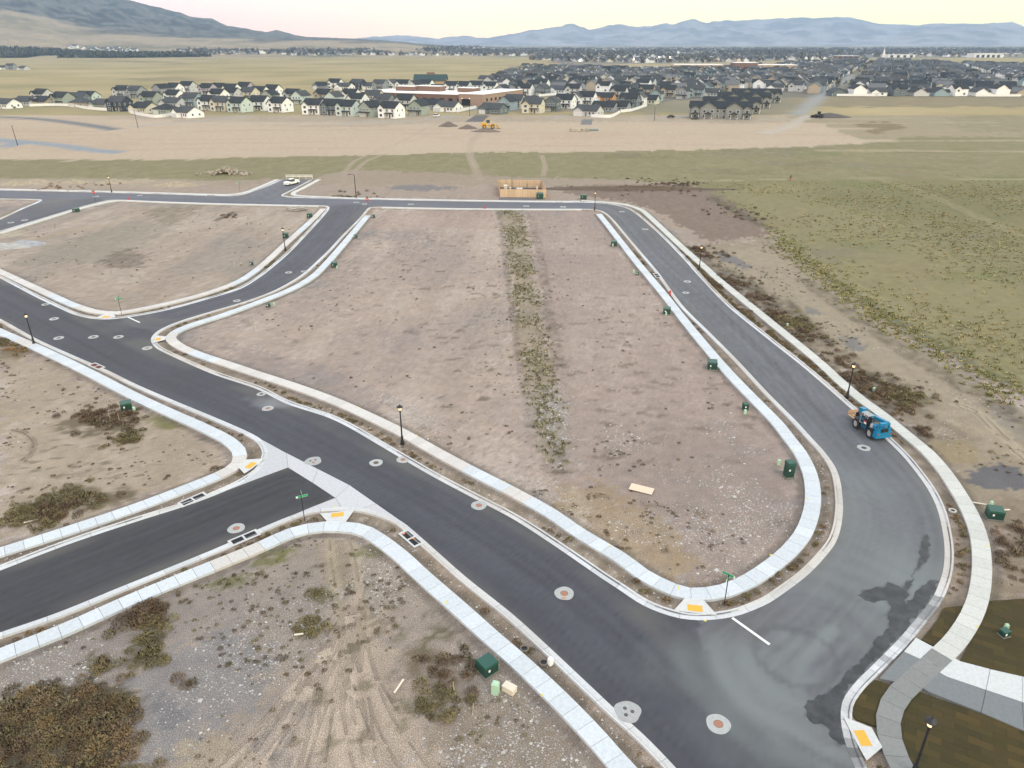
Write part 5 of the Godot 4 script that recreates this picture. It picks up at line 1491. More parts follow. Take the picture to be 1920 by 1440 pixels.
# ---------------------------------------------------------------- lamps, signs, hydrants, utility boxes
func lamp(at: Vector2, label: String) -> void:
	var o := thing("street_lamp", label, "street lamp", Vector3(at.x, 0, at.y), rng.randf(), "black lantern street lamps")
	var mb := MB.new()
	mb.tube(Vector3(0, -0.1, 0), Vector3(0, 0.25, 0), 0.24, 0.24, 12)
	mb.tube(Vector3(0, 0.25, 0), Vector3(0, 0.85, 0), 0.19, 0.13, 12)
	mb.tube(Vector3(0, 0.85, 0), Vector3(0, 0.93, 0), 0.17, 0.17, 12)
	put("base", mb.done(), M.black, o)
	var mp := MB.new()
	mp.tube(Vector3(0, 0.93, 0), Vector3(0, 4.2, 0), 0.095, 0.07, 10)
	mp.tube(Vector3(0, 4.1, 0), Vector3(0, 4.16, 0), 0.11, 0.11, 10)
	put("post", mp.done(), M.black, o)
	var mh := MB.new()
	mh.tube(Vector3(0, 4.2, 0), Vector3(0, 4.34, 0), 0.08, 0.2, 10)
	for k in 4:
		var t := TAU * k / 4 + 0.4
		mh.tube(Vector3(cos(t) * 0.19, 4.34, sin(t) * 0.19), Vector3(cos(t) * 0.25, 4.72, sin(t) * 0.25), 0.018, 0.018, 5)
	mh.tube(Vector3(0, 4.72, 0), Vector3(0, 4.78, 0), 0.36, 0.36, 12)
	mh.tube(Vector3(0, 4.78, 0), Vector3(0, 4.98, 0), 0.34, 0.1, 12)
	mh.tube(Vector3(0, 4.98, 0), Vector3(0, 5.16, 0), 0.04, 0.015, 8)
	put("lantern_frame", mh.done(), M.black, o)
	var ml := MB.new()
	ml.tube(Vector3(0, 4.36, 0), Vector3(0, 4.71, 0), 0.15, 0.21, 10)
	put("lamp_glass", ml.done(), M.lit, o)
	var l := OmniLight3D.new()
	l.name = "lamp_light"
	l.light_color = Color(1.0, 0.8, 0.55)
	l.light_energy = 0.5
	l.light_size = 0.12
	l.omni_range = 30.0
	l.omni_attenuation = 2.0
	l.shadow_enabled = true
	l.position = Vector3(0, 4.53, 0)
	o.add_child(l)

func street_sign(at: Vector2, turn: float, label: String) -> void:
	var o := thing("street_sign", label, "street sign", Vector3(at.x, 0, at.y), turn, "green street name signs at the corners")
	var mb := MB.new()
	mb.tube(Vector3(0, -0.1, 0), Vector3(0, 3.05, 0), 0.04, 0.04, 8)
	put("post", mb.done(), M.black, o)
	for k in 2:
		var m := MB.new()
		m.box(Vector3(0, 0, 0), Vector3(1.15, 0.24, 0.025))
		var b := put("blade", m.done(), M.sign_green, o, Vector3(0.06, 2.72 + 0.27 * k, 0), 0.0 if k == 0 else 1.5)
		var w := MB.new()
		for s in [-1.0, 1.0]:
			w.box(Vector3(-0.47, 0, 0.0145 * s), Vector3(0.15, 0.18, 0.004))
			w.box(Vector3(0.0, 0.108, 0.0145 * s), Vector3(1.13, 0.012, 0.004))
			w.box(Vector3(0.0, -0.108, 0.0145 * s), Vector3(1.13, 0.012, 0.004))
		put("border", w.done(), M.white, b)

func stop_sign(at: Vector2, turn: float, label: String) -> void:
	var o := thing("stop_sign", label, "stop sign", Vector3(at.x, 0, at.y), turn, "red stop signs along the far street")
	var mb := MB.new()
	mb.tube(Vector3(0, -0.1, 0), Vector3(0, 2.9, 0), 0.04, 0.04, 8)
	put("post", mb.done(), M.dark, o)
	var m := MB.new()
	m.tube(Vector3(0, 2.5, 0.045), Vector3(0, 2.5, 0.07), 0.44, 0.44, 8)
	put("sign_face", m.done(), M.red, o)
	var t := TextMesh.new()
	t.text = "STOP"
	t.font_size = 26
	t.pixel_size = 0.009
	t.depth = 0.006
	put("lettering", t, M.white, o, Vector3(0, 2.5, 0.073))
	var b := MB.new()
	b.box(Vector3(0, 2.97, 0), Vector3(0.9, 0.16, 0.02))
	put("name_blade", b.done(), M.sign_green, o)

func hydrant(at: Vector2, label: String) -> void:
	var o := thing("fire_hydrant", label, "fire hydrant", Vector3(at.x, 0, at.y), rng.randf() * 3.0, "red fire hydrants")
	var mb := MB.new()
	mb.tube(Vector3(0, -0.1, 0), Vector3(0, 0.08, 0), 0.2, 0.2, 12)
	mb.tube(Vector3(0, 0.08, 0), Vector3(0, 0.66, 0), 0.14, 0.13, 12)
	mb.tube(Vector3(0, 0.66, 0), Vector3(0, 0.72, 0), 0.19, 0.19, 12)
	put("barrel", mb.done(), M.red, o)
	var mc := MB.new()
	mc.tube(Vector3(0, 0.72, 0), Vector3(0, 0.88, 0), 0.16, 0.07, 12)
	mc.tube(Vector3(0, 0.88, 0), Vector3(0, 0.95, 0), 0.035, 0.035, 6)
	put("bonnet", mc.done(), M.red, o)
	for a in [0.0, PI, PI * 0.5]:
		var mn := MB.new()
		mn.tube(Vector3(0.12, 0.5, 0), Vector3(0.25, 0.5, 0), 0.075 if a != PI * 0.5 else 0.1, 0.075 if a != PI * 0.5 else 0.1, 10)
		put("nozzle", mn.done(), M.red, o, Vector3.ZERO, a)

func utility_box(at: Vector2, s: Vector3, turn: float, label: String) -> void:
	var o := thing("transformer_box", label, "utility box", Vector3(at.x, -0.05, at.y), turn, "dark green utility boxes behind the walks")
	var mb := MB.new()
	mb.col = alb(150, 148, 140)
	mb.box(Vector3(0, 0.06, 0), Vector3(s.x + 0.16, 0.16, s.z + 0.16), Basis.IDENTITY, 0.97)
	put("pad", mb.done(), M.concrete, o)
	var m := MB.new()
	m.box(Vector3(0, 0.14 + s.y * 0.40, 0), Vector3(s.x, s.y * 0.8, s.z))
	put("cabinet", m.done(), M.green_box, o)
	var l := MB.new()
	l.box(Vector3(0, 0.14 + s.y * 0.9, 0), Vector3(s.x + 0.07, s.y * 0.2, s.z + 0.07), Basis(Vector3.RIGHT, 0.06), 0.93)
	put("lid", l.done(), M.green_lid, o)
	var h := MB.new()
	h.box(Vector3(-s.x * 0.2, 0.14 + s.y * 0.5, s.z * 0.5 + 0.012), Vector3(0.16, 0.2, 0.02))
	put("warning_label", h.done(), M.white, o)
	var d := MB.new()
	d.box(Vector3(0.04, 0.14 + s.y * 0.36, s.z * 0.5 + 0.008), Vector3(0.02, s.y * 0.7, 0.012))
	put("door_seam", d.done(), M.dark, o)

func pedestal(at: Vector2, s: float, label: String) -> void:
	var o := thing("utility_pedestal", label, "utility pedestal", Vector3(at.x, -0.06, at.y), rng.randf_range(-0.5, 0.9), "pale green utility pedestals")
	var m := MB.new()
	m.box(Vector3(0, 0.36 * s, 0), Vector3(0.42, 0.74, 0.36) * s, Basis.IDENTITY, 0.9)
	put("housing", m.done(), M.mint, o)
	var c := MB.new()
	c.box(Vector3(0, 0.79 * s, 0), Vector3(0.42, 0.13, 0.37) * s, Basis.IDENTITY, 0.55)
	put("cap", c.done(), M.mint, o)

func build_street_things() -> void:
	for l in [[Vector2(-73.3, -104.08), "black lantern street lamp at the weedy corner lot, beside the storm drain road"], [Vector2(-12.64, -73.39), "tall black lantern street lamp in the strip midway along the middle lot"], [Vector2(43.61, -85.37), "black lantern street lamp just beyond the blue telehandler"], [Vector2(38.13, -144.66), "black lantern street lamp on the outer walk where the brush begins"], [Vector2(22.79, -202.75), "black lantern street lamp at the far bend of the loop road"], [Vector2(-50.42, -159.8), "black lantern street lamp on the curved street beside a green box"], [Vector2(25.39, -31.39), "black lantern street lamp on the sodded lawn with its glass lit"], [Vector2(-123, -228.29), "black lantern street lamp on the far street near the red hydrant"]]:
		lamp(l[0], l[1])
	# arm lamp and bare poles
	var arm := thing("arm_lamp", "dark pole lamp with a short side arm at the mouth of the curved street", "street lamp", Vector3(Vector2(-45.99, -218.61).x, 0, Vector2(-45.99, -218.61).y))
	var ma := MB.new()
	ma.tube(Vector3(0, -0.1, 0), Vector3(0, 6.9, 0), 0.14, 0.09, 8)
	put("post", ma.done(), M.dark, arm)
	var mb2 := MB.new()
	mb2.tube(Vector3(0, 6.85, 0), Vector3(-1.2, 7.0, 0), 0.06, 0.05, 6)
	mb2.box(Vector3(-1.45, 7.0, 0), Vector3(0.75, 0.12, 0.28))
	put("arm", mb2.done(), M.dark, arm)
	for p in [[Vector2(-221.63, -342), 8.0, "dark pole at the pale new street beyond the green strip"], [Vector2(-200.99, -414), 9.0, "leaning dark pole before the white fenced ranch houses"], [Vector2(83.68, -454), 7.0, "thin pole between the white fenced houses and the townhouses"], [Vector2(-26.36, -485), 6.5, "thin pole beside the pale street past the white gabled row"]]:
		var o := thing("utility_pole", p[2], "pole", Vector3(p[0].x, 0, p[0].y), 0.0, "thin poles beyond the fields")
		var m := MB.new()
		var ht: float = p[1]
		m.tube(Vector3(0, -0.2, 0), Vector3(-0.3, ht, 0), 0.17, 0.1, 8)
		put("post", m.done(), M.dark, o)
		var mh := MB.new()
		mh.box(Vector3(-0.3, ht, 0), Vector3(0.9, 0.14, 0.2))
		put("lamp_head", mh.done(), M.dark, o)
	street_sign(Vector2(-20.11, -58.55), 0.45, "green street name sign on a black post at the tip of the nearest lot")
	street_sign(Vector2(17.5, -46.84), 0.9, "green street name sign on a black post at the tip of the middle lot")
	street_sign(Vector2(-66.44, -117.65), 0.2, "green street name sign at the tip of the lot across the curved street")
	street_sign(Vector2(-83.88, -229.17), 0.3, "green street name sign by the short road with the pickup")
	stop_sign(Vector2(-40.01, -204.52), 0.15, "red stop sign at the far end of the curved street")
	stop_sign(Vector2(-121.15, -215.02), 0.15, "red stop sign at the mouth of the cross street")
	hydrant(Vector2(-111.94, -216.2), "red fire hydrant on the far edge of the lot across the curved street")
	hydrant(Vector2(-7.52, -203.45), "red fire hydrant at the far end of the middle lot near the swale")
	hydrant(Vector2(28.9, -128.06), "red fire hydrant in the strip of the middle lot on the loop road")
	for b in [[Vector2(-1.81, -39.79), Vector3(1.2, 0.95, 1.1), 0.7, "large dark green utility box nearest the camera with a pale green pedestal"], [Vector2(-48.53, -82.02), Vector3(1.25, 1.0, 1.1), 0.5, "dark green utility box behind the walk of the weedy corner lot"], [Vector2(28.37, -94.8), Vector3(1.3, 1.1, 1.2), -0.2, "dark green utility box on the middle lot level with the outer lamp by the telehandler"], [Vector2(26.37, -117.92), Vector3(1.2, 1.0, 1.1), -0.2, "dark green utility box on the middle lot just below the red hydrant"], [Vector2(23.13, -163.54), Vector3(1.3, 1.1, 1.2), -0.1, "dark green utility box on the middle lot near the far bend"], [Vector2(8.18, -218.2), Vector3(2.0, 1.7, 1.6), 0.0, "big dark green utility box against the wooden enclosure"], [Vector2(21.03, -217.8), Vector3(1.7, 1.3, 1.4), 0.0, "dark green utility box beside the far bend, away from the enclosure"], [Vector2(-36.51, -146.22), Vector3(1.2, 1.0, 1.0), 0.1, "dark green utility box on the middle lot beside the curved street"], [Vector2(-53.44, -171.01), Vector3(1.2, 1.1, 1.0), 0.1, "dark green utility box behind the lamp of the curved street"], [Vector2(-53.27, -192.97), Vector3(1.3, 1.1, 1.1), 0.1, "dark green utility box at the far corner of the lot across the curved street"], [Vector2(-118.79, -200.3), Vector3(1.5, 0.9, 1.2), 0.2, "dark green utility box beside the cross street"], [Vector2(29.48, -66.42), Vector3(0.85, 1.75, 0.8), 0.15, "tall narrow dark green utility cabinet inside the bend of the loop road"], [Vector2(46.95, -58.99), Vector3(1.35, 0.95, 1.1), -0.25, "dark green utility box outside the bend with tan debris beside it"], [Vector2(-36.54, -192.97), Vector3(0.8, 0.7, 0.8), 0.1, "small dark green utility box at the far left corner of the middle lot"], [Vector2(-36.93, -171.01), Vector3(0.8, 0.7, 0.8), 0.1, "small dark green utility box farther up the middle lot beside the curved street"], [Vector2(-54.02, -147.8), Vector3(0.6, 0.6, 0.6), 0.1, "small dark green utility box on the lot inside the curved street"], [Vector2(-42.65, -121.52), Vector3(0.7, 0.6, 0.7), 0.3, "small dark green utility box at the lower bend of the curved street"], [Vector2(29.38, -82.02), Vector3(0.6, 0.8, 0.6), 0.2, "small dark green utility box halfway down the middle lot"], [Vector2(38.39, -43.31), Vector3(0.6, 0.5, 0.5), 0.3, "small dark green utility box set in the sod lawn"], [Vector2(24.94, -140.9), Vector3(0.5, 0.5, 0.5), 0.0, "tiny dark green utility box behind the walk above the hydrant"]]:
		utility_box(b[0], b[1], b[2], b[3])
	for p in [[Vector2(-1.18, -37.84), 1.25, "pale green utility pedestal beside the large green box nearest the camera"], [Vector2(29.25, -68.81), 0.8, "pale green pedestal beside the tall green cabinet"], [Vector2(29.08, -81), 0.7, "pale green pedestal in front of the small box halfway down the middle lot"], [Vector2(28.06, -94.43), 0.75, "pale green pedestal in front of the box level with the outer lamp"], [Vector2(26.18, -117.38), 0.7, "pale green pedestal in front of the box below the hydrant"], [Vector2(22.83, -163.07), 0.8, "pale green pedestal in front of the box near the far bend"], [Vector2(24.37, -142.01), 0.8, "pale green pedestal beside the tiny box above the hydrant"], [Vector2(-47.39, -81.58), 0.8, "pale green pedestal by the box of the weedy corner lot"], [Vector2(38.98, -44), 0.7, "pale green pedestal in the sod lawn"], [Vector2(47.88, -60.98), 0.7, "pale green pedestal behind the box outside the bend"], [Vector2(48.01, -87.46), 0.7, "pale green pedestal in the brush past the outer walk"], [Vector2(44.82, -111.73), 0.7, "pale green pedestal in the brush by the loop road"], [Vector2(-41.79, -122.09), 0.7, "pale green pedestal at the lower bend of the curved street"], [Vector2(-35.8, -145.44), 0.7, "pale green pedestal beside the box on the curved street"]]:
		pedestal(p[0], p[1], p[2])
	var hb := thing("service_box", "low beige service box lying beside the pale green pedestal nearest the camera", "service box", Vector3(Vector2(-0.19, -38.03).x, -0.06, Vector2(-0.19, -38.03).y), -0.6)
	var m1 := MB.new()
	m1.box(Vector3(0, 0.2, 0), Vector3(0.95, 0.44, 0.6), Basis.IDENTITY, 0.94)
	put("housing", m1.done(), M.beige, hb)
	var m2 := MB.new()
	m2.box(Vector3(0, 0.45, 0), Vector3(0.98, 0.07, 0.63), Basis.IDENTITY, 0.96)
	put("lid", m2.done(), M.beige, hb)
	# white marker at the kerb
	var mk := thing("kerb_marker", "small white square marker standing at the kerb of the nearest lot", "marker", Vector3(Vector2(2.86, -40.4).x, 0, Vector2(2.86, -40.4).y), 0.7)
	var m3 := MB.new()
	m3.box(Vector3(0, 0.3, 0), Vector3(0.34, 0.62, 0.3))
	put("block", m3.done(), M.white, mk)
	# loose things on the lots
	var bd := thing("plywood_sheet", "pale plywood sheet lying flat on the middle lot", "board", Vector3(Vector2(13.43, -63.96).x, 0.0, Vector2(13.43, -63.96).y), -0.42)
	var m4 := MB.new()
	m4.col = Color(0.62, 0.50, 0.38)
	m4.box(Vector3(0, 0.02, 0), Vector3(2.44, 0.035, 1.22), Basis(Vector3.FORWARD, 0.02))
	put("sheet", m4.done(), M.v, bd)
	for s in [[Vector2(-8.13, -38.36), 1.35, 1.2, "white lath lying on the nearest lot beside the tyre ruts"], [Vector2(-16.68, -43.43), 0.7, 0.2, "short pale lath lying among the weeds of the nearest lot"], [Vector2(-46.23, -58.46), 1.8, 0.5, "white pipe lying in the brush of the weedy corner lot"], [Vector2(47.08, -61.26), 1.5, -0.3, "pale board leaning by the green box outside the bend"], [Vector2(48.55, -60.15), 1.6, 0.15, "tan plank beside the green box outside the bend"]]:
		var o := thing("loose_board", s[3], "board", Vector3(s[0].x, -0.02, s[0].y), s[2])
		var m := MB.new()
		m.col = Color(0.62, 0.56, 0.46)
		m.box(Vector3(0, 0.05, 0), Vector3(s[1], 0.07, 0.14), Basis(Vector3.FORWARD, 0.03))
		put("board", m.done(), M.v, o)
	var where := ["beside the brush of the weedy corner lot", "beside the first stake on the weedy corner lot", "inside the curve of the curved street", "close to the other stake inside the curve", "behind the lamp of the curved street", "below the curved street on the middle lot", "near the lower bend of the curved street", "at the far corner of the middle lot", "a few steps from the far corner of the middle lot", "in the grass strip past the far bend", "inside the lower bend of the curved street", "inside the lower bend, farther from the kerb", "on the weedy corner lot away from the walk", "among the stones near the pale green pedestal", "among the brush below the pale green pedestal"]
	var sp := [Vector2(-49.33, -79.3), Vector2(-47.95, -78.88), Vector2(-57.56, -147.8), Vector2(-56.24, -147.8), Vector2(-57.36, -168.96), Vector2(-35.53, -129.63), Vector2(-39.62, -122.37), Vector2(-37.69, -199.62), Vector2(-33.86, -195.58), Vector2(39.47, -229.17), Vector2(-41.08, -109.79), Vector2(-43.04, -113.23), Vector2(-54.29, -81.73), Vector2(-4.1, -37.75), Vector2(-2.72, -35.92)]
	for k in sp.size():
		var o := thing("survey_stake", "thin wooden survey stake " + where[k], "stake", Vector3(sp[k].x, 0, sp[k].y), rng.randf() * 3.0, "thin wooden survey stakes")
		var m := MB.new()
		m.col = Color(0.56, 0.49, 0.38)
		var lean := Vector3(rng.randf_range(-0.12, 0.12), 1.0, rng.randf_range(-0.1, 0.1))
		m.tube(Vector3(0, -0.1, 0), lean, 0.022, 0.022, 4)
		put("lath", m.done(), M.v, o)
	# sprayed survey marks
	var yel := mat(Color(0.58, 0.52, 0.12), 0.8)
	var org := mat(Color(0.62, 0.2, 0.08), 0.8)
	var marks := [[Vector2(-19.42, -82.32), 0], [Vector2(-11.22, -75.15), 0], [Vector2(-0.78, -65.07), 0], [Vector2(8.9, -54.34), 0], [Vector2(-5.37, -46.9), 0], [Vector2(2.15, -37.42), 0], [Vector2(29.83, -61.92), 0], [Vector2(23.31, -53.04), 0], [Vector2(43.55, -54.34), 0], [Vector2(31.81, -71.81), 0], [Vector2(14.1, -48.72), 0], [Vector2(36.8, -44.17), 0], [Vector2(-17.64, -60.7), 2], [Vector2(15.46, -44.94), 2], [Vector2(-10.19, -56.27), 1], [Vector2(-9.2, -55.53), 1], [Vector2(4.31, -47.54), 1], [Vector2(-21.72, -69.15), 1]]
	for e in marks:
		var mb := MB.new()
		var pts := PackedVector2Array()
		var t0 := rng.randf() * 3.0
		for i in 9:
			var t := TAU * i / 9
			var r := rng.randf_range(0.07, 0.16)
			pts.append(e[0] + Vector2(cos(t) * r * 1.5, sin(t) * r * 0.8).rotated(t0))
		mb.poly(pts, WALK_Y + 0.011 if e[1] == 0 else ROAD_Y + 0.055 if e[1] == 1 else ROAD_Y + 0.02)
		tag(put("paint_mark", mb.done(), org if e[1] == 1 else yel, self), "small sprayed survey mark on the concrete", "", "", "structure")

# ---------------------------------------------------------------- vehicles
func wheel(parent: Node3D, called: String, at: Vector3, r: float, w: float, rim: Material) -> void:
	var m := MB.new()
	var k := 20
	for s in [[r * 0.62, r * 0.94, w * 0.5, w * 0.46], [r * 0.94, r, w * 0.46, w * 0.34]]:
		for e in [-1.0, 1.0]:
			for i in k:
				var t0 := TAU * i / k
				var t1 := TAU * (i + 1) / k
				var a := Vector3(cos(t0), sin(t0), 0)
				var b := Vector3(cos(t1), sin(t1), 0)
				var z0 := Vector3(0, 0, s[2] * e)
				var z1 := Vector3(0, 0, s[3] * e)
				if e > 0:
					m.quad(a * s[0] + z0, a * s[1] + z1, b * s[1] + z1, b * s[0] + z0)
				else:
					m.quad(b * s[0] + z0, b * s[1] + z1, a * s[1] + z1, a * s[0] + z0)
	m.tube(Vector3(0, 0, -w * 0.34), Vector3(0, 0, w * 0.34), r, r, k, false)
	if r > 0.5:
		for i in 18:
			var t := TAU * i / 18
			for e in [-1.0, 1.0]:
				m.box(Vector3(cos(t + 0.09 * e) * r, sin(t + 0.09 * e) * r, w * 0.2 * e), Vector3(0.06, 0.09, w * 0.42), Basis(Vector3.BACK, t) * Basis(Vector3.RIGHT, 0.4 * e))
	var o := put(called, m.done(), M.tyre, parent, at)
	var h := MB.new()
	h.tube(Vector3(0, 0, -w * 0.36), Vector3(0, 0, w * 0.36), r * 0.62, r * 0.62, 16)
	h.tube(Vector3(0, 0, -w * 0.46), Vector3(0, 0, w * 0.46), r * 0.22, r * 0.18, 10)
	put("rim", h.done(), rim, o)

func build_vehicles() -> void:
	# telehandler: x is forwards
	var fw := Vector2(41.25, -77.38)
	var rw := Vector2(41.65, -74.51)
	var d := (fw - rw).normalized()
	d = Vector2(-0.22, -0.975)
	var mid := (fw + rw) * 0.5 + Vector2(-d.y, d.x) * 0.95
	var t := thing("telehandler", "blue telehandler with timber on its forks parked against the outer kerb", "telehandler", Vector3(mid.x, ROAD_Y, mid.y), atan2(-d.y, d.x))
	t.scale = Vector3(0.86, 0.96, 0.92)
	var m := MB.new()
	m.box(Vector3(0.0, 0.95, 0), Vector3(4.4, 0.55, 1.15))
	m.box(Vector3(-0.1, 1.0, -0.85), Vector3(1.0, 0.5, 0.55))
	put("chassis", m.done(), M.teal_dark, t)
	m = MB.new()
	m.box(Vector3(-2.0, 1.32, 0.05), Vector3(1.5, 0.95, 2.0), Basis.IDENTITY, 0.86)
	m.box(Vector3(-2.45, 0.9, 0), Vector3(0.8, 0.75, 2.25), Basis.IDENTITY, 0.94)
	put("engine_hood", m.done(), M.teal, t)
	m = MB.new()
	m.box(Vector3(-2.79, 1.5, 0.0), Vector3(0.06, 0.5, 0.95))
	put("rear_grille", m.done(), M.black, t)
	m = MB.new()
	for s in [-1.0, 1.0]:
		m.box(Vector3(-2.55, 1.95, 0.62 * s), Vector3(0.3, 0.9, 0.12))
	m.box(Vector3(-2.5, 2.3, -0.1), Vector3(0.5, 0.3, 1.3), Basis.IDENTITY, 0.9)
	put("boom_tower", m.done(), M.teal, t)
	m = MB.new()
	m.box(Vector3(-0.1, 2.02, 0.42), Vector3(4.9, 0.42, 0.4), Basis(Vector3.BACK, -0.12))
	put("boom", m.done(), M.teal, t)
	m = MB.new()
	m.box(Vector3(0.6, 1.86, 0.42), Vector3(4.6, 0.28, 0.27), Basis(Vector3.BACK, -0.12))
	m.box(Vector3(2.75, 1.35, 0.42), Vector3(0.5, 1.0, 0.34), Basis(Vector3.BACK, 0.25))
	put("inner_boom", m.done(), M.steel, t)
	m = MB.new()
	m.box(Vector3(2.45, 1.9, 0.42), Vector3(0.95, 0.6, 0.75), Basis(Vector3.BACK, -0.12), 0.9)
	put("boom_head", m.done(), M.teal, t)
	m = MB.new()   # open cab: posts and roof bars
	for x in [-0.62, 0.75]:
		for z in [0.38, 1.12]:
			m.tube(Vector3(x, 1.2, -z), Vector3(x * 0.92, 2.55, -z * 0.97), 0.045, 0.045, 6)
	m.box(Vector3(0.05, 2.58, -0.73), Vector3(1.4, 0.07, 0.85))
	for x in [-0.35, 0.05, 0.45]:
		m.box(Vector3(x, 2.64, -0.73), Vector3(0.09, 0.05, 0.85))
	m.box(Vector3(0.6, 1.25, -1.12), Vector3(0.55, 0.05, 0.06))
	put("cab_frame", m.done(), M.grey_paint, t)
	m = MB.new()
	m.box(Vector3(-0.62, 1.75, -0.75), Vector3(0.05, 1.1, 0.72))
	m.box(Vector3(0.3, 1.15, -0.75), Vector3(0.9, 0.1, 0.72))
	m.box(Vector3(-0.3, 1.4, -0.75), Vector3(0.4, 0.4, 0.5))
	m.box(Vector3(-0.4, 1.75, -0.75), Vector3(0.12, 0.6, 0.45))
	put("seat", m.done(), M.black, t)
	m = MB.new()
	m.box(Vector3(-0.36, 1.72, -1.15), Vector3(0.62, 0.95, 0.04))
	put("side_panel", m.done(), M.black, t)
	var st := MB.new()
	st.box(Vector3(-0.36, 1.56, -1.175), Vector3(0.46, 0.24, 0.012))
	put("sticker", st.done(), M.white, t)
	st = MB.new()
	st.box(Vector3(-0.36, 1.80, -1.175), Vector3(0.46, 0.15, 0.012))
	put("sticker", st.done(), M.red, t)
	m = MB.new()
	m.tube(Vector3(-1.25, 1.35, -0.75), Vector3(-1.25, 1.75, -0.75), 0.3, 0.24, 12)
	put("tank", m.done(), M.grey_paint, t)
	for x in [1.45, -1.45]:
		for z in [-0.95, 0.95]:
			wheel(t, "wheel", Vector3(x, 0.66, z), 0.66, 0.5, M.grey_paint)
	m = MB.new()
	for x in [1.45, -1.45]:
		for z in [-0.98, 0.98]:
			m.box(Vector3(x, 1.38, z), Vector3(1.0, 0.06, 0.5))
			m.box(Vector3(x - 0.55, 1.22, z), Vector3(0.06, 0.36, 0.5), Basis(Vector3.BACK, -0.4))
	put("fender", m.done(), M.black, t)
	m = MB.new()
	m.tube(Vector3(-1.55, 1.7, 0.62), Vector3(-1.55, 2.35, 0.62), 0.07, 0.07, 8)
	put("exhaust", m.done(), M.dark, t)
	m = MB.new()
	m.tube(Vector3(1.6, 1.5, -0.18), Vector3(-0.6, 1.75, -0.16), 0.03, 0.03, 6)
	m.tube(Vector3(2.2, 1.2, 0.2), Vector3(0.9, 1.62, 0.18), 0.05, 0.05, 6)
	put("hydraulic_hose", m.done(), M.black, t)
	m = MB.new()
	m.box(Vector3(0.95, 2.1, -1.3), Vector3(0.05, 0.3, 0.2))
	m.box(Vector3(-2.4, 1.95, -0.95), Vector3(0.05, 0.2, 0.22))
	put("mirror", m.done(), M.black, t)
	for z in [-0.8, 0.8]:
		m = MB.new()
		m.box(Vector3(-2.86, 1.05, z), Vector3(0.04, 0.14, 0.2))
		put("tail_light", m.done(), M.red, t)
	m = MB.new()
	for z in [0.75, 0.1]:
		m.box(Vector3(3.55, 0.5, z), Vector3(1.25, 0.06, 0.14))
	m.box(Vector3(2.95, 0.95, 0.42), Vector3(0.12, 0.95, 1.15))
	put("forks", m.done(), M.dark, t)
	var tm := thing("timber_load", "tan timber crate and boards resting on the telehandler forks", "timber", t.position + Vector3(d.x, 0, d.y) * 2.95 + Vector3(-d.y, 0, d.x) * 0.35, t.rotation.y)
	for k in 14:
		m = MB.new()
		m.col = Color(0.46, 0.26, 0.13).lerp(Color(0.62, 0.42, 0.25), rng.randf())
		if k < 5:
			m.box(Vector3(0, 0.58 + 0.035 * (k % 2), -0.62 + k * 0.31), Vector3(1.25, 0.05, 0.24))
		elif k < 9:
			m.box(Vector3(-0.62 + (k - 5) * 0.41, 0.83, 0.72), Vector3(0.12, 0.55, 0.05))
		elif k < 12:
			m.box(Vector3(0.66, 0.72 + (k - 9) * 0.17, 0), Vector3(0.05, 0.13, 1.45))
		else:
			m.box(Vector3(0.0, 0.74 + (k - 12) * 0.3, 0.77), Vector3(1.35, 0.11, 0.05))
		put("board", m.done(), M.v, tm)
	# pickup
	var pk := Vector2(-71.48, -242.17)
	var p := thing("pickup_truck", "white pickup truck parked at the end of the short road", "pickup truck", Vector3(pk.x, ROAD_Y, pk.y), -2.05 + PI * 0.0)
	car_body(p, true, M.white)
	var cars := [[Vector2(-46.71, -478), "white van parked on the pale street beyond the graded field", 0.9], [Vector2(42.92, -504), "pale car parked behind the first white fenced house", 0.4], [Vector2(295.92, -682), "white car on the asphalt stub street by the dense tract", 0.9], [Vector2(-348, -542), "dark car parked before the white ranch house at the mountain end", 0.2], [Vector2(-206.58, -478), "white car in front of the cream ranch house", 0.2], [Vector2(96.66, -471), "dark car beside the townhouses", 0.3], [Vector2(134.64, -468), "dark car in front of the townhouse porches", 0.1], [Vector2(108.97, -461), "black car at the corner of the townhouses", 0.1]]
	for c in cars:
		var o := thing("parked_car", c[1], "car", Vector3(c[0].x, 0, c[0].y), c[2], "cars parked among the houses")
		car_body(o, false, M.black if c[1].begins_with("dark") or c[1].begins_with("black") else M.white)
	# evening traffic on the highway beyond the tract
	var hw := resample([Vector2(124.95, -1412), Vector2(121.23, -1575), Vector2(109.85, -1827), Vector2(89.77, -2244), Vector2(62.44, -2679), Vector2(31.62, -3170)], false, 50.0)
	var says := ["leading the line nearest the tract", "second in the line", "third in the line", "fourth in the line", "fifth in the line", "sixth in the line", "seventh in the line", "eighth in the line", "ninth in the line", "tenth in the line", "eleventh in the line", "twelfth in the line", "thirteenth in the line", "fourteenth in the line", "fifteenth in the line", "sixteenth in the line"]
	for i in mini(says.size(), hw.size() - 1):
		var j := int(float(i) / says.size() * (hw.size() - 1))
		var q := hw[j]
		var o := thing("traffic_car", "car with lit headlights on the far highway, " + says[i], "car", Vector3(q.x + rng.randf_range(-6, 6), 0, q.y), atan2(1.0, 0.4), "cars with lit lights on the far highway")
		car_body(o, false, M.white if i % 2 else M.dark, true)

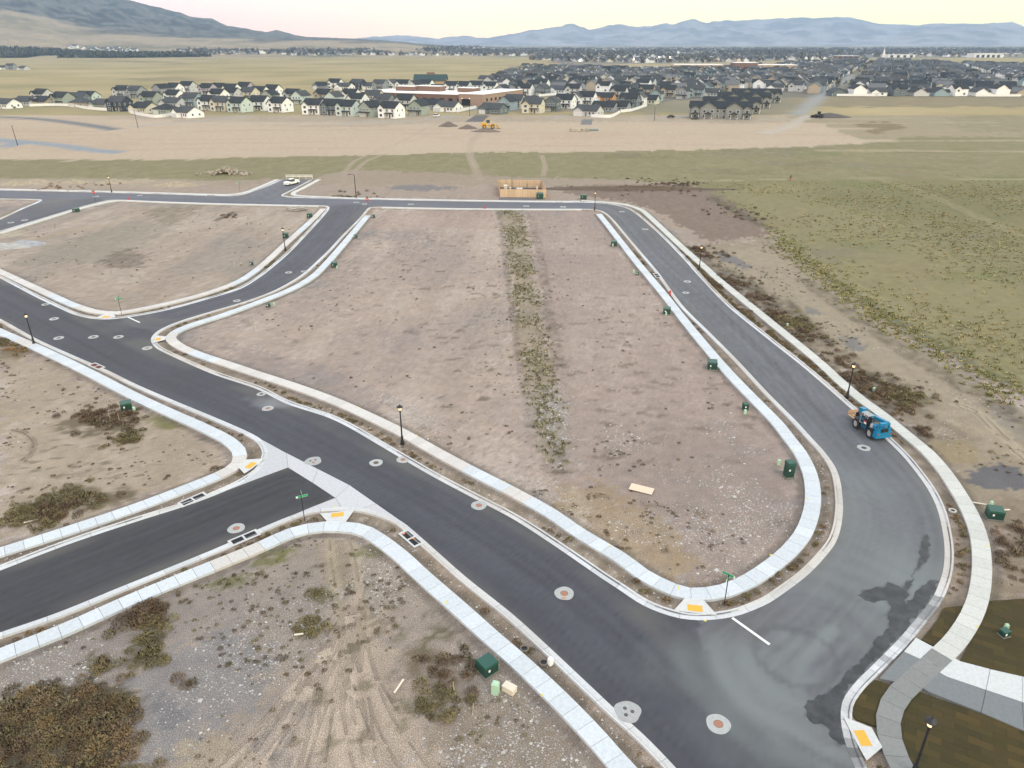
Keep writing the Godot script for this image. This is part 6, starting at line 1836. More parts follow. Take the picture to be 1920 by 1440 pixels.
func car_body(o: Node3D, pickup: bool, paint: Material, lights := false) -> void:   # x is forwards
	var key := "car%s%s%s" % [pickup, paint.get_instance_id(), lights]
	if protos.has(key):
		for ch in protos[key].get_children():
			o.add_child(ch.duplicate(), true)
		return
	var m := MB.new()
	var l := 5.6 if pickup else 4.6
	m.box(Vector3(0, 0.72, 0), Vector3(l, 0.62, 1.9), Basis.IDENTITY, 0.97)
	m.box(Vector3(l * 0.32, 1.06, 0), Vector3(l * 0.34, 0.2, 1.75), Basis.IDENTITY, 0.92)
	if pickup:
		for z in [-0.86, 0.86]:
			m.box(Vector3(-l * 0.31, 1.12, z), Vector3(l * 0.36, 0.25, 0.12))
		m.box(Vector3(-l * 0.485, 1.12, 0), Vector3(0.1, 0.25, 1.75))
	put("body", m.done(), paint, o)
	m = MB.new()
	m.box(Vector3(0.1 if pickup else -0.2, 1.42, 0), Vector3(2.1 if pickup else 2.7, 0.72, 1.72), Basis.IDENTITY, 0.78)
	put("windows", m.done(), M.glass, o)
	m = MB.new()
	m.box(Vector3(0.1 if pickup else -0.2, 1.80, 0), Vector3(1.66 if pickup else 2.15, 0.07, 1.38))
	put("roof", m.done(), paint, o)
	for x in [l * 0.32, -l * 0.32]:
		for z in [-0.86, 0.86]:
			wheel(o, "wheel", Vector3(x, 0.38, z), 0.38, 0.26, M.steel)
	for z in [-0.68, 0.68]:
		m = MB.new()
		m.box(Vector3(l * 0.5, 0.84, z), Vector3(0.06, 0.2, 0.36))
		put("headlight", m.done(), M.headlight if lights else M.steel, o)
		m = MB.new()
		m.box(Vector3(-l * 0.5, 0.84, z), Vector3(0.06, 0.2, 0.3))
		put("tail_light", m.done(), M.taillight if lights else M.red, o)
	protos[key] = o

func machine(at: Vector2, turn: float, label: String, m0: Material, s: float) -> void:
	var o := thing("wheel_loader", label, "loader", Vector3(at.x, 0, at.y), turn)
	o.scale = Vector3.ONE * s
	var m := MB.new()
	m.box(Vector3(-1.9, 1.7, 0), Vector3(2.9, 1.3, 2.1), Basis.IDENTITY, 0.85)
	m.box(Vector3(1.2, 1.2, 0), Vector3(2.6, 0.8, 1.2))
	put("body", m.done(), m0, o)
	m = MB.new()
	m.box(Vector3(-0.2, 2.9, 0), Vector3(1.5, 1.4, 1.5), Basis.IDENTITY, 0.9)
	put("cab", m.done(), M.glass, o)
	m = MB.new()
	m.box(Vector3(-0.2, 3.65, 0), Vector3(1.6, 0.14, 1.6))
	put("cab_roof", m.done(), m0, o)
	m = MB.new()
	for z in [-0.55, 0.55]:
		m.box(Vector3(2.7, 1.5, z), Vector3(2.6, 0.35, 0.25), Basis(Vector3.BACK, -0.35))
	put("arm", m.done(), m0, o)
	m = MB.new()
	m.box(Vector3(4.1, 0.85, 0), Vector3(0.25, 1.2, 2.9), Basis(Vector3.BACK, 0.3))
	m.box(Vector3(4.5, 0.35, 0), Vector3(1.2, 0.15, 2.9))
	put("bucket", m.done(), m0, o)
	for x in [-1.8, 1.7]:
		for z in [-1.15, 1.15]:
			wheel(o, "wheel", Vector3(x, 0.8, z), 0.8, 0.6, m0)

# ---------------------------------------------------------------- wooden enclosure
func build_enclosure() -> void:
	var c := [Vector2(-3.5, -221.06), Vector2(10.15, -220.24), Vector2(9.31, -236.43), Vector2(-4.42, -237.37)]
	var o := thing("wooden_enclosure", "square enclosure of tan cedar fence panels beside the far street", "fence", Vector3(c[0].x, 0, c[0].y))
	for side in 4:
		var a: Vector2 = c[side] - c[0]
		var b: Vector2 = c[(side + 1) % 4] - c[0]
		var n := 6
		for i in n:
			var p := a.lerp(b, float(i) / n)
			var q := a.lerp(b, float(i + 1) / n)
			var dr := (q - p).normalized()
			var w := p.distance_to(q)
			var mb := MB.new()
			var k := int(w / 0.145)
			var bs := Basis(Vector3.UP, atan2(-dr.y, dr.x))
			for s in k:
				mb.col = Color(0.52, 0.37, 0.23).lerp(Color(0.66, 0.50, 0.34), rng.randf()) * (0.9 if side == 0 and i == 1 else 1.0)
				var ce := p + dr * (s + 0.5) * w / k
				mb.box(Vector3(ce.x, 1.16 + rng.randf_range(-0.015, 0.015), ce.y), Vector3(w / k - 0.008, 2.36, 0.022), bs)
			mb.col = Color(0.5, 0.35, 0.22)
			for h in [0.4, 1.2, 2.0]:
				var ce2 := (p + q) * 0.5 - Vector2(dr.y, -dr.x) * -0.035
				mb.box(Vector3(ce2.x, h, ce2.y), Vector3(w, 0.09, 0.04), bs)
			var g := put("gate" if side == 0 and i == 1 else "fence_panel", mb.done(), M.wood, o)
			var mp := MB.new()
			mp.col = Color(0.45, 0.33, 0.22)
			mp.box(Vector3(p.x, 1.2, p.y), Vector3(0.12, 2.5, 0.12), bs)
			put("post", mp.done(), M.wood, o)
	var yard := MB.new()
	var pts := PackedVector2Array()
	for p in c:
		pts.append(p)
	yard.col = alb(112, 108, 110, 1.3)
	yard.poly(pts, -0.02)
	tag(put("gravel_yard", yard.done(), M.ground_v, self), "dark gravel floor of the wooden enclosure", "", "", "structure")
	var dr := MB.new()
	dr.col = alb(130, 128, 130, 1.4)
	dr.poly(PackedVector2Array([Vector2(-4.02, -214.24), Vector2(-3.82, -221.06), Vector2(3.97, -220.4), Vector2(6.89, -217.4), Vector2(6.83, -215.02)]), -0.015)
	tag(put("gravel_drive", dr.done(), M.ground_v, self), "grey gravel apron in front of the enclosure gate", "", "", "structure")
	for e in [[Vector2(-1.97, -228.29), Vector3(0.95, 2.2, 0.9), "tall cream cabinet inside the wooden enclosure"], [Vector2(-0.5, -230.95), Vector3(0.5, 1.0, 0.5), "short cream post box inside the wooden enclosure"], [Vector2(2.32, -230.5), Vector3(1.8, 0.9, 0.9), "long cream unit in the middle of the wooden enclosure"], [Vector2(7.79, -230.95), Vector3(0.5, 1.2, 0.6), "white unit at the far side of the wooden enclosure"]]:
		var u := thing("equipment_cabinet", e[2], "equipment cabinet", Vector3(e[0].x, -0.02, e[0].y), 0.05)
		var s: Vector3 = e[1]
		var m := MB.new()
		m.box(Vector3(0, s.y * 0.5, 0), s)
		put("housing", m.done(), M.beige, u)
		m = MB.new()
		m.box(Vector3(0, s.y + 0.04, 0), Vector3(s.x + 0.1, 0.08, s.z + 0.1))
		put("cap", m.done(), M.white, u)
	for e in [[Vector2(-0.41, -230.77), 4.3, "thin dark mast rising from the wooden enclosure"], [Vector2(4.27, -233.66), 1.4, "short dark bent pipe inside the wooden enclosure"]]:
		var u := thing("mast", e[2], "mast", Vector3(e[0].x + 0.4, -0.02, e[0].y - 0.5), 0.0)
		var m := MB.new()
		m.tube(Vector3.ZERO, Vector3(0, e[1], 0), 0.07, 0.06, 8)
		m.box(Vector3(0.15, e[1], 0), Vector3(0.4, 0.08, 0.08))
		put("pipe", m.done(), M.dark, u)
	# barrier across the end of the short road
	var br := thing("road_barrier", "white road end barrier behind the parked pickup", "barrier", Vector3(Vector2(-71.83, -253.38).x, 0, Vector2(-71.83, -253.38).y), -0.02)
	for k in 5:
		var m := MB.new()
		m.tube(Vector3(-4.5 + k * 2.2, -0.1, 0), Vector3(-4.5 + k * 2.2, 1.3, 0), 0.06, 0.06, 6)
		put("post", m.done(), M.white, br)
	for k in 2:
		var m := MB.new()
		m.box(Vector3(-0.1, 0.7 + 0.5 * k, 0.08), Vector3(9.2, 0.2, 0.04))
		put("rail", m.done(), M.white, br)
	# rust red marker far out in the grass
	var rm := thing("field_marker", "rust red pointed marker standing alone in the olive grass by the path", "marker", Vector3(Vector2(93.57, -251.27).x, 0, Vector2(93.57, -251.27).y), 0.4)
	var m5 := MB.new()
	m5.tube(Vector3(0, -0.1, 0), Vector3(0, 0.6, 0), 0.5, 0.42, 8)
	put("base", m5.done(), M.rust, rm)
	m5 = MB.new()
	m5.tube(Vector3(-0.1, 0.6, 0), Vector3(-0.15, 1.7, 0), 0.4, 0.06, 8)
	put("cone", m5.done(), M.iron, rm)

# ---------------------------------------------------------------- heaps
func heap(called: String, label: String, cat: String, at: Vector2, rx: float, rz: float, h: float, c: Color, lumpy: float, turn := 0.0) -> void:
	var v := []
	var na_ := 36
	var nr := 12
	var st := SurfaceTool.new()
	st.begin(Mesh.PRIMITIVE_TRIANGLES)
	for j in nr + 1:
		for i in na_:
			var t := TAU * i / na_
			var r := float(j) / nr
			var x := cos(t) * r
			var z := sin(t) * r
			var n := nc.get_noise_2d((at.x + x * rx) * 1.6, (at.y + z * rz) * 1.6)
			var wob := 1.0 + 0.22 * nb.get_noise_2d(at.x + cos(t) * 9.0, at.y + sin(t) * 9.0)
			var y := h * pow(1.0 - r, 0.85) * (1.0 + 0.3 * nb.get_noise_2d(at.x * 3.0 + x * 14.0, z * 14.0)) + lumpy * n * (1.0 - r)
			st.set_color(c * (1.0 + 0.25 * n + rng.randf_range(-0.1, 0.1)))
			st.set_smooth_group(0 if lumpy < 0.15 else -1)
			st.add_vertex(Vector3(x * rx * wob, y - 0.12 * r, z * rz * wob))
	for j in nr:
		for i in na_:
			var a := j * na_ + i
			var b := j * na_ + (i + 1) % na_
			st.add_index(a); st.add_index(a + na_); st.add_index(b)
			st.add_index(b); st.add_index(a + na_); st.add_index(b + na_)
	st.generate_normals()
	var o := put(called, st.commit(), M.leaf, self, Vector3(at.x, -0.05, at.y), turn)
	tag(o, label, cat)

func build_heaps() -> void:
	var rb := thing("rubble_pile", "pale broken rock pile on the green strip near the short road", "rubble pile", Vector3(Vector2(-100.46, -264.43).x, 0, Vector2(-100.46, -264.43).y))
	for k in 150:
		var mr := MB.new()
		var q := Vector2(rng.randfn(0.0, 3.6), rng.randfn(0.0, 1.9))
		mr.col = alb(196, 184, 164) * rng.randf_range(0.55, 1.25)
		mr.box(Vector3.ZERO, Vector3(rng.randf_range(0.5, 1.5), rng.randf_range(0.4, 0.9), rng.randf_range(0.5, 1.2)), Basis(Vector3(rng.randfn(), rng.randfn(), rng.randfn()).normalized(), rng.randf() * 3.0), 0.7)
		put("rock", mr.done(), M.leaf, rb, Vector3(q.x, maxf(0.1, 2.0 * exp(-q.length_squared() / 13.0) * rng.randf_range(0.5, 1.0)), q.y))
	heap("gravel_pile", "smooth pale gravel pile on the lot by the cross street, pointed one", "gravel pile", Vector2(-111.86, -165.48), 5.0, 2.6, 1.0, alb(184, 186, 190), 0.05)
	heap("gravel_pile", "smooth pale gravel pile reaching the frame edge beside the cross street", "gravel pile", Vector2(-114.99, -163.07), 6.5, 2.6, 1.0, alb(196, 194, 190), 0.05)
	heap("soil_pile", "brown soil pile on the graded field beside the pale street", "soil pile", Vector2(-34.93, -424), 5.5, 5.0, 2.6, alb(128, 114, 104), 0.1)
	heap("soil_pile", "brown soil pile behind the yellow loader on the graded field", "soil pile", Vector2(-23.69, -412), 5.5, 4.5, 2.1, alb(132, 116, 106), 0.1)
	heap("soil_pile", "low dark soil pile in front of the yellow loader", "soil pile", Vector2(-13.21, -397), 8.0, 4.0, 1.8, alb(136, 122, 112), 0.1)
	heap("soil_pile", "dark soil pile beside the dark loader at the stub street", "soil pile", Vector2(196.06, -478), 13.0, 9.0, 2.6, alb(106, 98, 94), 0.1)
	for e in [[Vector2(-155.78, -245.13), "first"], [Vector2(-144.07, -246.14), "second"], [Vector2(-130.89, -246.14), "third"], [Vector2(-123.04, -248.16), "fourth"], [Vector2(-108.63, -241.19), "fifth"], [Vector2(-161.56, -243.15), "last"]]:
		heap("soil_mound", "pale soil mound in the row along the far street, %s from the lamp post end" % e[1], "soil mound", e[0], rng.randf_range(4.5, 7.5), 3.0, rng.randf_range(0.9, 1.5), alb(188, 174, 150), 0.3)
	heap("soil_berm", "long brown soil berm running from the wooden enclosure towards the grass field", "soil berm", Vector2(38.65, -234.58), 36.0, 3.0, 0.9, alb(112, 96, 80), 0.4, -0.02)
	machine(Vector2(-12.56, -412), 0.1, "yellow wheel loader working on the graded field", M.yellow, 1.25)
	machine(Vector2(186.18, -471), 2.2, "dark loader beside the soil pile at the stub street", M.dark, 1.0)
	# timber and pipe stacks
	var lp := thing("timber_stack", "loose stack of grey boards at the far corner of the lot across the curved street", "timber stack", Vector3(Vector2(-59.3, -202.39).x, 0, Vector2(-59.3, -202.39).y), 0.1)
	for k in 22:
		var m := MB.new()
		m.col = Color(0.5, 0.47, 0.42).lerp(Color(0.16, 0.14, 0.13), rng.randf())
		m.box(Vector3(rng.randf_range(-2.2, 2.2), 0.12 + 0.05 * k * 0.5, rng.randf_range(-1.0, 1.0)), Vector3(rng.randf_range(1.8, 3.4), 0.12, 0.3), Basis(Vector3.UP, rng.randf_range(-0.7, 0.7)) * Basis(Vector3.BACK, rng.randf_range(-0.15, 0.15)))
		put("board", m.done(), M.v, lp)
	var bp := thing("block_stack", "row of pale block pallets on the graded field below the white fenced houses", "block stack", Vector3(Vector2(34.79, -398).x, 0, Vector2(34.79, -398).y), 0.0)
	for k in 9:
		var m := MB.new()
		m.col = Color(0.42, 0.38, 0.31) * rng.randf_range(0.7, 1.2)
		m.box(Vector3(-4.6 + k * 1.15, 0.7, rng.randf_range(-0.4, 0.4)), Vector3(1.0, rng.randf_range(1.0, 1.8), 1.0), Basis(Vector3.UP, rng.randf_range(-0.3, 0.3)))
		put("pallet_load", m.done(), M.v, bp)
	var gp := thing("pipe_stack", "pale blue green pipes stacked beside the block pallets", "pipe stack", Vector3(Vector2(42.22, -401).x, 0, Vector2(42.22, -401).y), 0.0)
	for k in 7:
		var m := MB.new()
		m.col = Color(0.2, 0.27, 0.27)
		m.tube(Vector3(-2.5, 0.25 + 0.4 * (k / 4), -0.6 + 0.42 * (k % 4)), Vector3(2.8, 0.25 + 0.4 * (k / 4), -0.5 + 0.42 * (k % 4)), 0.2, 0.2, 8)
		put("pipe", m.done(), M.v, gp)

# ---------------------------------------------------------------- houses
const WALLS := {
	"white": Color(0.82, 0.83, 0.82), "cream": Color(0.60, 0.57, 0.46), "grey": Color(0.27, 0.29, 0.31), "pale grey": Color(0.52, 0.53, 0.53), "sage": Color(0.30, 0.34, 0.29),
	"pale green": Color(0.52, 0.60, 0.56), "blue grey": Color(0.27, 0.35, 0.38), "navy": Color(0.04, 0.05, 0.075), "tan": Color(0.42, 0.36, 0.28), "mauve": Color(0.40, 0.36, 0.41), "orange": Color(0.5, 0.26, 0.09), "slate": Color(0.13, 0.16, 0.17)}
const TOWN_TURN := -0.445

func gable_walls(mb: MB, w: float, d: float, e: float, rise: float, at: Vector3, turn := 0.0) -> void:   # ridge along x before the turn
	var bs := Basis(Vector3.UP, turn)
	var p := func(x: float, y: float, z: float) -> Vector3: return at + bs * Vector3(x * w * 0.5, y, z * d * 0.5)
	mb.quad(p.call(-1, 0, 1), p.call(1, 0, 1), p.call(1, e, 1), p.call(-1, e, 1))
	mb.quad(p.call(1, 0, -1), p.call(-1, 0, -1), p.call(-1, e, -1), p.call(1, e, -1))
	for s in [-1.0, 1.0]:
		var a: Vector3 = p.call(s, 0, s)
		var b: Vector3 = p.call(s, 0, -s)
		var c: Vector3 = p.call(s, e, -s)
		var f: Vector3 = p.call(s, e, s)
		mb.quad(a, b, c, f)
		mb.tri(f, c, p.call(s, e + rise, 0))

func gable_roof(mb: MB, w: float, d: float, e: float, rise: float, over: float, at: Vector3, turn := 0.0, thick := 0.22) -> void:
	var bs := Basis(Vector3.UP, turn)
	var hw := w * 0.5 + over
	var hd := d * 0.5 + over
	var drop := rise * over / (d * 0.5)
	for s in [-1.0, 1.0]:
		var q := []
		for up in [0.02, thick]:
			for c in [[-hw, e - drop, hd * s], [hw, e - drop, hd * s], [hw, e + rise, 0.0], [-hw, e + rise, 0.0]]:
				q.append(at + bs * Vector3(c[0], c[1] + up, c[2]))
		if s > 0:
			mb.quad(q[4], q[5], q[6], q[7])
			mb.quad(q[1], q[0], q[3], q[2])
			mb.quad(q[0], q[1], q[5], q[4])
			mb.quad(q[1], q[2], q[6], q[5])
			mb.quad(q[3], q[0], q[4], q[7])
		else:
			mb.quad(q[5], q[4], q[7], q[6])
			mb.quad(q[0], q[1], q[2], q[3])
			mb.quad(q[1], q[0], q[4], q[5])
			mb.quad(q[2], q[1], q[5], q[6])
			mb.quad(q[0], q[3], q[7], q[4])

func hip_roof(mb: MB, w: float, d: float, e: float, rise: float, over: float, at: Vector3) -> void:
	var a := at + Vector3(-w * 0.5 - over, e, d * 0.5 + over)
	var b := at + Vector3(w * 0.5 + over, e, d * 0.5 + over)
	var c := at + Vector3(w * 0.5 + over, e, -d * 0.5 - over)
	var f := at + Vector3(-w * 0.5 - over, e, -d * 0.5 - over)
	var r := at + Vector3(-(w - d) * 0.5, e + rise, 0)
	var s := at + Vector3((w - d) * 0.5, e + rise, 0)
	mb.quad(a, b, s, r)
	mb.quad(c, f, r, s)
	mb.tri(b, c, s)
	mb.tri(f, a, r)
	mb.quad(f, c, b, a)

var window_mesh := {}
func opening(parent: Node3D, called: String, at: Vector3, turn: float, w: float, h: float) -> void:   # frame and pane, set proud of the wall
	var key := "%s%.1f%.1f" % [called, w, h]
	if not window_mesh.has(key):
		var mb := MB.new()
		mb.col = Color(0.72, 0.73, 0.73)
		for e in [[0.0, h * 0.5, w + 0.2, 0.12], [0.0, -h * 0.5, w + 0.2, 0.12], [-w * 0.5, 0.0, 0.12, h - 0.12], [w * 0.5, 0.0, 0.12, h - 0.12]]:
			mb.box(Vector3(e[0], e[1], 0.05), Vector3(e[2], e[3], 0.1))
		if called == "window":
			mb.col = Color(0.03, 0.04, 0.05)
		elif called == "door":
			mb.col = Color(0.10, 0.07, 0.06)
		else:
			mb.col = Color(0.60, 0.61, 0.61)
		mb.box(Vector3(0, 0, 0.025), Vector3(w - 0.1, h - 0.1, 0.05))
		if called == "garage_door":
			mb.col = Color(0.5, 0.51, 0.51)
			for k in 3:
				mb.box(Vector3(0, -h * 0.25 + k * h * 0.25, 0.053), Vector3(w - 0.14, 0.05, 0.012))
		window_mesh[key] = mb.done()
	put(called, window_mesh[key], M.v, parent, at, turn)

func house(kind: String, colour: String) -> Node3D:
	var key := kind + colour
	if protos.has(key):
		return protos[key].duplicate()
	var o := Node3D.new()
	var wm: StandardMaterial3D
	if not M.has("wall" + colour):
		M["wall" + colour] = mat(WALLS[colour], 0.85)
	wm = M["wall" + colour]
	if not M.has("roof"):
		M.roof = mat(Color(0.016, 0.021, 0.025), 0.9)
		M.roof2 = mat(Color(0.045, 0.05, 0.054), 0.9)
		M.trim = mat(Color(0.66, 0.67, 0.67), 0.7)
	if not M.has("roof3"):
		M.roof3 = mat(Color(0.12, 0.125, 0.13), 0.9)
	var rm: StandardMaterial3D = (M.roof if hash(key) % 3 else M.roof2) if not kind.begins_with("small") else [M.roof, M.roof2, M.roof3][hash(key) % 3]
	var mw := MB.new()
	var mr := MB.new()
	match kind:
		"ranch":   # one storey, ridge along the street, garage gable in front
			gable_walls(mw, 15, 10.5, 3.1, 3.0, Vector3.ZERO)
			gable_roof(mr, 15, 10.5, 3.1, 3.0, 0.5, Vector3.ZERO)
			var g := MB.new()
			gable_walls(g, 4.0, 6.4, 3.1, 1.9, Vector3(-3.9, 0, 5.6), PI * 0.5)
			put("garage_wing", g.done(), wm, o)
			gable_roof(mr, 5.0, 6.4, 3.1, 1.9, 0.4, Vector3(-3.9, 0, 5.1), PI * 0.5)
			opening(o, "garage_door", Vector3(-3.9, 1.2, 7.61), 0, 4.8, 2.3)
			opening(o, "door", Vector3(0.6, 1.15, 5.26), 0, 1.1, 2.2)
			for x in [3.0, 5.4]:
				opening(o, "window", Vector3(x, 1.7, 5.26), 0, 1.4, 1.4)
			for z in [-2.4, 2.0]:
				opening(o, "window", Vector3(7.51, 1.8, z), PI * 0.5, 1.1, 1.3)
				opening(o, "window", Vector3(-7.51, 1.8, z), -PI * 0.5, 1.1, 1.3)
			for x in [-4.0, 0.0, 4.0]:
				opening(o, "window", Vector3(x, 1.7, -5.26), PI, 1.5, 1.4)
		"hip":
			mw.box(Vector3(0, 1.55, 0), Vector3(14, 3.1, 11))
			hip_roof(mr, 14, 11, 3.1, 3.0, 0.55, Vector3.ZERO)
			opening(o, "garage_door", Vector3(-3.7, 1.2, 5.51), 0, 4.8, 2.3)
			opening(o, "door", Vector3(0.5, 1.15, 5.51), 0, 1.1, 2.2)
			for x in [2.8, 5.2]:
				opening(o, "window", Vector3(x, 1.7, 5.51), 0, 1.4, 1.4)
			opening(o, "window", Vector3(7.01, 1.8, 0), PI * 0.5, 1.3, 1.3)
			opening(o, "window", Vector3(-7.01, 1.8, 0), -PI * 0.5, 1.3, 1.3)
		"side":   # two storeys, ridge along the street, small front gable, porch
			gable_walls(mw, 12.5, 9.5, 5.7, 3.3, Vector3.ZERO)
			gable_roof(mr, 12.5, 9.5, 5.7, 3.3, 0.45, Vector3.ZERO)
			var g := MB.new()
			gable_walls(g, 2.2, 4.6, 5.7, 2.0, Vector3(-3.2, 0, 5.2), PI * 0.5)
			put("front_wing", g.done(), wm, o)
			gable_roof(mr, 4.0, 4.6, 5.7, 2.0, 0.35, Vector3(-3.2, 0, 4.6), PI * 0.5)
			var pr := MB.new()
			pr.box(Vector3(2.2, 2.9, 5.7), Vector3(6.0, 0.16, 2.2), Basis(Vector3.RIGHT, 0.22))
			put("porch_roof", pr.done(), rm, o)
			var pp := MB.new()
			for x in [-0.4, 2.2, 4.8]:
				pp.box(Vector3(x, 1.3, 6.5), Vector3(0.2, 2.6, 0.2))
			put("porch_post", pp.done(), M.trim, o)
			opening(o, "door", Vector3(2.2, 1.15, 4.76), 0, 1.1, 2.2)
			for x in [0.4, 4.4]:
				opening(o, "window", Vector3(x, 1.6, 4.76), 0, 1.2, 1.5)
				opening(o, "window", Vector3(x, 4.3, 4.76), 0, 1.2, 1.5)
			for y in [1.6, 4.3]:
				opening(o, "window", Vector3(-3.2, y, 6.31), 0, 1.9, 1.5)
			for z in [-2.2, 2.2]:
				opening(o, "window", Vector3(6.26, 4.3, z), PI * 0.5, 0.9, 1.3)
				opening(o, "window", Vector3(-6.26, 4.3, z), -PI * 0.5, 0.9, 1.3)
			opening(o, "window", Vector3(6.26, 1.6, 1.0), PI * 0.5, 0.9, 1.3)
			for x in [-4.0, 0.0, 4.0]:
				opening(o, "window", Vector3(x, 4.3, -4.76), PI, 1.2, 1.4)
				opening(o, "window", Vector3(x, 1.6, -4.76), PI, 1.4, 1.4)
		"front":   # two storeys, gable towards the street
			gable_walls(mw, 12, 9.0, 5.7, 3.2, Vector3.ZERO, PI * 0.5)
			gable_roof(mr, 12, 9.0, 5.7, 3.2, 0.45, Vector3.ZERO, PI * 0.5)
			var pr := MB.new()
			pr.box(Vector3(0, 2.85, 6.8), Vector3(9.2, 0.16, 2.0), Basis(Vector3.RIGHT, 0.25))
			put("porch_roof", pr.done(), rm, o)
			opening(o, "garage_door", Vector3(-1.6, 1.2, 6.01), 0, 4.6, 2.3)
			opening(o, "door", Vector3(2.6, 1.15, 6.01), 0, 1.1, 2.2)
			for x in [-2.4, 0.0, 2.4]:
				opening(o, "window", Vector3(x, 4.3, 6.01), 0, 1.1, 1.4)
			for z in [-3.5, 0.5, 3.6]:
				opening(o, "window", Vector3(4.51, 4.3, z), PI * 0.5, 0.9, 1.3)
				opening(o, "window", Vector3(-4.51, 4.3, z), -PI * 0.5, 0.9, 1.3)
			opening(o, "window", Vector3(4.51, 1.6, -1.0), PI * 0.5, 0.9, 1.3)
			for x in [-2.4, 2.0]:
				opening(o, "window", Vector3(x, 4.3, -6.01), PI, 1.2, 1.4)
				opening(o, "window", Vector3(x, 1.6, -6.01), PI, 1.6, 1.4)
		_:   # plain shape for houses too far off to show openings on every side
			if kind == "small_low":
				gable_walls(mw, 14, 10, 3.1, 2.9, Vector3.ZERO)
				gable_roof(mr, 14, 10, 3.1, 2.9, 0.5, Vector3.ZERO)
				gable_walls(mw, 4.0, 6.0, 3.1, 1.8, Vector3(-3.4, 0, 5.4), PI * 0.5)
				gable_roof(mr, 5.0, 6.0, 3.1, 1.8, 0.4, Vector3(-3.4, 0, 4.8), PI * 0.5)
				opening(o, "garage_door", Vector3(-3.4, 1.2, 7.41), 0, 4.8, 2.3)
			else:
				gable_walls(mw, 12, 9.5, 5.6, 3.1, Vector3.ZERO)
				gable_roof(mr, 12, 9.5, 5.6, 3.1, 0.45, Vector3.ZERO)
				gable_walls(mw, 2.4, 4.6, 5.6, 2.0, Vector3(-3.2, 0, 5.2), PI * 0.5)
				gable_roof(mr, 4.2, 4.6, 5.6, 2.0, 0.35, Vector3(-3.2, 0, 4.6), PI * 0.5)
				opening(o, "window", Vector3(-3.2, 4.2, 6.41), 0, 1.9, 1.5)
			opening(o, "window", Vector3(3.0, 1.7, 4.76 if kind != "small_low" else 5.01), 0, 1.6, 1.5)
	put("wall", mw.done(), wm, o)
	put("roof", mr.done(), rm, o)
	protos[key] = o
	return o.duplicate()

func place_house(kind: String, colour: String, at: Vector2, turn: float, label: String, group: String, scale := 1.02) -> void:
	var o := house(kind, colour)
	o.name = numbered("house")
	add_child(o, true)
	o.position = Vector3(at.x, -0.1, at.y)
	o.rotation.y = turn
	o.scale = Vector3.ONE * scale
	tag(o, label, "house", group)

const NTH := ["first", "second", "third", "fourth", "fifth", "sixth", "seventh", "eighth", "ninth", "tenth", "eleventh", "twelfth", "thirteenth", "fourteenth", "fifteenth", "sixteenth", "seventeenth", "eighteenth", "nineteenth", "twentieth"]

func nth(i: int) -> String:
	return NTH[i] if i < NTH.size() else str(i + 1) + "th"

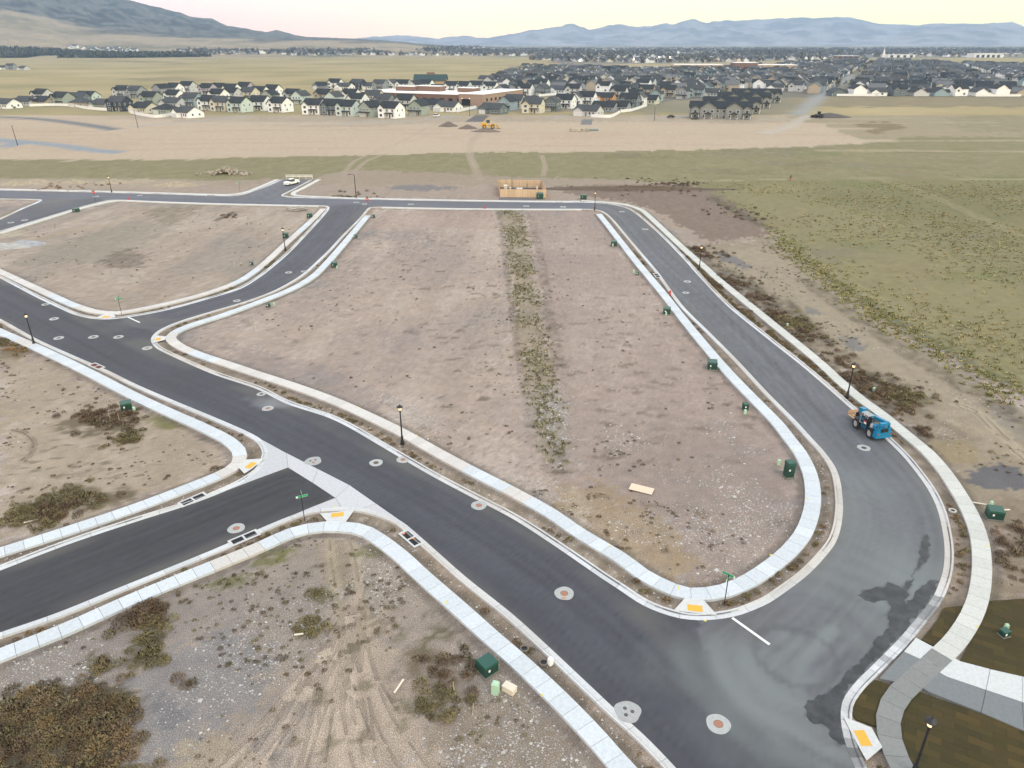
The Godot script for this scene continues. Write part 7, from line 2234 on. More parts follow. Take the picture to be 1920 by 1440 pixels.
func build_houses() -> void:
	var says := {"ranch": "one storey gabled house", "hip": "one storey hipped house", "side": "two storey house", "front": "two storey gable fronted house"}
	var R := "ranch"; var P := "hip"; var S := "side"; var F := "front"
	var rows := [
		["along the white fence at the mountain end", [[Vector2(-353, -546), R, "white", 0.0], [Vector2(-353, -570), R, "pale grey", 0.1], [Vector2(-363, -607), S, "pale grey", 0.0], [Vector2(-341, -570), R, "tan", 0.0], [Vector2(-327, -570), S, "sage", 0.0], [Vector2(-340, -613), R, "slate", 0.3], [Vector2(-306, -556), P, "tan", 0.0], [Vector2(-341, -630), R, "pale green", 0.2], [Vector2(-283.12, -542), R, "sage", -0.1], [Vector2(-263.2, -524), S, "navy", 0.1]]],
		["in the row ending at the cream fence corner", [[Vector2(-241.05, -512), R, "cream", -0.1], [Vector2(-221.95, -500), P, "sage", -0.1], [Vector2(-198.69, -478), R, "white", -0.25]]],
		["in the mountain cluster's back row", [[Vector2(-324, -655), S, "pale grey", 0.0], [Vector2(-310, -649), S, "grey", 0.0], [Vector2(-304, -682), F, "grey", 0.1], [Vector2(-298.18, -696), S, "white", 0.0], [Vector2(-299.02, -727), S, "pale grey", 0.1], [Vector2(-266.12, -689), S, "mauve", 0.0], [Vector2(-258.42, -696), S, "white", 0.0], [Vector2(-243.05, -682), S, "white", 0.1], [Vector2(-240.61, -711), S, "mauve", 0.0]]],
		["in the mountain cluster's middle row", [[Vector2(-264.93, -575), S, "sage", 0.1], [Vector2(-256.33, -596), S, "white", 0.0], [Vector2(-240.28, -556), R, "pale grey", 0.0], [Vector2(-228.85, -560), S, "blue grey", 0.05], [Vector2(-226.94, -607), S, "white", 0.0], [Vector2(-222.55, -624), S, "pale grey", 0.05], [Vector2(-210.44, -630), S, "cream", 0.0], [Vector2(-206.1, -642), S, "white", 0.1], [Vector2(-202.81, -668), S, "white", 0.0], [Vector2(-183.9, -596), F, "sage", 0.2], [Vector2(-168.97, -607), S, "pale grey", 0.0], [Vector2(-157.54, -585), F, "pale green", 0.1]]],
		["in the front row facing the graded field", [[Vector2(-205.98, -533), S, "white", -0.1], [Vector2(-194.16, -524), S, "cream", 0.0], [Vector2(-179.87, -516), S, "pale green", -0.1], [Vector2(-170.31, -529), S, "white", 0.05], [Vector2(-152.96, -516), S, "white", -0.1], [Vector2(-126.44, -500), S, "white", 0.05], [Vector2(-113.23, -496), S, "slate", 0.0], [Vector2(-102.51, -489), S, "pale green", -0.05], [Vector2(-87.46, -482), F, "sage", -0.1], [Vector2(-73.49, -475), S, "white", -0.1], [Vector2(-58.91, -493), F, "sage", 0.1], [Vector2(-42.1, -520), R, "white", -0.1]]],
		["in the second row behind the front row", [[Vector2(-144.95, -607), S, "tan", 0.0], [Vector2(-130.5, -575), F, "pale green", 0.1], [Vector2(-124.24, -607), S, "white", 0.0], [Vector2(-109.49, -556), S, "white", 0.0], [Vector2(-104.06, -591), S, "cream", 0.1], [Vector2(-89.03, -546), S, "grey", 0.0], [Vector2(-73.47, -542), S, "pale grey", 0.0], [Vector2(-54.92, -542), R, "grey", 0.0]]],
		["in the row behind the flat roofed school", [[Vector2(-186.59, -778), R, "grey", 0.0], [Vector2(-173.94, -778), S, "white", 0.1], [Vector2(-160.79, -760), R, "white", 0.0], [Vector2(-150.09, -769), S, "navy", 0.0], [Vector2(-139.67, -769), R, "white", 0.0], [Vector2(-126.78, -760), S, "grey", 0.0], [Vector2(-116.74, -769), F, "white", 0.0], [Vector2(-104.62, -760), S, "white", 0.1], [Vector2(-91.76, -743), F, "pale grey", 0.0], [Vector2(-82.46, -760), S, "white", 0.0], [Vector2(-67.83, -735), R, "pale grey", 0.2], [Vector2(-55.26, -727), S, "white", 0.0], [Vector2(-44.41, -727), S, "pale green", 0.0], [Vector2(-32.92, -735), S, "white", 0.1], [Vector2(-19.53, -719), S, "white", 0.0]]],
		["beside the brick wall of the school", [[Vector2(-7.81, -675), F, "grey", 0.0], [Vector2(1.86, -682), F, "grey", 0.1], [Vector2(11.6, -682), S, "white", 0.0], [Vector2(26.9, -682), F, "slate", 0.0], [Vector2(42.52, -711), R, "white", 0.0], [Vector2(53.34, -682), S, "pale grey", 0.1]]],
		["around the pale street right past the school", [[Vector2(-11.77, -504), R, "slate", -0.15], [Vector2(-2.9, -529), F, "blue grey", 0.0], [Vector2(2.23, -542), S, "cream", 0.05], [Vector2(11.79, -575), R, "pale grey", 0.0], [Vector2(13.95, -508), S, "cream", 0.1], [Vector2(26.97, -524), F, "slate", 0.15], [Vector2(37.41, -546), S, "white", 0.0], [Vector2(46.77, -570), F, "white", 0.1]]],
		["by the white fences past the school", [[Vector2(48.4, -489), R, "pale grey", -0.1], [Vector2(62.08, -520), R, "grey", 0.0], [Vector2(71.19, -524), R, "grey", 0.0], [Vector2(83.64, -556), S, "slate", 0.0], [Vector2(92.77, -570), F, "white", 0.1], [Vector2(101.56, -585), R, "cream", 0.0], [Vector2(111.82, -607), F, "blue grey", 0.1], [Vector2(72.71, -613), R, "orange", 0.0], [Vector2(87.51, -642), S, "pale grey", 0.0], [Vector2(55.03, -575), S, "white", 0.0], [Vector2(100.79, -655), R, "grey", 0.1], [Vector2(114.59, -668), S, "tan", 0.0], [Vector2(131.49, -662), S, "tan", 0.1], [Vector2(140.02, -642), F, "grey", 0.0], [Vector2(155.36, -662), S, "blue grey", 0.1], [Vector2(168.25, -668), R, "pale grey", 0.0]]],
		["at the lone farm in the dry grass", [[Vector2(-849, -1330), R, "white", 0.4], [Vector2(-837, -1330), S, "grey", 0.4], [Vector2(-800, -1304), R, "pale grey", 0.0]]]]
	var count := 0
	var placed := []
	for r in rows:
		for i in r[1].size():
			var h: Array = r[1][i]
			place_house(h[1], h[2], h[0], TOWN_TURN + h[3], "%s %s, %s %s" % [h[2], says[h[1]], nth(i), r[0]], "houses " + str(r[0]))
			placed.append(h[0])
			count += 1
	# the dense tract: streets of houses in rows
	var zone := PackedVector2Array([Vector2(-32.81, -836), Vector2(-19.88, -983), Vector2(23.19, -1384), Vector2(202.4, -1256), Vector2(265.05, -1233), Vector2(350, -1304), Vector2(596, -1651), Vector2(888, -1957), Vector2(905, -1692), Vector2(966, -1412), Vector2(911, -1211), Vector2(514, -675), Vector2(276.91, -679), Vector2(258.35, -735), Vector2(226.76, -760), Vector2(166.98, -682), Vector2(134.51, -682), Vector2(104.12, -696), Vector2(65.54, -743), Vector2(0, -760)])
	var ax := Vector2(cos(TOWN_TURN), -sin(TOWN_TURN))
	var ay := Vector2(ax.y, -ax.x)
	var origin := Vector2(278.3, -682)
	var all := []
	for row in range(-22, 60):
		var v := row * 19.0 + (row & 1) * 3.0 + (row >> 1) * 7.0
		for i in range(-50, 70):
			var p := origin + ax * (i * 17.6 + rng.randf_range(-1.5, 1.5)) + ay * v
			if i % 9 == 0 or not Geometry2D.is_point_in_polygon(p, zone):
				continue
			if p.y > -560.0:
				continue
			all.append([p.length(), p, row, i])
	# and the straight row that closes the tract towards the open land
	for i in 26:
		var p := Vector2(278.3, -675) + (Vector2(505, -675) - Vector2(278.3, -675)) * (i / 26.0)
		all.append([p.length() - 500.0, p, 999, i])
	all.sort_custom(func(a, b): return a[0] < b[0])
	var cols := ["white", "pale grey", "grey", "white", "cream", "tan", "blue grey", "slate", "white", "pale grey", "white", "pale grey"]
	var kinds := ["small_low", "small_tall", "small_tall", "small_low", "small_tall"]
	var rest := []
	var seen := {}
	for e in all:
		var p: Vector2 = e[1]
		var close := false
		for q in placed:
			if p.distance_to(q) < 13.0:
				close = true
				break
		if close:
			continue
		var k: String = kinds[rng.randi() % kinds.size()]
		var c: String = cols[rng.randi() % cols.size()]
		var turn: float = TOWN_TURN + ((PI if (e[2] & 1) else 0.0) if e[2] != 999 else 0.445) + (PI * 0.5 if rng.randf() < 0.62 else 0.0) + rng.randf_range(-0.05, 0.05)
		if count < 300:
			var row_key := str(e[2])
			seen[row_key] = seen.get(row_key, 0) + 1
			var where := "in the straight row facing open land" if e[2] == 999 else "in the %s row of the dense tract" % nth(e[2] + 22)
			var tall := "two storey" if k == "small_tall" else "one storey"
			place_house(k, c, p, turn, "%s %s house, %s %s" % [c, tall, nth(e[3] + (50 if e[2] != 999 else 0)), where], "houses of the dense tract", 1.05)
			placed.append(p)
			count += 1
		else:
			rest.append([p, turn, c, k])
	far_houses(rest)
	# white vinyl fences round the back yards
	var fences := [[[Vector2(-344, -556), Vector2(-332, -562), Vector2(-314, -556), Vector2(-290.35, -533), Vector2(-266.12, -522), Vector2(-274.96, -542)], "long white vinyl fence before the sage and tan ranch houses"], [[Vector2(-245.66, -500), Vector2(-216.99, -471), Vector2(-213.43, -489), Vector2(-220.49, -504)], "white vinyl fence corner before the cream ranch house"], [[Vector2(48.67, -475), Vector2(59.68, -471), Vector2(70.27, -504)], "white vinyl fence corner at the house nearest the field past the school"], [[Vector2(71.14, -508), Vector2(79.31, -516), Vector2(96.58, -558)], "white vinyl fence stepping back beside the slate two storey house"], [[Vector2(-35.92, -508), Vector2(-24.86, -542)], "white vinyl fence between the white ranch and the school"], [[Vector2(-4.29, -630), Vector2(17.5, -642)], "white vinyl fence behind the grey gables beside the school"], [[Vector2(-362, -551), Vector2(-349, -539)], "short white vinyl fence at the frame edge house"], [[Vector2(22.52, -662), Vector2(40.82, -682)], "white vinyl fence beside the slate gable past the school"], [[Vector2(272.84, -668), Vector2(308, -665)], "pale vinyl fence at the first houses of the straight row"], [[Vector2(392, -662), Vector2(430, -662)], "pale vinyl fence at the end of the straight row"]]
	for f in fences:
		var o := thing("vinyl_fence", f[1], "fence", Vector3.ZERO, 0.0, "white vinyl fences round the back yards")
		var line := resample(f[0], false, 2.4)
		var mp := MB.new()
		for i in line.size() - 1:
			var p := line[i]
			var q := line[i + 1]
			var d := (q - p).normalized()
			var bs := Basis(Vector3.UP, atan2(-d.y, d.x))
			var mb := MB.new()
			mb.box(Vector3((p.x + q.x) * 0.5, 0.95, (p.y + q.y) * 0.5), Vector3(p.distance_to(q) - 0.1, 1.75, 0.05), bs)
			put("panel", mb.done(), M.white, o)
			mp.box(Vector3(p.x, 1.0, p.y), Vector3(0.14, 2.05, 0.14), bs)
		var pst := put("post", mp.done(), M.white, o)
		pst.set_meta("kind", "stuff")

func far_house_mesh() -> ArrayMesh:   # tinted walls, dark roof
	var mb := MB.new()
	mb.col = Color(1, 1, 1)
	gable_walls(mb, 13, 10, 4.0, 3.0, Vector3.ZERO)
	gable_walls(mb, 3.6, 5.6, 4.0, 1.8, Vector3(-3.4, 0, 5.2), PI * 0.5)
	mb.col = Color(0.11, 0.12, 0.13)
	gable_roof(mb, 13, 10, 4.0, 3.0, 0.5, Vector3.ZERO)
	gable_roof(mb, 4.4, 5.6, 4.0, 1.8, 0.4, Vector3(-3.4, 0, 4.7), PI * 0.5)
	mb.col = Color(0.08, 0.09, 0.1)
	for x in [2.0, 4.6]:
		mb.box(Vector3(x, 1.7, 5.02), Vector3(1.5, 1.4, 0.06))
	return mb.done()

func copies(called: String, label: String, mesh: Mesh, m: Material, places: Array, tints: Array) -> MultiMeshInstance3D:
	var mm := MultiMesh.new()
	mm.transform_format = MultiMesh.TRANSFORM_3D
	mm.use_colors = true
	mm.mesh = mesh
	mm.instance_count = places.size()
	for i in places.size():
		mm.set_instance_transform(i, places[i])
		mm.set_instance_color(i, tints[i])
	var o := MultiMeshInstance3D.new()
	o.name = numbered(called)
	o.multimesh = mm
	o.material_override = m
	add_child(o, true)
	tag(o, label, "", "", "stuff")
	return o

var far_places := []
var far_tints := []

func far_houses(rest: Array) -> void:
	for e in rest:
		var p: Vector2 = e[0]
		var s := 1.2 if e[3] == "small_tall" else 1.0
		far_places.append(Transform3D(Basis(Vector3.UP, e[1]).scaled(Vector3(1, s, 1)), Vector3(p.x, -0.1, p.y)))
		far_tints.append(WALLS[e[2]])

func land(p: Vector2) -> float:
	var t := p.x / -p.y
	if t > 0.05 or p.y > -2300.0:
		return 0.0
	return maxf(0.0, hill.call(t, -p.y))

func build_far_town() -> void:
	# the town behind, thinning out towards the far plain
	var town := [[[Vector2(66.26, -1985), Vector2(166.5, -1780), Vector2(394, -1735), Vector2(716, -1985), Vector2(1088, -2400), Vector2(1535, -2400), Vector2(1958, -2579), Vector2(3022, -3990), Vector2(103.07, -3879)], 3600], [[Vector2(-1008, -2400), Vector2(-530, -2487), Vector2(52.51, -2628), Vector2(95.14, -3579), Vector2(-781, -3674), Vector2(-1328, -3170)], 1900], [[Vector2(688, -2400), Vector2(961, -2487), Vector2(1281, -3322), Vector2(950, -3322)], 250], [[Vector2(-873, -4108), Vector2(3110, -4108), Vector2(4067, -5378), Vector2(-1060, -4993)], 1500]]
	var cols := [Color(0.82, 0.82, 0.82), Color(0.5, 0.5, 0.48), Color(0.58, 0.52, 0.44), Color(0.3, 0.32, 0.34), Color(0.72, 0.72, 0.72)]
	var trees := []
	var tints := []
	for t in town:
		var pp := PackedVector2Array(t[0])
		var lo := Vector2(1e9, 1e9)
		var hi := -lo
		for p in pp:
			lo = lo.min(p); hi = hi.max(p)
		var n: int = t[1]
		while n > 0:
			var p := Vector2(rng.randf_range(lo.x, hi.x), rng.randf_range(lo.y, hi.y))
			if not Geometry2D.is_point_in_polygon(p, pp):
				continue
			n -= 1
			if nb.get_noise_2d(p.x * 0.03, p.y * 0.03) < -0.12 or land(p) > 14.0:
				continue
			var s := rng.randf_range(0.9, 1.5)
			far_places.append(Transform3D(Basis(Vector3.UP, rng.randf() * TAU).scaled(Vector3(s, s, s)), Vector3(p.x, land(p) - 0.2, p.y)))
			far_tints.append(cols[rng.randi() % 5])
			for k in 2:
				var q := p + Vector2(rng.randf_range(-25, 25), rng.randf_range(-25, 25))
				var ts := rng.randf_range(3.0, 7.0)
				trees.append(Transform3D(Basis(Vector3.UP, rng.randf() * TAU).scaled(Vector3(ts, ts * rng.randf_range(0.8, 1.4), ts)), Vector3(q.x, land(q), q.y)))
				tints.append(Color(0.06, 0.07, 0.045).lerp(Color(0.13, 0.10, 0.05), rng.randf()))
	for e in [[[Vector2(-1460, -2600), Vector2(-1230, -2600), Vector2(-1250, -2690), Vector2(-1490, -2690)], 30], [[Vector2(-1640, -2370), Vector2(-1480, -2370), Vector2(-1500, -2430), Vector2(-1660, -2430)], 10]]:
		for p in scatter(PackedVector2Array(e[0]), e[1]):
			var s := rng.randf_range(1.0, 1.8)
			far_places.append(Transform3D(Basis(Vector3.UP, rng.randf() * TAU).scaled(Vector3(s, s, s)), Vector3(p.x, maxf(0.0, hill.call(p.x / -p.y, -p.y)) - 0.3, p.y)))
			far_tints.append(Color(0.85, 0.85, 0.84))
	copies("distant_houses", "hundreds of small distant houses of the town out to the far plain", far_house_mesh(), M.leaf, far_places, far_tints)
	# dark belt of trees below the foothills
	var belt := PackedVector2Array([Vector2(-2700, -2290), Vector2(-1130, -2290), Vector2(-900, -2400), Vector2(-1450, -2540), Vector2(-2700, -2580)])
	for p in scatter(belt, 7000):
		if nb.get_noise_2d(p.x * 0.01, p.y * 0.02) < -0.22:
			continue
		var ts := rng.randf_range(5.0, 11.0)
		trees.append(Transform3D(Basis(Vector3.UP, rng.randf() * TAU).scaled(Vector3(ts, ts * 0.8, ts)), Vector3(p.x, maxf(0.0, hill.call(p.x / -p.y, -p.y)), p.y)))
		tints.append(Color(0.05, 0.062, 0.042).lerp(Color(0.10, 0.10, 0.06), rng.randf()))
	# yard trees inside the tract
	for p in scatter(PackedVector2Array([Vector2(0, -787), Vector2(22.3, -1330), Vector2(202.4, -1256), Vector2(852, -1877), Vector2(928, -1473), Vector2(464, -727), Vector2(286.9, -704), Vector2(182.57, -727)]), 700):
		var ts := rng.randf_range(1.6, 3.4)
		trees.append(Transform3D(Basis(Vector3.UP, rng.randf() * TAU).scaled(Vector3(ts, ts * 1.3, ts)), Vector3(p.x, 0, p.y)))
		tints.append([Color(0.06, 0.08, 0.04), Color(0.16, 0.10, 0.04), Color(0.09, 0.10, 0.06)][rng.randi() % 3])
	copies("distant_trees", "dark trees of the far town and the belt below the foothills", tuft_mesh(46, 0.9, 1.5, 0.55, 5), M.leaf, trees, tints)

func scatter(pp: PackedVector2Array, n: int) -> PackedVector2Array:
	var lo := Vector2(1e9, 1e9)
	var hi := -lo
	for p in pp:
		lo = lo.min(p); hi = hi.max(p)
	var out := PackedVector2Array()
	var tries := 0
	while out.size() < n and tries < n * 20:
		tries += 1
		var p := Vector2(rng.randf_range(lo.x, hi.x), rng.randf_range(lo.y, hi.y))
		if Geometry2D.is_point_in_polygon(p, pp):
			out.append(p)
	return out

# ---------------------------------------------------------------- large buildings
func block(o: Node3D, called: String, c: Vector3, s: Vector3, m: Material) -> void:
	var mb := MB.new()
	mb.box(c, s)
	put(called, mb.done(), m, o)

func build_big_buildings() -> void:
	var brick := mat(Color(0.19, 0.115, 0.085), 0.9)
	var brick2 := mat(Color(0.34, 0.24, 0.18), 0.9)
	var roof := mat(Color(0.78, 0.77, 0.74), 0.8)
	var tanw := mat(Color(0.48, 0.34, 0.2), 0.9)
	# the school: right corner of its front wall
	var a := Vector2(-20.7, -560)
	var o := thing("school_building", "low brown brick school with broad white flat roofs", "school", Vector3(a.x, -0.1, a.y), TOWN_TURN)
	block(o, "wall", Vector3(-56, 3.5, -22), Vector3(104, 7.0, 40), brick)
	block(o, "wall", Vector3(-10, 3.9, -34), Vector3(20, 7.8, 68), brick2)
	block(o, "roof", Vector3(-56, 7.15, -22), Vector3(104.6, 0.3, 40.6), roof)
	block(o, "roof", Vector3(-10, 7.95, -34), Vector3(20.6, 0.3, 68.6), roof)
	for e in [[-80.0, -26.0, 17.0, 3.2], [-62.0, -30.0, 22.0, 3.6], [-28.0, -30.0, 14.0, 3.0]]:
		block(o, "penthouse", Vector3(e[0], 7.3 + e[3] * 0.5, e[1]), Vector3(e[2], e[3], 9.0), brick)
		block(o, "penthouse_roof", Vector3(e[0], 7.4 + e[3], e[1]), Vector3(e[2] + 0.4, 0.25, 9.4), roof)
	for k in 12:
		block(o, "window", Vector3(-102 + k * 7.4, 3.4, -1.94), Vector3(3.2, 2.0, 0.2), M.glass)
	block(o, "entrance", Vector3(-14.0, 2.4, 0.06), Vector3(7.0, 4.4, 0.3), M.glass)
	for k in 2:
		block(o, "entrance_lamp", Vector3(-17.0 + k * 6.0, 4.9, 0.3), Vector3(0.6, 0.4, 0.3), M.lit)
	for k in 9:
		block(o, "window", Vector3(0.06, 4.0, -6 - k * 7.0), Vector3(0.2, 1.8, 2.4), M.glass)
	# tan school farther back
	var b := Vector2(254.68, -1256)
	o = thing("school_building", "long tan school with white roof strips beyond the dense tract", "school", Vector3(b.x, -0.1, b.y), -0.1)
	for e in [[40.0, 74.0, 9.0, tanw], [112.0, 36.0, 12.0, brick], [160.0, 62.0, 9.0, tanw], [-45.0, 90.0, 4.5, tanw]]:
		block(o, "wall", Vector3(e[0], e[2] * 0.5, -20), Vector3(e[1], e[2], 40), e[3])
		block(o, "roof", Vector3(e[0], e[2] + 0.25, -20), Vector3(e[1] + 0.5, 0.5, 40.5), roof)
		for k in 5:
			block(o, "window", Vector3(e[0] - e[1] * 0.4 + k * e[1] * 0.2, 3.0, 0.05), Vector3(e[1] * 0.1, 2.0, 0.3), M.glass)
	# big dark roofed hall behind the school row
	var c := Vector2(-88.13, -858)
	o = thing("hall_building", "large hall with broad dark green roof behind the school row", "hall", Vector3(c.x, -0.1, c.y), 0.0)
	var mw := MB.new()
	gable_walls(mw, 34, 20, 4.5, 5.5, Vector3.ZERO)
	put("wall", mw.done(), tanw, o)
	var mr := MB.new()
	gable_roof(mr, 34, 20, 4.5, 5.5, 1.0, Vector3.ZERO)
	put("roof", mr.done(), mat(Color(0.018, 0.045, 0.045), 0.8), o)
	block(o, "cupola", Vector3(0, 10.6, -2), Vector3(8, 3.0, 6), brick)
	# white hangar on the far right
	var d := Vector2(1348, -2320)
	o = thing("hangar_building", "long white building with dark bays at the edge of the far field", "warehouse", Vector3(d.x, -0.1, d.y), 0.0)
	block(o, "wall", Vector3(34, 5.5, -20), Vector3(84, 11, 40), M.white)
	block(o, "roof", Vector3(34, 11.3, -20), Vector3(86, 0.6, 42), roof)
	for k in 5:
		block(o, "bay_door", Vector3(2 + k * 15, 4, 0.2), Vector3(8, 7, 0.5), M.dark)
	for e in [[Vector2(1148, -2359), 80.0, "long low pale warehouse left of the white hangar"], [Vector2(913, -2173), 60.0, "low brown sheds under the pale steeple beyond the tract"], [Vector2(317, -1827), 110.0, "long white store roof by the bright lights beyond the highway"]]:
		var p: Vector2 = e[0]
		o = thing("warehouse", e[2], "warehouse", Vector3(p.x, -0.1, p.y), 0.0)
		block(o, "wall", Vector3(0, 3.5, -20), Vector3(e[1], 7, 40), brick if e[1] == 60.0 else M.white)
		block(o, "roof", Vector3(0, 7.3, -20), Vector3(e[1] + 1.0, 0.6, 41), roof)
		for k in 4:
			block(o, "bay_door", Vector3(-e[1] * 0.36 + k * e[1] * 0.24, 3, 0.2), Vector3(8, 6, 0.4), M.dark)
	var sp := Vector2(1041, -2244)
	o = thing("steeple", "pale pointed steeple rising beyond the dense tract", "steeple", Vector3(sp.x, -0.1, sp.y), 0.0)
	block(o, "tower", Vector3(0, 7, 0), Vector3(5, 14, 5), M.white)
	var ms := MB.new()
	ms.tube(Vector3(0, 14, 0), Vector3(0, 27, 0), 3.0, 0.2, 8)
	put("spire", ms.done(), M.white, o)
	# floodlights by the highway
	var li := 0
	for p in [Vector2(128.06, -1506), Vector2(245.94, -1612), Vector2(336, -1827), Vector2(361, -1827), Vector2(-411, -4993), Vector2(-298.18, -4993), Vector2(-159.03, -4993)]:
		o = thing("floodlight", "bright lit floodlight near the far highway, %s from the tract" % nth(li), "floodlight", Vector3(p.x, 0, p.y), 0.0, "bright lights beyond the tract")
		var m := MB.new()
		m.tube(Vector3.ZERO, Vector3(0, 9, 0), 0.25, 0.2, 6)
		put("post", m.done(), M.dark, o)
		m = MB.new()
		m.tube(Vector3(0, 9, 0), Vector3(0, 10.6, 0), 0.9, 0.9, 10)
		put("lamp", m.done(), M.headlight, o)
		li += 1
	# townhouses
	var front := [Vector2(107.26, -468), Vector2(124.85, -508), Vector2(145.77, -553), Vector2(168.37, -599)]
	var tn := ["nearest the field", "second from the field", "third from the field", "farthest from the field"]
	for k in 4:
		townhouse(front[k], tn[k], k)

func townhouse(at: Vector2, which: String, k: int) -> void:
	var o := thing("townhouse_block", "grey gabled townhouse block with dark roof, row %s" % which, "townhouse", Vector3(at.x, -0.1, at.y), TOWN_TURN + 0.27, "rows of grey townhouses")
	var wm := mat(Color(0.22, 0.23, 0.22), 0.85)
	var wm2 := mat(Color(0.60, 0.58, 0.50), 0.85)
	house("side", "slate")
	var l := 36.0
	var mw := MB.new()
	gable_walls(mw, l, 11, 6.0, 3.6, Vector3(l * 0.5, 0, -6))
	put("wall", mw.done(), wm if k == 0 else wm2, o)
	var mr := MB.new()
	gable_roof(mr, l, 11, 6.0, 3.6, 0.4, Vector3(l * 0.5, 0, -6))
	for e in [[3.0, 5.0, 6.0], [10.5, 9.5, 6.6], [25.5, 9.5, 6.6], [33.0, 5.0, 6.0]]:
		var g := MB.new()
		gable_walls(g, 3.0, e[1], e[2], e[1] * 0.3, Vector3(e[0], 0, 0.0), PI * 0.5)
		put("front_wing", g.done(), wm, o)
		gable_roof(mr, 8.0, e[1], e[2], e[1] * 0.3, 0.35, Vector3(e[0], 0, -2.2), PI * 0.5)
		var n := 2 if e[1] > 6 else 1
		for i in n:
			var x: float = e[0] + (i - (n - 1) * 0.5) * 4.4
			opening(o, "window", Vector3(x, 4.4, 1.51), 0, 1.6, 1.6)
			opening(o, "window", Vector3(x, 1.6, 1.51), 0, 1.6, 1.7)
		var pr := MB.new()
		gable_roof(pr, 2.0, 4.6, 2.7, 1.2, 0.2, Vector3(e[0], 0, 2.6), PI * 0.5)
		put("porch_roof", pr.done(), M.roof, o)
		var pp := MB.new()
		for s in [-2.0, 2.0]:
			pp.box(Vector3(e[0] + s, 1.35, 3.4), Vector3(0.25, 2.7, 0.25))
		put("porch_post", pp.done(), M.trim, o)
	for x in [16.2, 19.8]:
		opening(o, "door", Vector3(x, 1.2, -0.49), 0, 1.1, 2.3)
		opening(o, "window", Vector3(x, 4.4, -0.49), 0, 1.3, 1.5)
	for z in [-3.0, -9.0]:
		opening(o, "window", Vector3(l + 0.01, 4.4, z), PI * 0.5, 1.2, 1.4)
		opening(o, "window", Vector3(l + 0.01, 1.7, z), PI * 0.5, 1.2, 1.4)
	put("roof", mr.done(), M.roof, o)

# ---------------------------------------------------------------- plants and stones
func tuft_mesh(n: int, r: float, h: float, leaf: float, seed_: int, upright := 0.0) -> ArrayMesh:   # many small leaf faces through a dome
	var g := RandomNumberGenerator.new()
	g.seed = seed_
	var mb := MB.new()
	for i in n:
		var d := Vector3(g.randfn(), absf(g.randfn()) * 0.9, g.randfn()).normalized()
		var q := pow(g.randf(), 0.4)
		var p := Vector3(d.x * r, d.y * h, d.z * r) * q
		p.y = maxf(p.y, 0.02)
		var dir := (Vector3(d.x, d.y + 0.4 + upright, d.z) + Vector3(g.randfn(), g.randfn(), g.randfn()) * 0.35).normalized()
		var side := dir.cross(Vector3(g.randfn(), g.randfn(), g.randfn())).normalized()
		var s := leaf * g.randf_range(0.6, 1.3)
		var k := g.randf_range(0.7, 1.3)
		mb.col = Color(k, k * g.randf_range(0.92, 1.05), k * g.randf_range(0.85, 1.0))
		mb.leaf(p - side * s * 0.3, p + side * s * 0.3, p + dir * s, (Vector3(d.x * 0.55, d.y * 0.5 + 0.7, d.z * 0.55) + dir * 0.25).normalized())
	return mb.done()

func stone_mesh(seed_: int) -> ArrayMesh:
	var g := RandomNumberGenerator.new()
	g.seed = seed_
	var p := []
	for d in [Vector3(1, 0, 0), Vector3(0, 0, 1), Vector3(-1, 0, 0), Vector3(0, 0, -1)]:
		p.append(d * g.randf_range(0.7, 1.2) + Vector3(g.randf_range(-0.3, 0.3), 0.1, g.randf_range(-0.3, 0.3)))
	var top := [Vector3(0.3, 0.65, 0.15), Vector3(-0.35, 0.55, -0.1)]
	var mb := MB.new()
	mb.tri(p[1], p[0], top[0])
	mb.tri(p[0], p[3], top[0])
	mb.tri(p[3], top[1], top[0])
	mb.tri(p[3], p[2], top[1])
	mb.tri(p[2], p[1], top[1])
	mb.tri(p[1], top[0], top[1])
	return mb.done()

func spot(p: Vector2, s: float, flat := 1.0) -> Transform3D:
	return Transform3D(Basis(Vector3.UP, rng.randf() * TAU).scaled(Vector3(s * rng.randf_range(0.8, 1.25), s * flat * rng.randf_range(0.75, 1.25), s)), Vector3(p.x, G0.height_at(p) - 0.01, p.y))

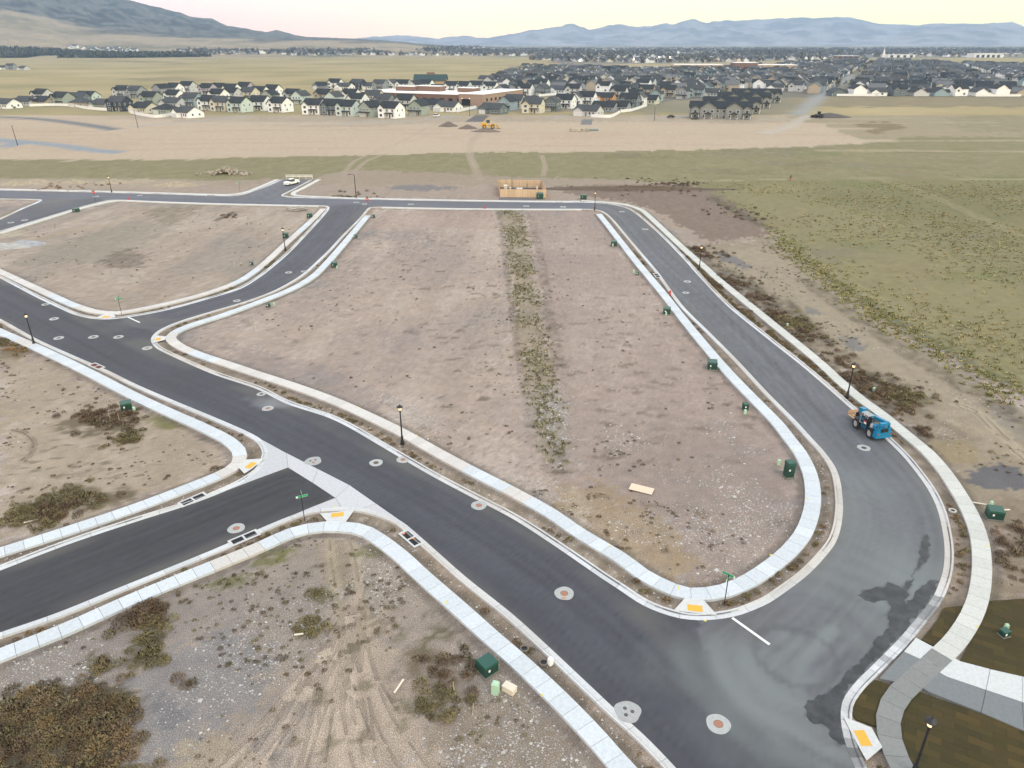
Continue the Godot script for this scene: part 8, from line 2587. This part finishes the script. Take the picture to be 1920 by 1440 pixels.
func build_tracks() -> void:   # tyre ruts pressed into the soil, as thin ribbons that follow the ground
	var mb := MB.new()
	var runs := []
	for k in 64:
		var pts := []
		var start := rng.randf_range(0.0, 0.6)
		var stop := minf(1.0, start + rng.randf_range(0.25, 0.6))
		var spread := rng.randf_range(-0.75, 1.1)
		var x0 := rng.randf_range(-1.1, 1.1)
		for s in 10:
			var t := lerpf(start, stop, s / 9.0)
			pts.append(Vector2(-13.2, -49.66) + Vector2(x0 + spread * t * t * 9.5 + 0.2 * sin(t * 8.0 + k), t * 20.0))
		runs.append([pts, rng.randf_range(0.06, 0.1)])
	for t in [[Vector2(-59.97, -76.85), Vector2(-57.82, -75.93), Vector2(-55.39, -73.64), Vector2(-54.37, -71.22), Vector2(-54.55, -69.83)], [Vector2(-59.84, -77.25), Vector2(-57.74, -76.32), Vector2(-55.09, -73.76), Vector2(-53.93, -70.98), Vector2(-53.92, -69.37)], [Vector2(56.18, -83.98), Vector2(57.9, -81), Vector2(57.27, -75.54), Vector2(56.81, -68.92)], [Vector2(56.9, -84.28), Vector2(58.68, -81.44), Vector2(58.14, -75.93), Vector2(57.68, -69.37)], [Vector2(56.96, -82.91), Vector2(57.46, -85.06), Vector2(60.77, -86), Vector2(63.31, -84.44)], [Vector2(-17.02, -55.61), Vector2(-15.96, -51.78), Vector2(-13.85, -45.78)], [Vector2(-15.18, -55.61), Vector2(-13.79, -51.78), Vector2(-12.11, -45.78)]]:
		runs.append([t, 0.11])
	for r in runs:
		var line := resample(r[0], false, 0.35)
		var sd := sides(line, false)
		for i in line.size() - 1:
			var fade := nb.get_noise_2d(line[i].x * 3.0, line[i].y * 3.0)
			if blocked(line[i]) or fade < -0.28:
				continue
			var w: float = r[1] * (1.0 + 0.5 * fade)
			var y0 := G0.height_at(line[i]) + 0.03
			var y1 := G0.height_at(line[i + 1]) + 0.03
			var soil := G0.colour_at(line[i])
			mb.col = soil * lerpf(0.68, 0.88, clampf(0.5 + fade * 1.5, 0.0, 1.0))
			var a := line[i] + sd[i] * w
			var b := line[i] - sd[i] * w
			var c := line[i + 1] - sd[i + 1] * w
			var d := line[i + 1] + sd[i + 1] * w
			mb.quad(Vector3(a.x, y0, a.y), Vector3(d.x, y1, d.y), Vector3(c.x, y1, c.y), Vector3(b.x, y0, b.y))
	for q in mb.v:
		mb.uv.append(Vector2(q.x, q.z) / 8.0)
	tag(put("tyre_tracks", mb.done(), M.ground, self), "thin dark tyre ruts fanning out over the bare lots", "", "", "structure")

func build_vegetation() -> void:
	var brush := tuft_mesh(330, 0.5, 0.5, 0.095, 41)
	var brush2 := tuft_mesh(150, 0.5, 0.4, 0.15, 42, 0.4)
	var grass := tuft_mesh(34, 0.42, 0.3, 0.3, 43, 1.0)
	# brush: one mass in the near corner, more by the loop road and the weedy lot
	var pl := []
	var tn := []
	var pl2 := []
	var tn2 := []
	var dark := Color(0.135, 0.09, 0.055)
	var olive := Color(0.17, 0.14, 0.065)
	var rustc := Color(0.26, 0.15, 0.06)
	for p in scatter(PackedVector2Array([Vector2(-37.98, -35.57), Vector2(-34.39, -38.12), Vector2(-31.15, -38.51), Vector2(-27.57, -37.93), Vector2(-25.6, -34.63), Vector2(-24.17, -31.47), Vector2(-22.22, -27.67), Vector2(-32.55, -27.67)]), 420):
		p += Vector2(rng.randfn(0.0, 0.8), rng.randfn(0.0, 0.6))
		if blocked(p):
			continue
		(pl if rng.randf() < 0.85 else pl2).append(spot(p, rng.randf_range(0.6, 1.6), 0.85))
		(tn if pl.size() > tn.size() else tn2).append(dark.lerp(olive, rng.randf()).lerp(rustc, 0.35 if rng.randf() < 0.2 else 0.0) * rng.randf_range(0.7, 2.1))
	var patches := [[Vector2(-29.56, -46.09), 2.2, 60, dark], [Vector2(-28.33, -44.29), 1.8, 26, olive], [Vector2(-27.9, -41.5), 2.4, 50, olive], [Vector2(-30.74, -40.71), 0.9, 14, dark], [Vector2(-28.6, -39.59), 2.2, 40, olive], [Vector2(-23.83, -38.94), 1.2, 12, dark], [Vector2(-16.2, -44), 1.6, 22, olive], [Vector2(-16.34, -48.98), 1.4, 22, olive], [Vector2(-49.18, -78.88), 4.0, 130, dark], [Vector2(-52.53, -80.28), 3.0, 60, dark], [Vector2(-44.89, -74.64), 2.5, 50, olive], [Vector2(-46.91, -60.06), 3.6, 90, olive], [Vector2(-43.84, -62.2), 3.6, 90, olive], [Vector2(-44.7, -59.88), 3.0, 60, dark], [Vector2(-42.17, -63.17), 2.0, 40, dark], [Vector2(-74.91, -100.9), 4.0, 70, rustc], [Vector2(-78.24, -105.19), 2.5, 40, olive], [Vector2(-31.04, -67.28), 1.5, 20, dark], [Vector2(-4.35, -40.2), 3.0, 40, dark], [Vector2(-5.23, -36.82), 2.5, 30, olive], [Vector2(41.56, -135.57), 6.0, 160, dark], [Vector2(42.9, -155.76), 4.5, 80, dark], [Vector2(40.75, -161.65), 3.5, 60, dark], [Vector2(43.48, -117.38), 5.0, 110, dark], [Vector2(45.77, -113.48), 5.0, 110, olive], [Vector2(46.64, -108.61), 4.0, 80, dark], [Vector2(44.27, -125.91), 3.5, 60, dark], [Vector2(46.23, -96.89), 4.5, 110, dark], [Vector2(47.7, -91.36), 4.0, 100, dark], [Vector2(49.42, -87.13), 4.5, 130, dark], [Vector2(51.46, -85.53), 4.0, 110, olive], [Vector2(48.93, -81.73), 2.4, 50, dark], [Vector2(48.66, -75.93), 2.2, 46, dark], [Vector2(47.79, -72.65), 0.9, 12, dark], [Vector2(45.32, -53.27), 4.0, 60, dark], [Vector2(47.3, -57.27), 3.0, 30, dark], [Vector2(47.4, -236.43), 22.0, 150, dark], [Vector2(61.94, -198.26), 12.0, 60, dark], [Vector2(57.33, -243.15), 8.0, 50, dark], [Vector2(-49.41, -221.47), 10.0, 60, olive], [Vector2(-143.89, -236.43), 14.0, 60, rustc], [Vector2(-75.18, -194.92), 4.0, 30, dark]]
	for e in patches:
		for k in e[2]:
			var c: Vector2 = e[0]
			var p := c + Vector2(rng.randfn(0.0, 0.45), rng.randfn(0.0, 0.4)) * float(e[1])
			if blocked(p) or nb.get_noise_2d(p.x * 1.1, p.y * 1.1 - 60.0) + rng.randf_range(-0.4, 0.4) < -0.1:
				continue
			var col: Color = e[3] * 1.5
			if rng.randf() < 0.65:
				pl.append(spot(p, rng.randf_range(0.5, 1.25)))
				tn.append(col * rng.randf_range(0.7, 1.4))
			else:
				pl2.append(spot(p, rng.randf_range(0.5, 1.2)))
				tn2.append(col.lerp(Color(0.24, 0.2, 0.1), 0.4) * rng.randf_range(0.8, 1.3))
	# weeds in the strips along the kerbs
	var inside := {A = -1.0, B = -1.0, G = -1.0, E = 1.0, F = 1.0}
	for k in inside:
		var line := shifted(kerbs[k], k == "A", 1.45 * float(inside[k]))
		for p in line:
			if p.length() > 170.0:
				continue
			var dens := nb.get_noise_2d(p.x * 0.7 + 40.0, p.y * 0.7)
			var many := 5 if k == "G" and p.y < -76.0 else (2 if dens > 0.2 else (1 if dens > 0.0 else 0))
			if dens < -0.25:
				continue
			for i in many:
				var q := p + Vector2(rng.randfn(0.0, 0.3), rng.randfn(0.0, 0.3))
				if blocked(q):
					continue
				pl2.append(spot(q, rng.randf_range(0.25, 0.75)))
				tn2.append(Color(0.30, 0.19, 0.085).lerp(Color(0.24, 0.21, 0.09), rng.randf()) * rng.randf_range(0.7, 1.25))
	# thin weeds over the lots
	for z in [[[Vector2(-52, -105.19), Vector2(-4.32, -198.26), Vector2(23.05, -198.26), Vector2(26.66, -114.75), Vector2(32.03, -70.06), Vector2(27.87, -59.88), Vector2(16.96, -49.66), Vector2(6.17, -58.12), Vector2(-12.85, -77.51), Vector2(-36.38, -94.98)], 2000], [[Vector2(-138.28, -198.26), Vector2(-53.18, -203.81), Vector2(-49.7, -159.34), Vector2(-57.61, -130.59), Vector2(-70.93, -121.52), Vector2(-105.52, -146.61)], 900], [[Vector2(-79.23, -105.19), Vector2(-36.5, -75.54), Vector2(-31.04, -68.92), Vector2(-47.52, -55.21)], 900], [[Vector2(-38.32, -40.71), Vector2(-28, -48.65), Vector2(-16.01, -56.02), Vector2(-9.26, -50.35), Vector2(5.45, -31.84), Vector2(-32.69, -31.84)], 1300], [[Vector2(40.23, -159.34), Vector2(61.93, -171.53), Vector2(65.29, -83.22), Vector2(43.15, -48.32), Vector2(40.45, -48.32), Vector2(47.34, -60.79), Vector2(48.5, -94.98)], 2200]]:
		for p in scatter(PackedVector2Array(z[0]), z[1]):
			if blocked(p) or nb.get_noise_2d(p.x * 0.6, p.y * 0.6 + 77.0) + rng.randf_range(-0.3, 0.1) < 0.08:
				continue
			pl2.append(spot(p, 0.1 + 0.4 * pow(rng.randf(), 2.2)))
			tn2.append(dark.lerp(Color(0.26, 0.22, 0.12), rng.randf()) * rng.randf_range(1.0, 1.7))
	# small dark weeds in drifts
	for e in [[Vector2(-26.03, -159.34), 7.0, 90], [Vector2(-25.19, -139.09), 6.0, 80], [Vector2(-25.98, -125.91), 6.0, 60], [Vector2(-30.21, -114.75), 5.0, 60], [Vector2(-5.52, -132.21), 4.0, 70], [Vector2(-3.92, -112.23), 4.0, 60], [Vector2(-7.1, -159.34), 5.0, 60], [Vector2(6.74, -125.91), 3.0, 50], [Vector2(7.46, -93.14), 3.5, 50], [Vector2(13.33, -114.75), 5.0, 50], [Vector2(5.38, -61.73), 2.6, 90], [Vector2(7.16, -57.69), 2.6, 90], [Vector2(8.96, -55.61), 2.2, 70], [Vector2(9.25, -67.82), 2.4, 70], [Vector2(13.22, -71.22), 2.4, 60], [Vector2(15.25, -59.88), 1.6, 40], [Vector2(17.48, -51.78), 2.0, 40], [Vector2(20.46, -54.03), 1.6, 30], [Vector2(-6.42, -77.51), 3.0, 50], [Vector2(-2.24, -93.14), 3.0, 60], [Vector2(-16.92, -55.61), 2.0, 70], [Vector2(-10.08, -49.66), 2.4, 70], [Vector2(-11.36, -46.4), 2.4, 50], [Vector2(-18.89, -51.78), 2.2, 70], [Vector2(-65.02, -89.63), 4.0, 60], [Vector2(-42.22, -67.82), 3.5, 70], [Vector2(-37.37, -70.06), 3.0, 50], [Vector2(-82.18, -150.65), 5.0, 70], [Vector2(-90.75, -198.26), 8.0, 80]]:
		var m: Vector2 = e[0]
		for k in e[2]:
			var p := m + Vector2(rng.randfn(0.0, 1.0), rng.randfn(0.0, 1.0)) * float(e[1])
			if blocked(p) or nb.get_noise_2d(p.x * 2.0, p.y * 2.0 + 9.0) < -0.1:
				continue
			pl2.append(spot(p, 0.12 + 0.45 * rng.randf() * rng.randf(), 0.7))
			tn2.append(dark.lerp(olive, rng.randf()) * rng.randf_range(0.8, 1.5))
	copies("brush", "dark brown tumbleweed brush massed at the near corner and along the loop road", brush, M.leaf, pl, tn)
	copies("dry_weeds", "thin dry weeds over the bare lots and in the planting strips", brush2, M.leaf, pl2, tn2)
	# grasses: the swale and the field
	pl = []
	tn = []
	for p in scatter(PackedVector2Array([Vector2(-3.24, -203.1), Vector2(2.06, -203.1), Vector2(3.74, -168.96), Vector2(3.99, -139.09), Vector2(4.8, -114.75), Vector2(5.52, -93.14), Vector2(6.12, -78.88), Vector2(5.92, -69.83), Vector2(4.79, -68.7), Vector2(3.35, -74.26), Vector2(2.38, -86.32), Vector2(1.46, -103), Vector2(0.58, -125.91), Vector2(-0.71, -159.34)]), 2600):
		p += Vector2(rng.randfn(0.0, 0.7), rng.randfn(0.0, 0.7))
		if nb.get_noise_2d(p.x * 1.3, p.y * 0.8) + rng.randf_range(-0.35, 0.35) < -0.02:
			continue
		pl.append(spot(p, rng.randf_range(0.25, 0.75)))
		tn.append(Color(0.42, 0.37, 0.25).lerp(Color(0.25, 0.25, 0.12), rng.randf() * rng.randf()) * rng.randf_range(0.8, 1.4))
	for p0 in scatter(PackedVector2Array([Vector2(67.75, -243.15), Vector2(93.81, -243.15), Vector2(166.77, -243.15), Vector2(141.05, -185.51), Vector2(73.98, -87.95), Vector2(68.45, -90.48), Vector2(64.37, -123.53), Vector2(63.14, -164.02)]), 9000):
		var p: Vector2 = p0 + Vector2(rng.randfn(0.0, 4.0), rng.randfn(0.0, 6.0))
		var d := nb.get_noise_2d(p.x * 0.22, p.y * 0.22)
		if d + rng.randf_range(-0.5, 0.5) < 0.12:
			continue
		pl.append(spot(p, rng.randf_range(0.35, 1.1), 0.6))
		tn.append(Color(0.54, 0.44, 0.24).lerp(Color(0.33, 0.32, 0.15), rng.randf()) * rng.randf_range(0.9, 1.3))
	for p in scatter(PackedVector2Array([Vector2(65.1, -185.51), Vector2(62.96, -139.09), Vector2(65.04, -109.79), Vector2(67.77, -87.13), Vector2(64.81, -82.47), Vector2(60.42, -114.75), Vector2(60, -154.88)]), 1100):
		p += Vector2(rng.randfn(0.0, 1.6), rng.randfn(0.0, 3.0))
		pl.append(spot(p, rng.randf_range(0.4, 1.1), 0.6))
		tn.append(Color(0.27, 0.28, 0.10).lerp(Color(0.46, 0.38, 0.18), rng.randf()) * rng.randf_range(0.8, 1.4))
	copies("grass", "olive and straw coloured grass tufts of the field and the swale", grass, M.leaf, pl, tn)
	# stones
	var st := []
	var stt := []
	for z in [[[Vector2(-38.32, -40.71), Vector2(-28, -48.65), Vector2(-19.8, -55.21), Vector2(-13.86, -55.21), Vector2(-9.21, -50.01), Vector2(-1.2, -40.71), Vector2(5.45, -31.84), Vector2(6.43, -28.98), Vector2(-30.88, -28.98)], 26000, 0.05, 0.02], [[Vector2(12.92, -83.22), Vector2(25.16, -83.22), Vector2(30.45, -68.92), Vector2(28.4, -59.88), Vector2(19.81, -50.01), Vector2(14.98, -48.98), Vector2(7.36, -59.88)], 16000, 0.06, 0.08], [[Vector2(-46.22, -105.19), Vector2(-25.77, -94.98), Vector2(-13.03, -78.88), Vector2(0, -65.69), Vector2(7.2, -58.12), Vector2(5.93, -70.06), Vector2(1.19, -70.06), Vector2(-18.78, -89.63), Vector2(-37.3, -103)], 5000, 0.055, 0.05], [[Vector2(2.17, -89.63), Vector2(6.14, -89.63), Vector2(6.55, -77.51), Vector2(6.09, -68.92), Vector2(4.07, -68.37)], 2400, 0.07, -0.3], [[Vector2(-79.23, -105.19), Vector2(-36.5, -75.54), Vector2(-31.04, -68.92), Vector2(-47.52, -55.21)], 2600, 0.05, 0.12], [[Vector2(-30.79, -125.91), Vector2(-4.07, -185.51), Vector2(23.07, -164.02), Vector2(28.06, -105.19), Vector2(19.16, -80.28), Vector2(-4.47, -93.14)], 5000, 0.06, 0.1], [[Vector2(44.57, -105.19), Vector2(48.34, -86.32), Vector2(50.48, -59.88), Vector2(61.67, -77.51), Vector2(60.01, -103)], 2500, 0.07, 0.1]]:
		for p in scatter(PackedVector2Array(z[0]), z[1]):
			if blocked(p) or nb.get_noise_2d(p.x * 0.55, p.y * 0.55 + 300.0) + rng.randf_range(-0.22, 0.22) < float(z[3]) + 0.1:
				continue
			var s: float = 0.62 * z[2] * exp(absf(rng.randfn(0.0, 0.5)))
			p += Vector2(rng.randfn(0.0, 0.8), rng.randfn(0.0, 0.8))
			if blocked(p):
				continue
			st.append(spot(p, s, 0.9))
			var k := rng.randf_range(0.16, 0.5)
			stt.append(Color(k, k * 0.97, k * rng.randf_range(0.86, 1.0)))
	for k in ["A", "F", "E"]:
		for p in shifted(kerbs[k], k == "A", 1.4 * float(inside[k])):
			if p.length() < 95.0:
				for i in 3:
					var q := p + Vector2(rng.randfn(0.0, 0.35), rng.randfn(0.0, 0.35))
					if not blocked(q):
						st.append(spot(q, rng.randf_range(0.04, 0.1), 0.9))
						var kk := rng.randf_range(0.22, 0.5)
						stt.append(Color(kk, kk * 0.97, kk * 0.93))
	copies("stones", "pale loose stones strewn over the lots", stone_mesh(3), M.leaf, st, stt)
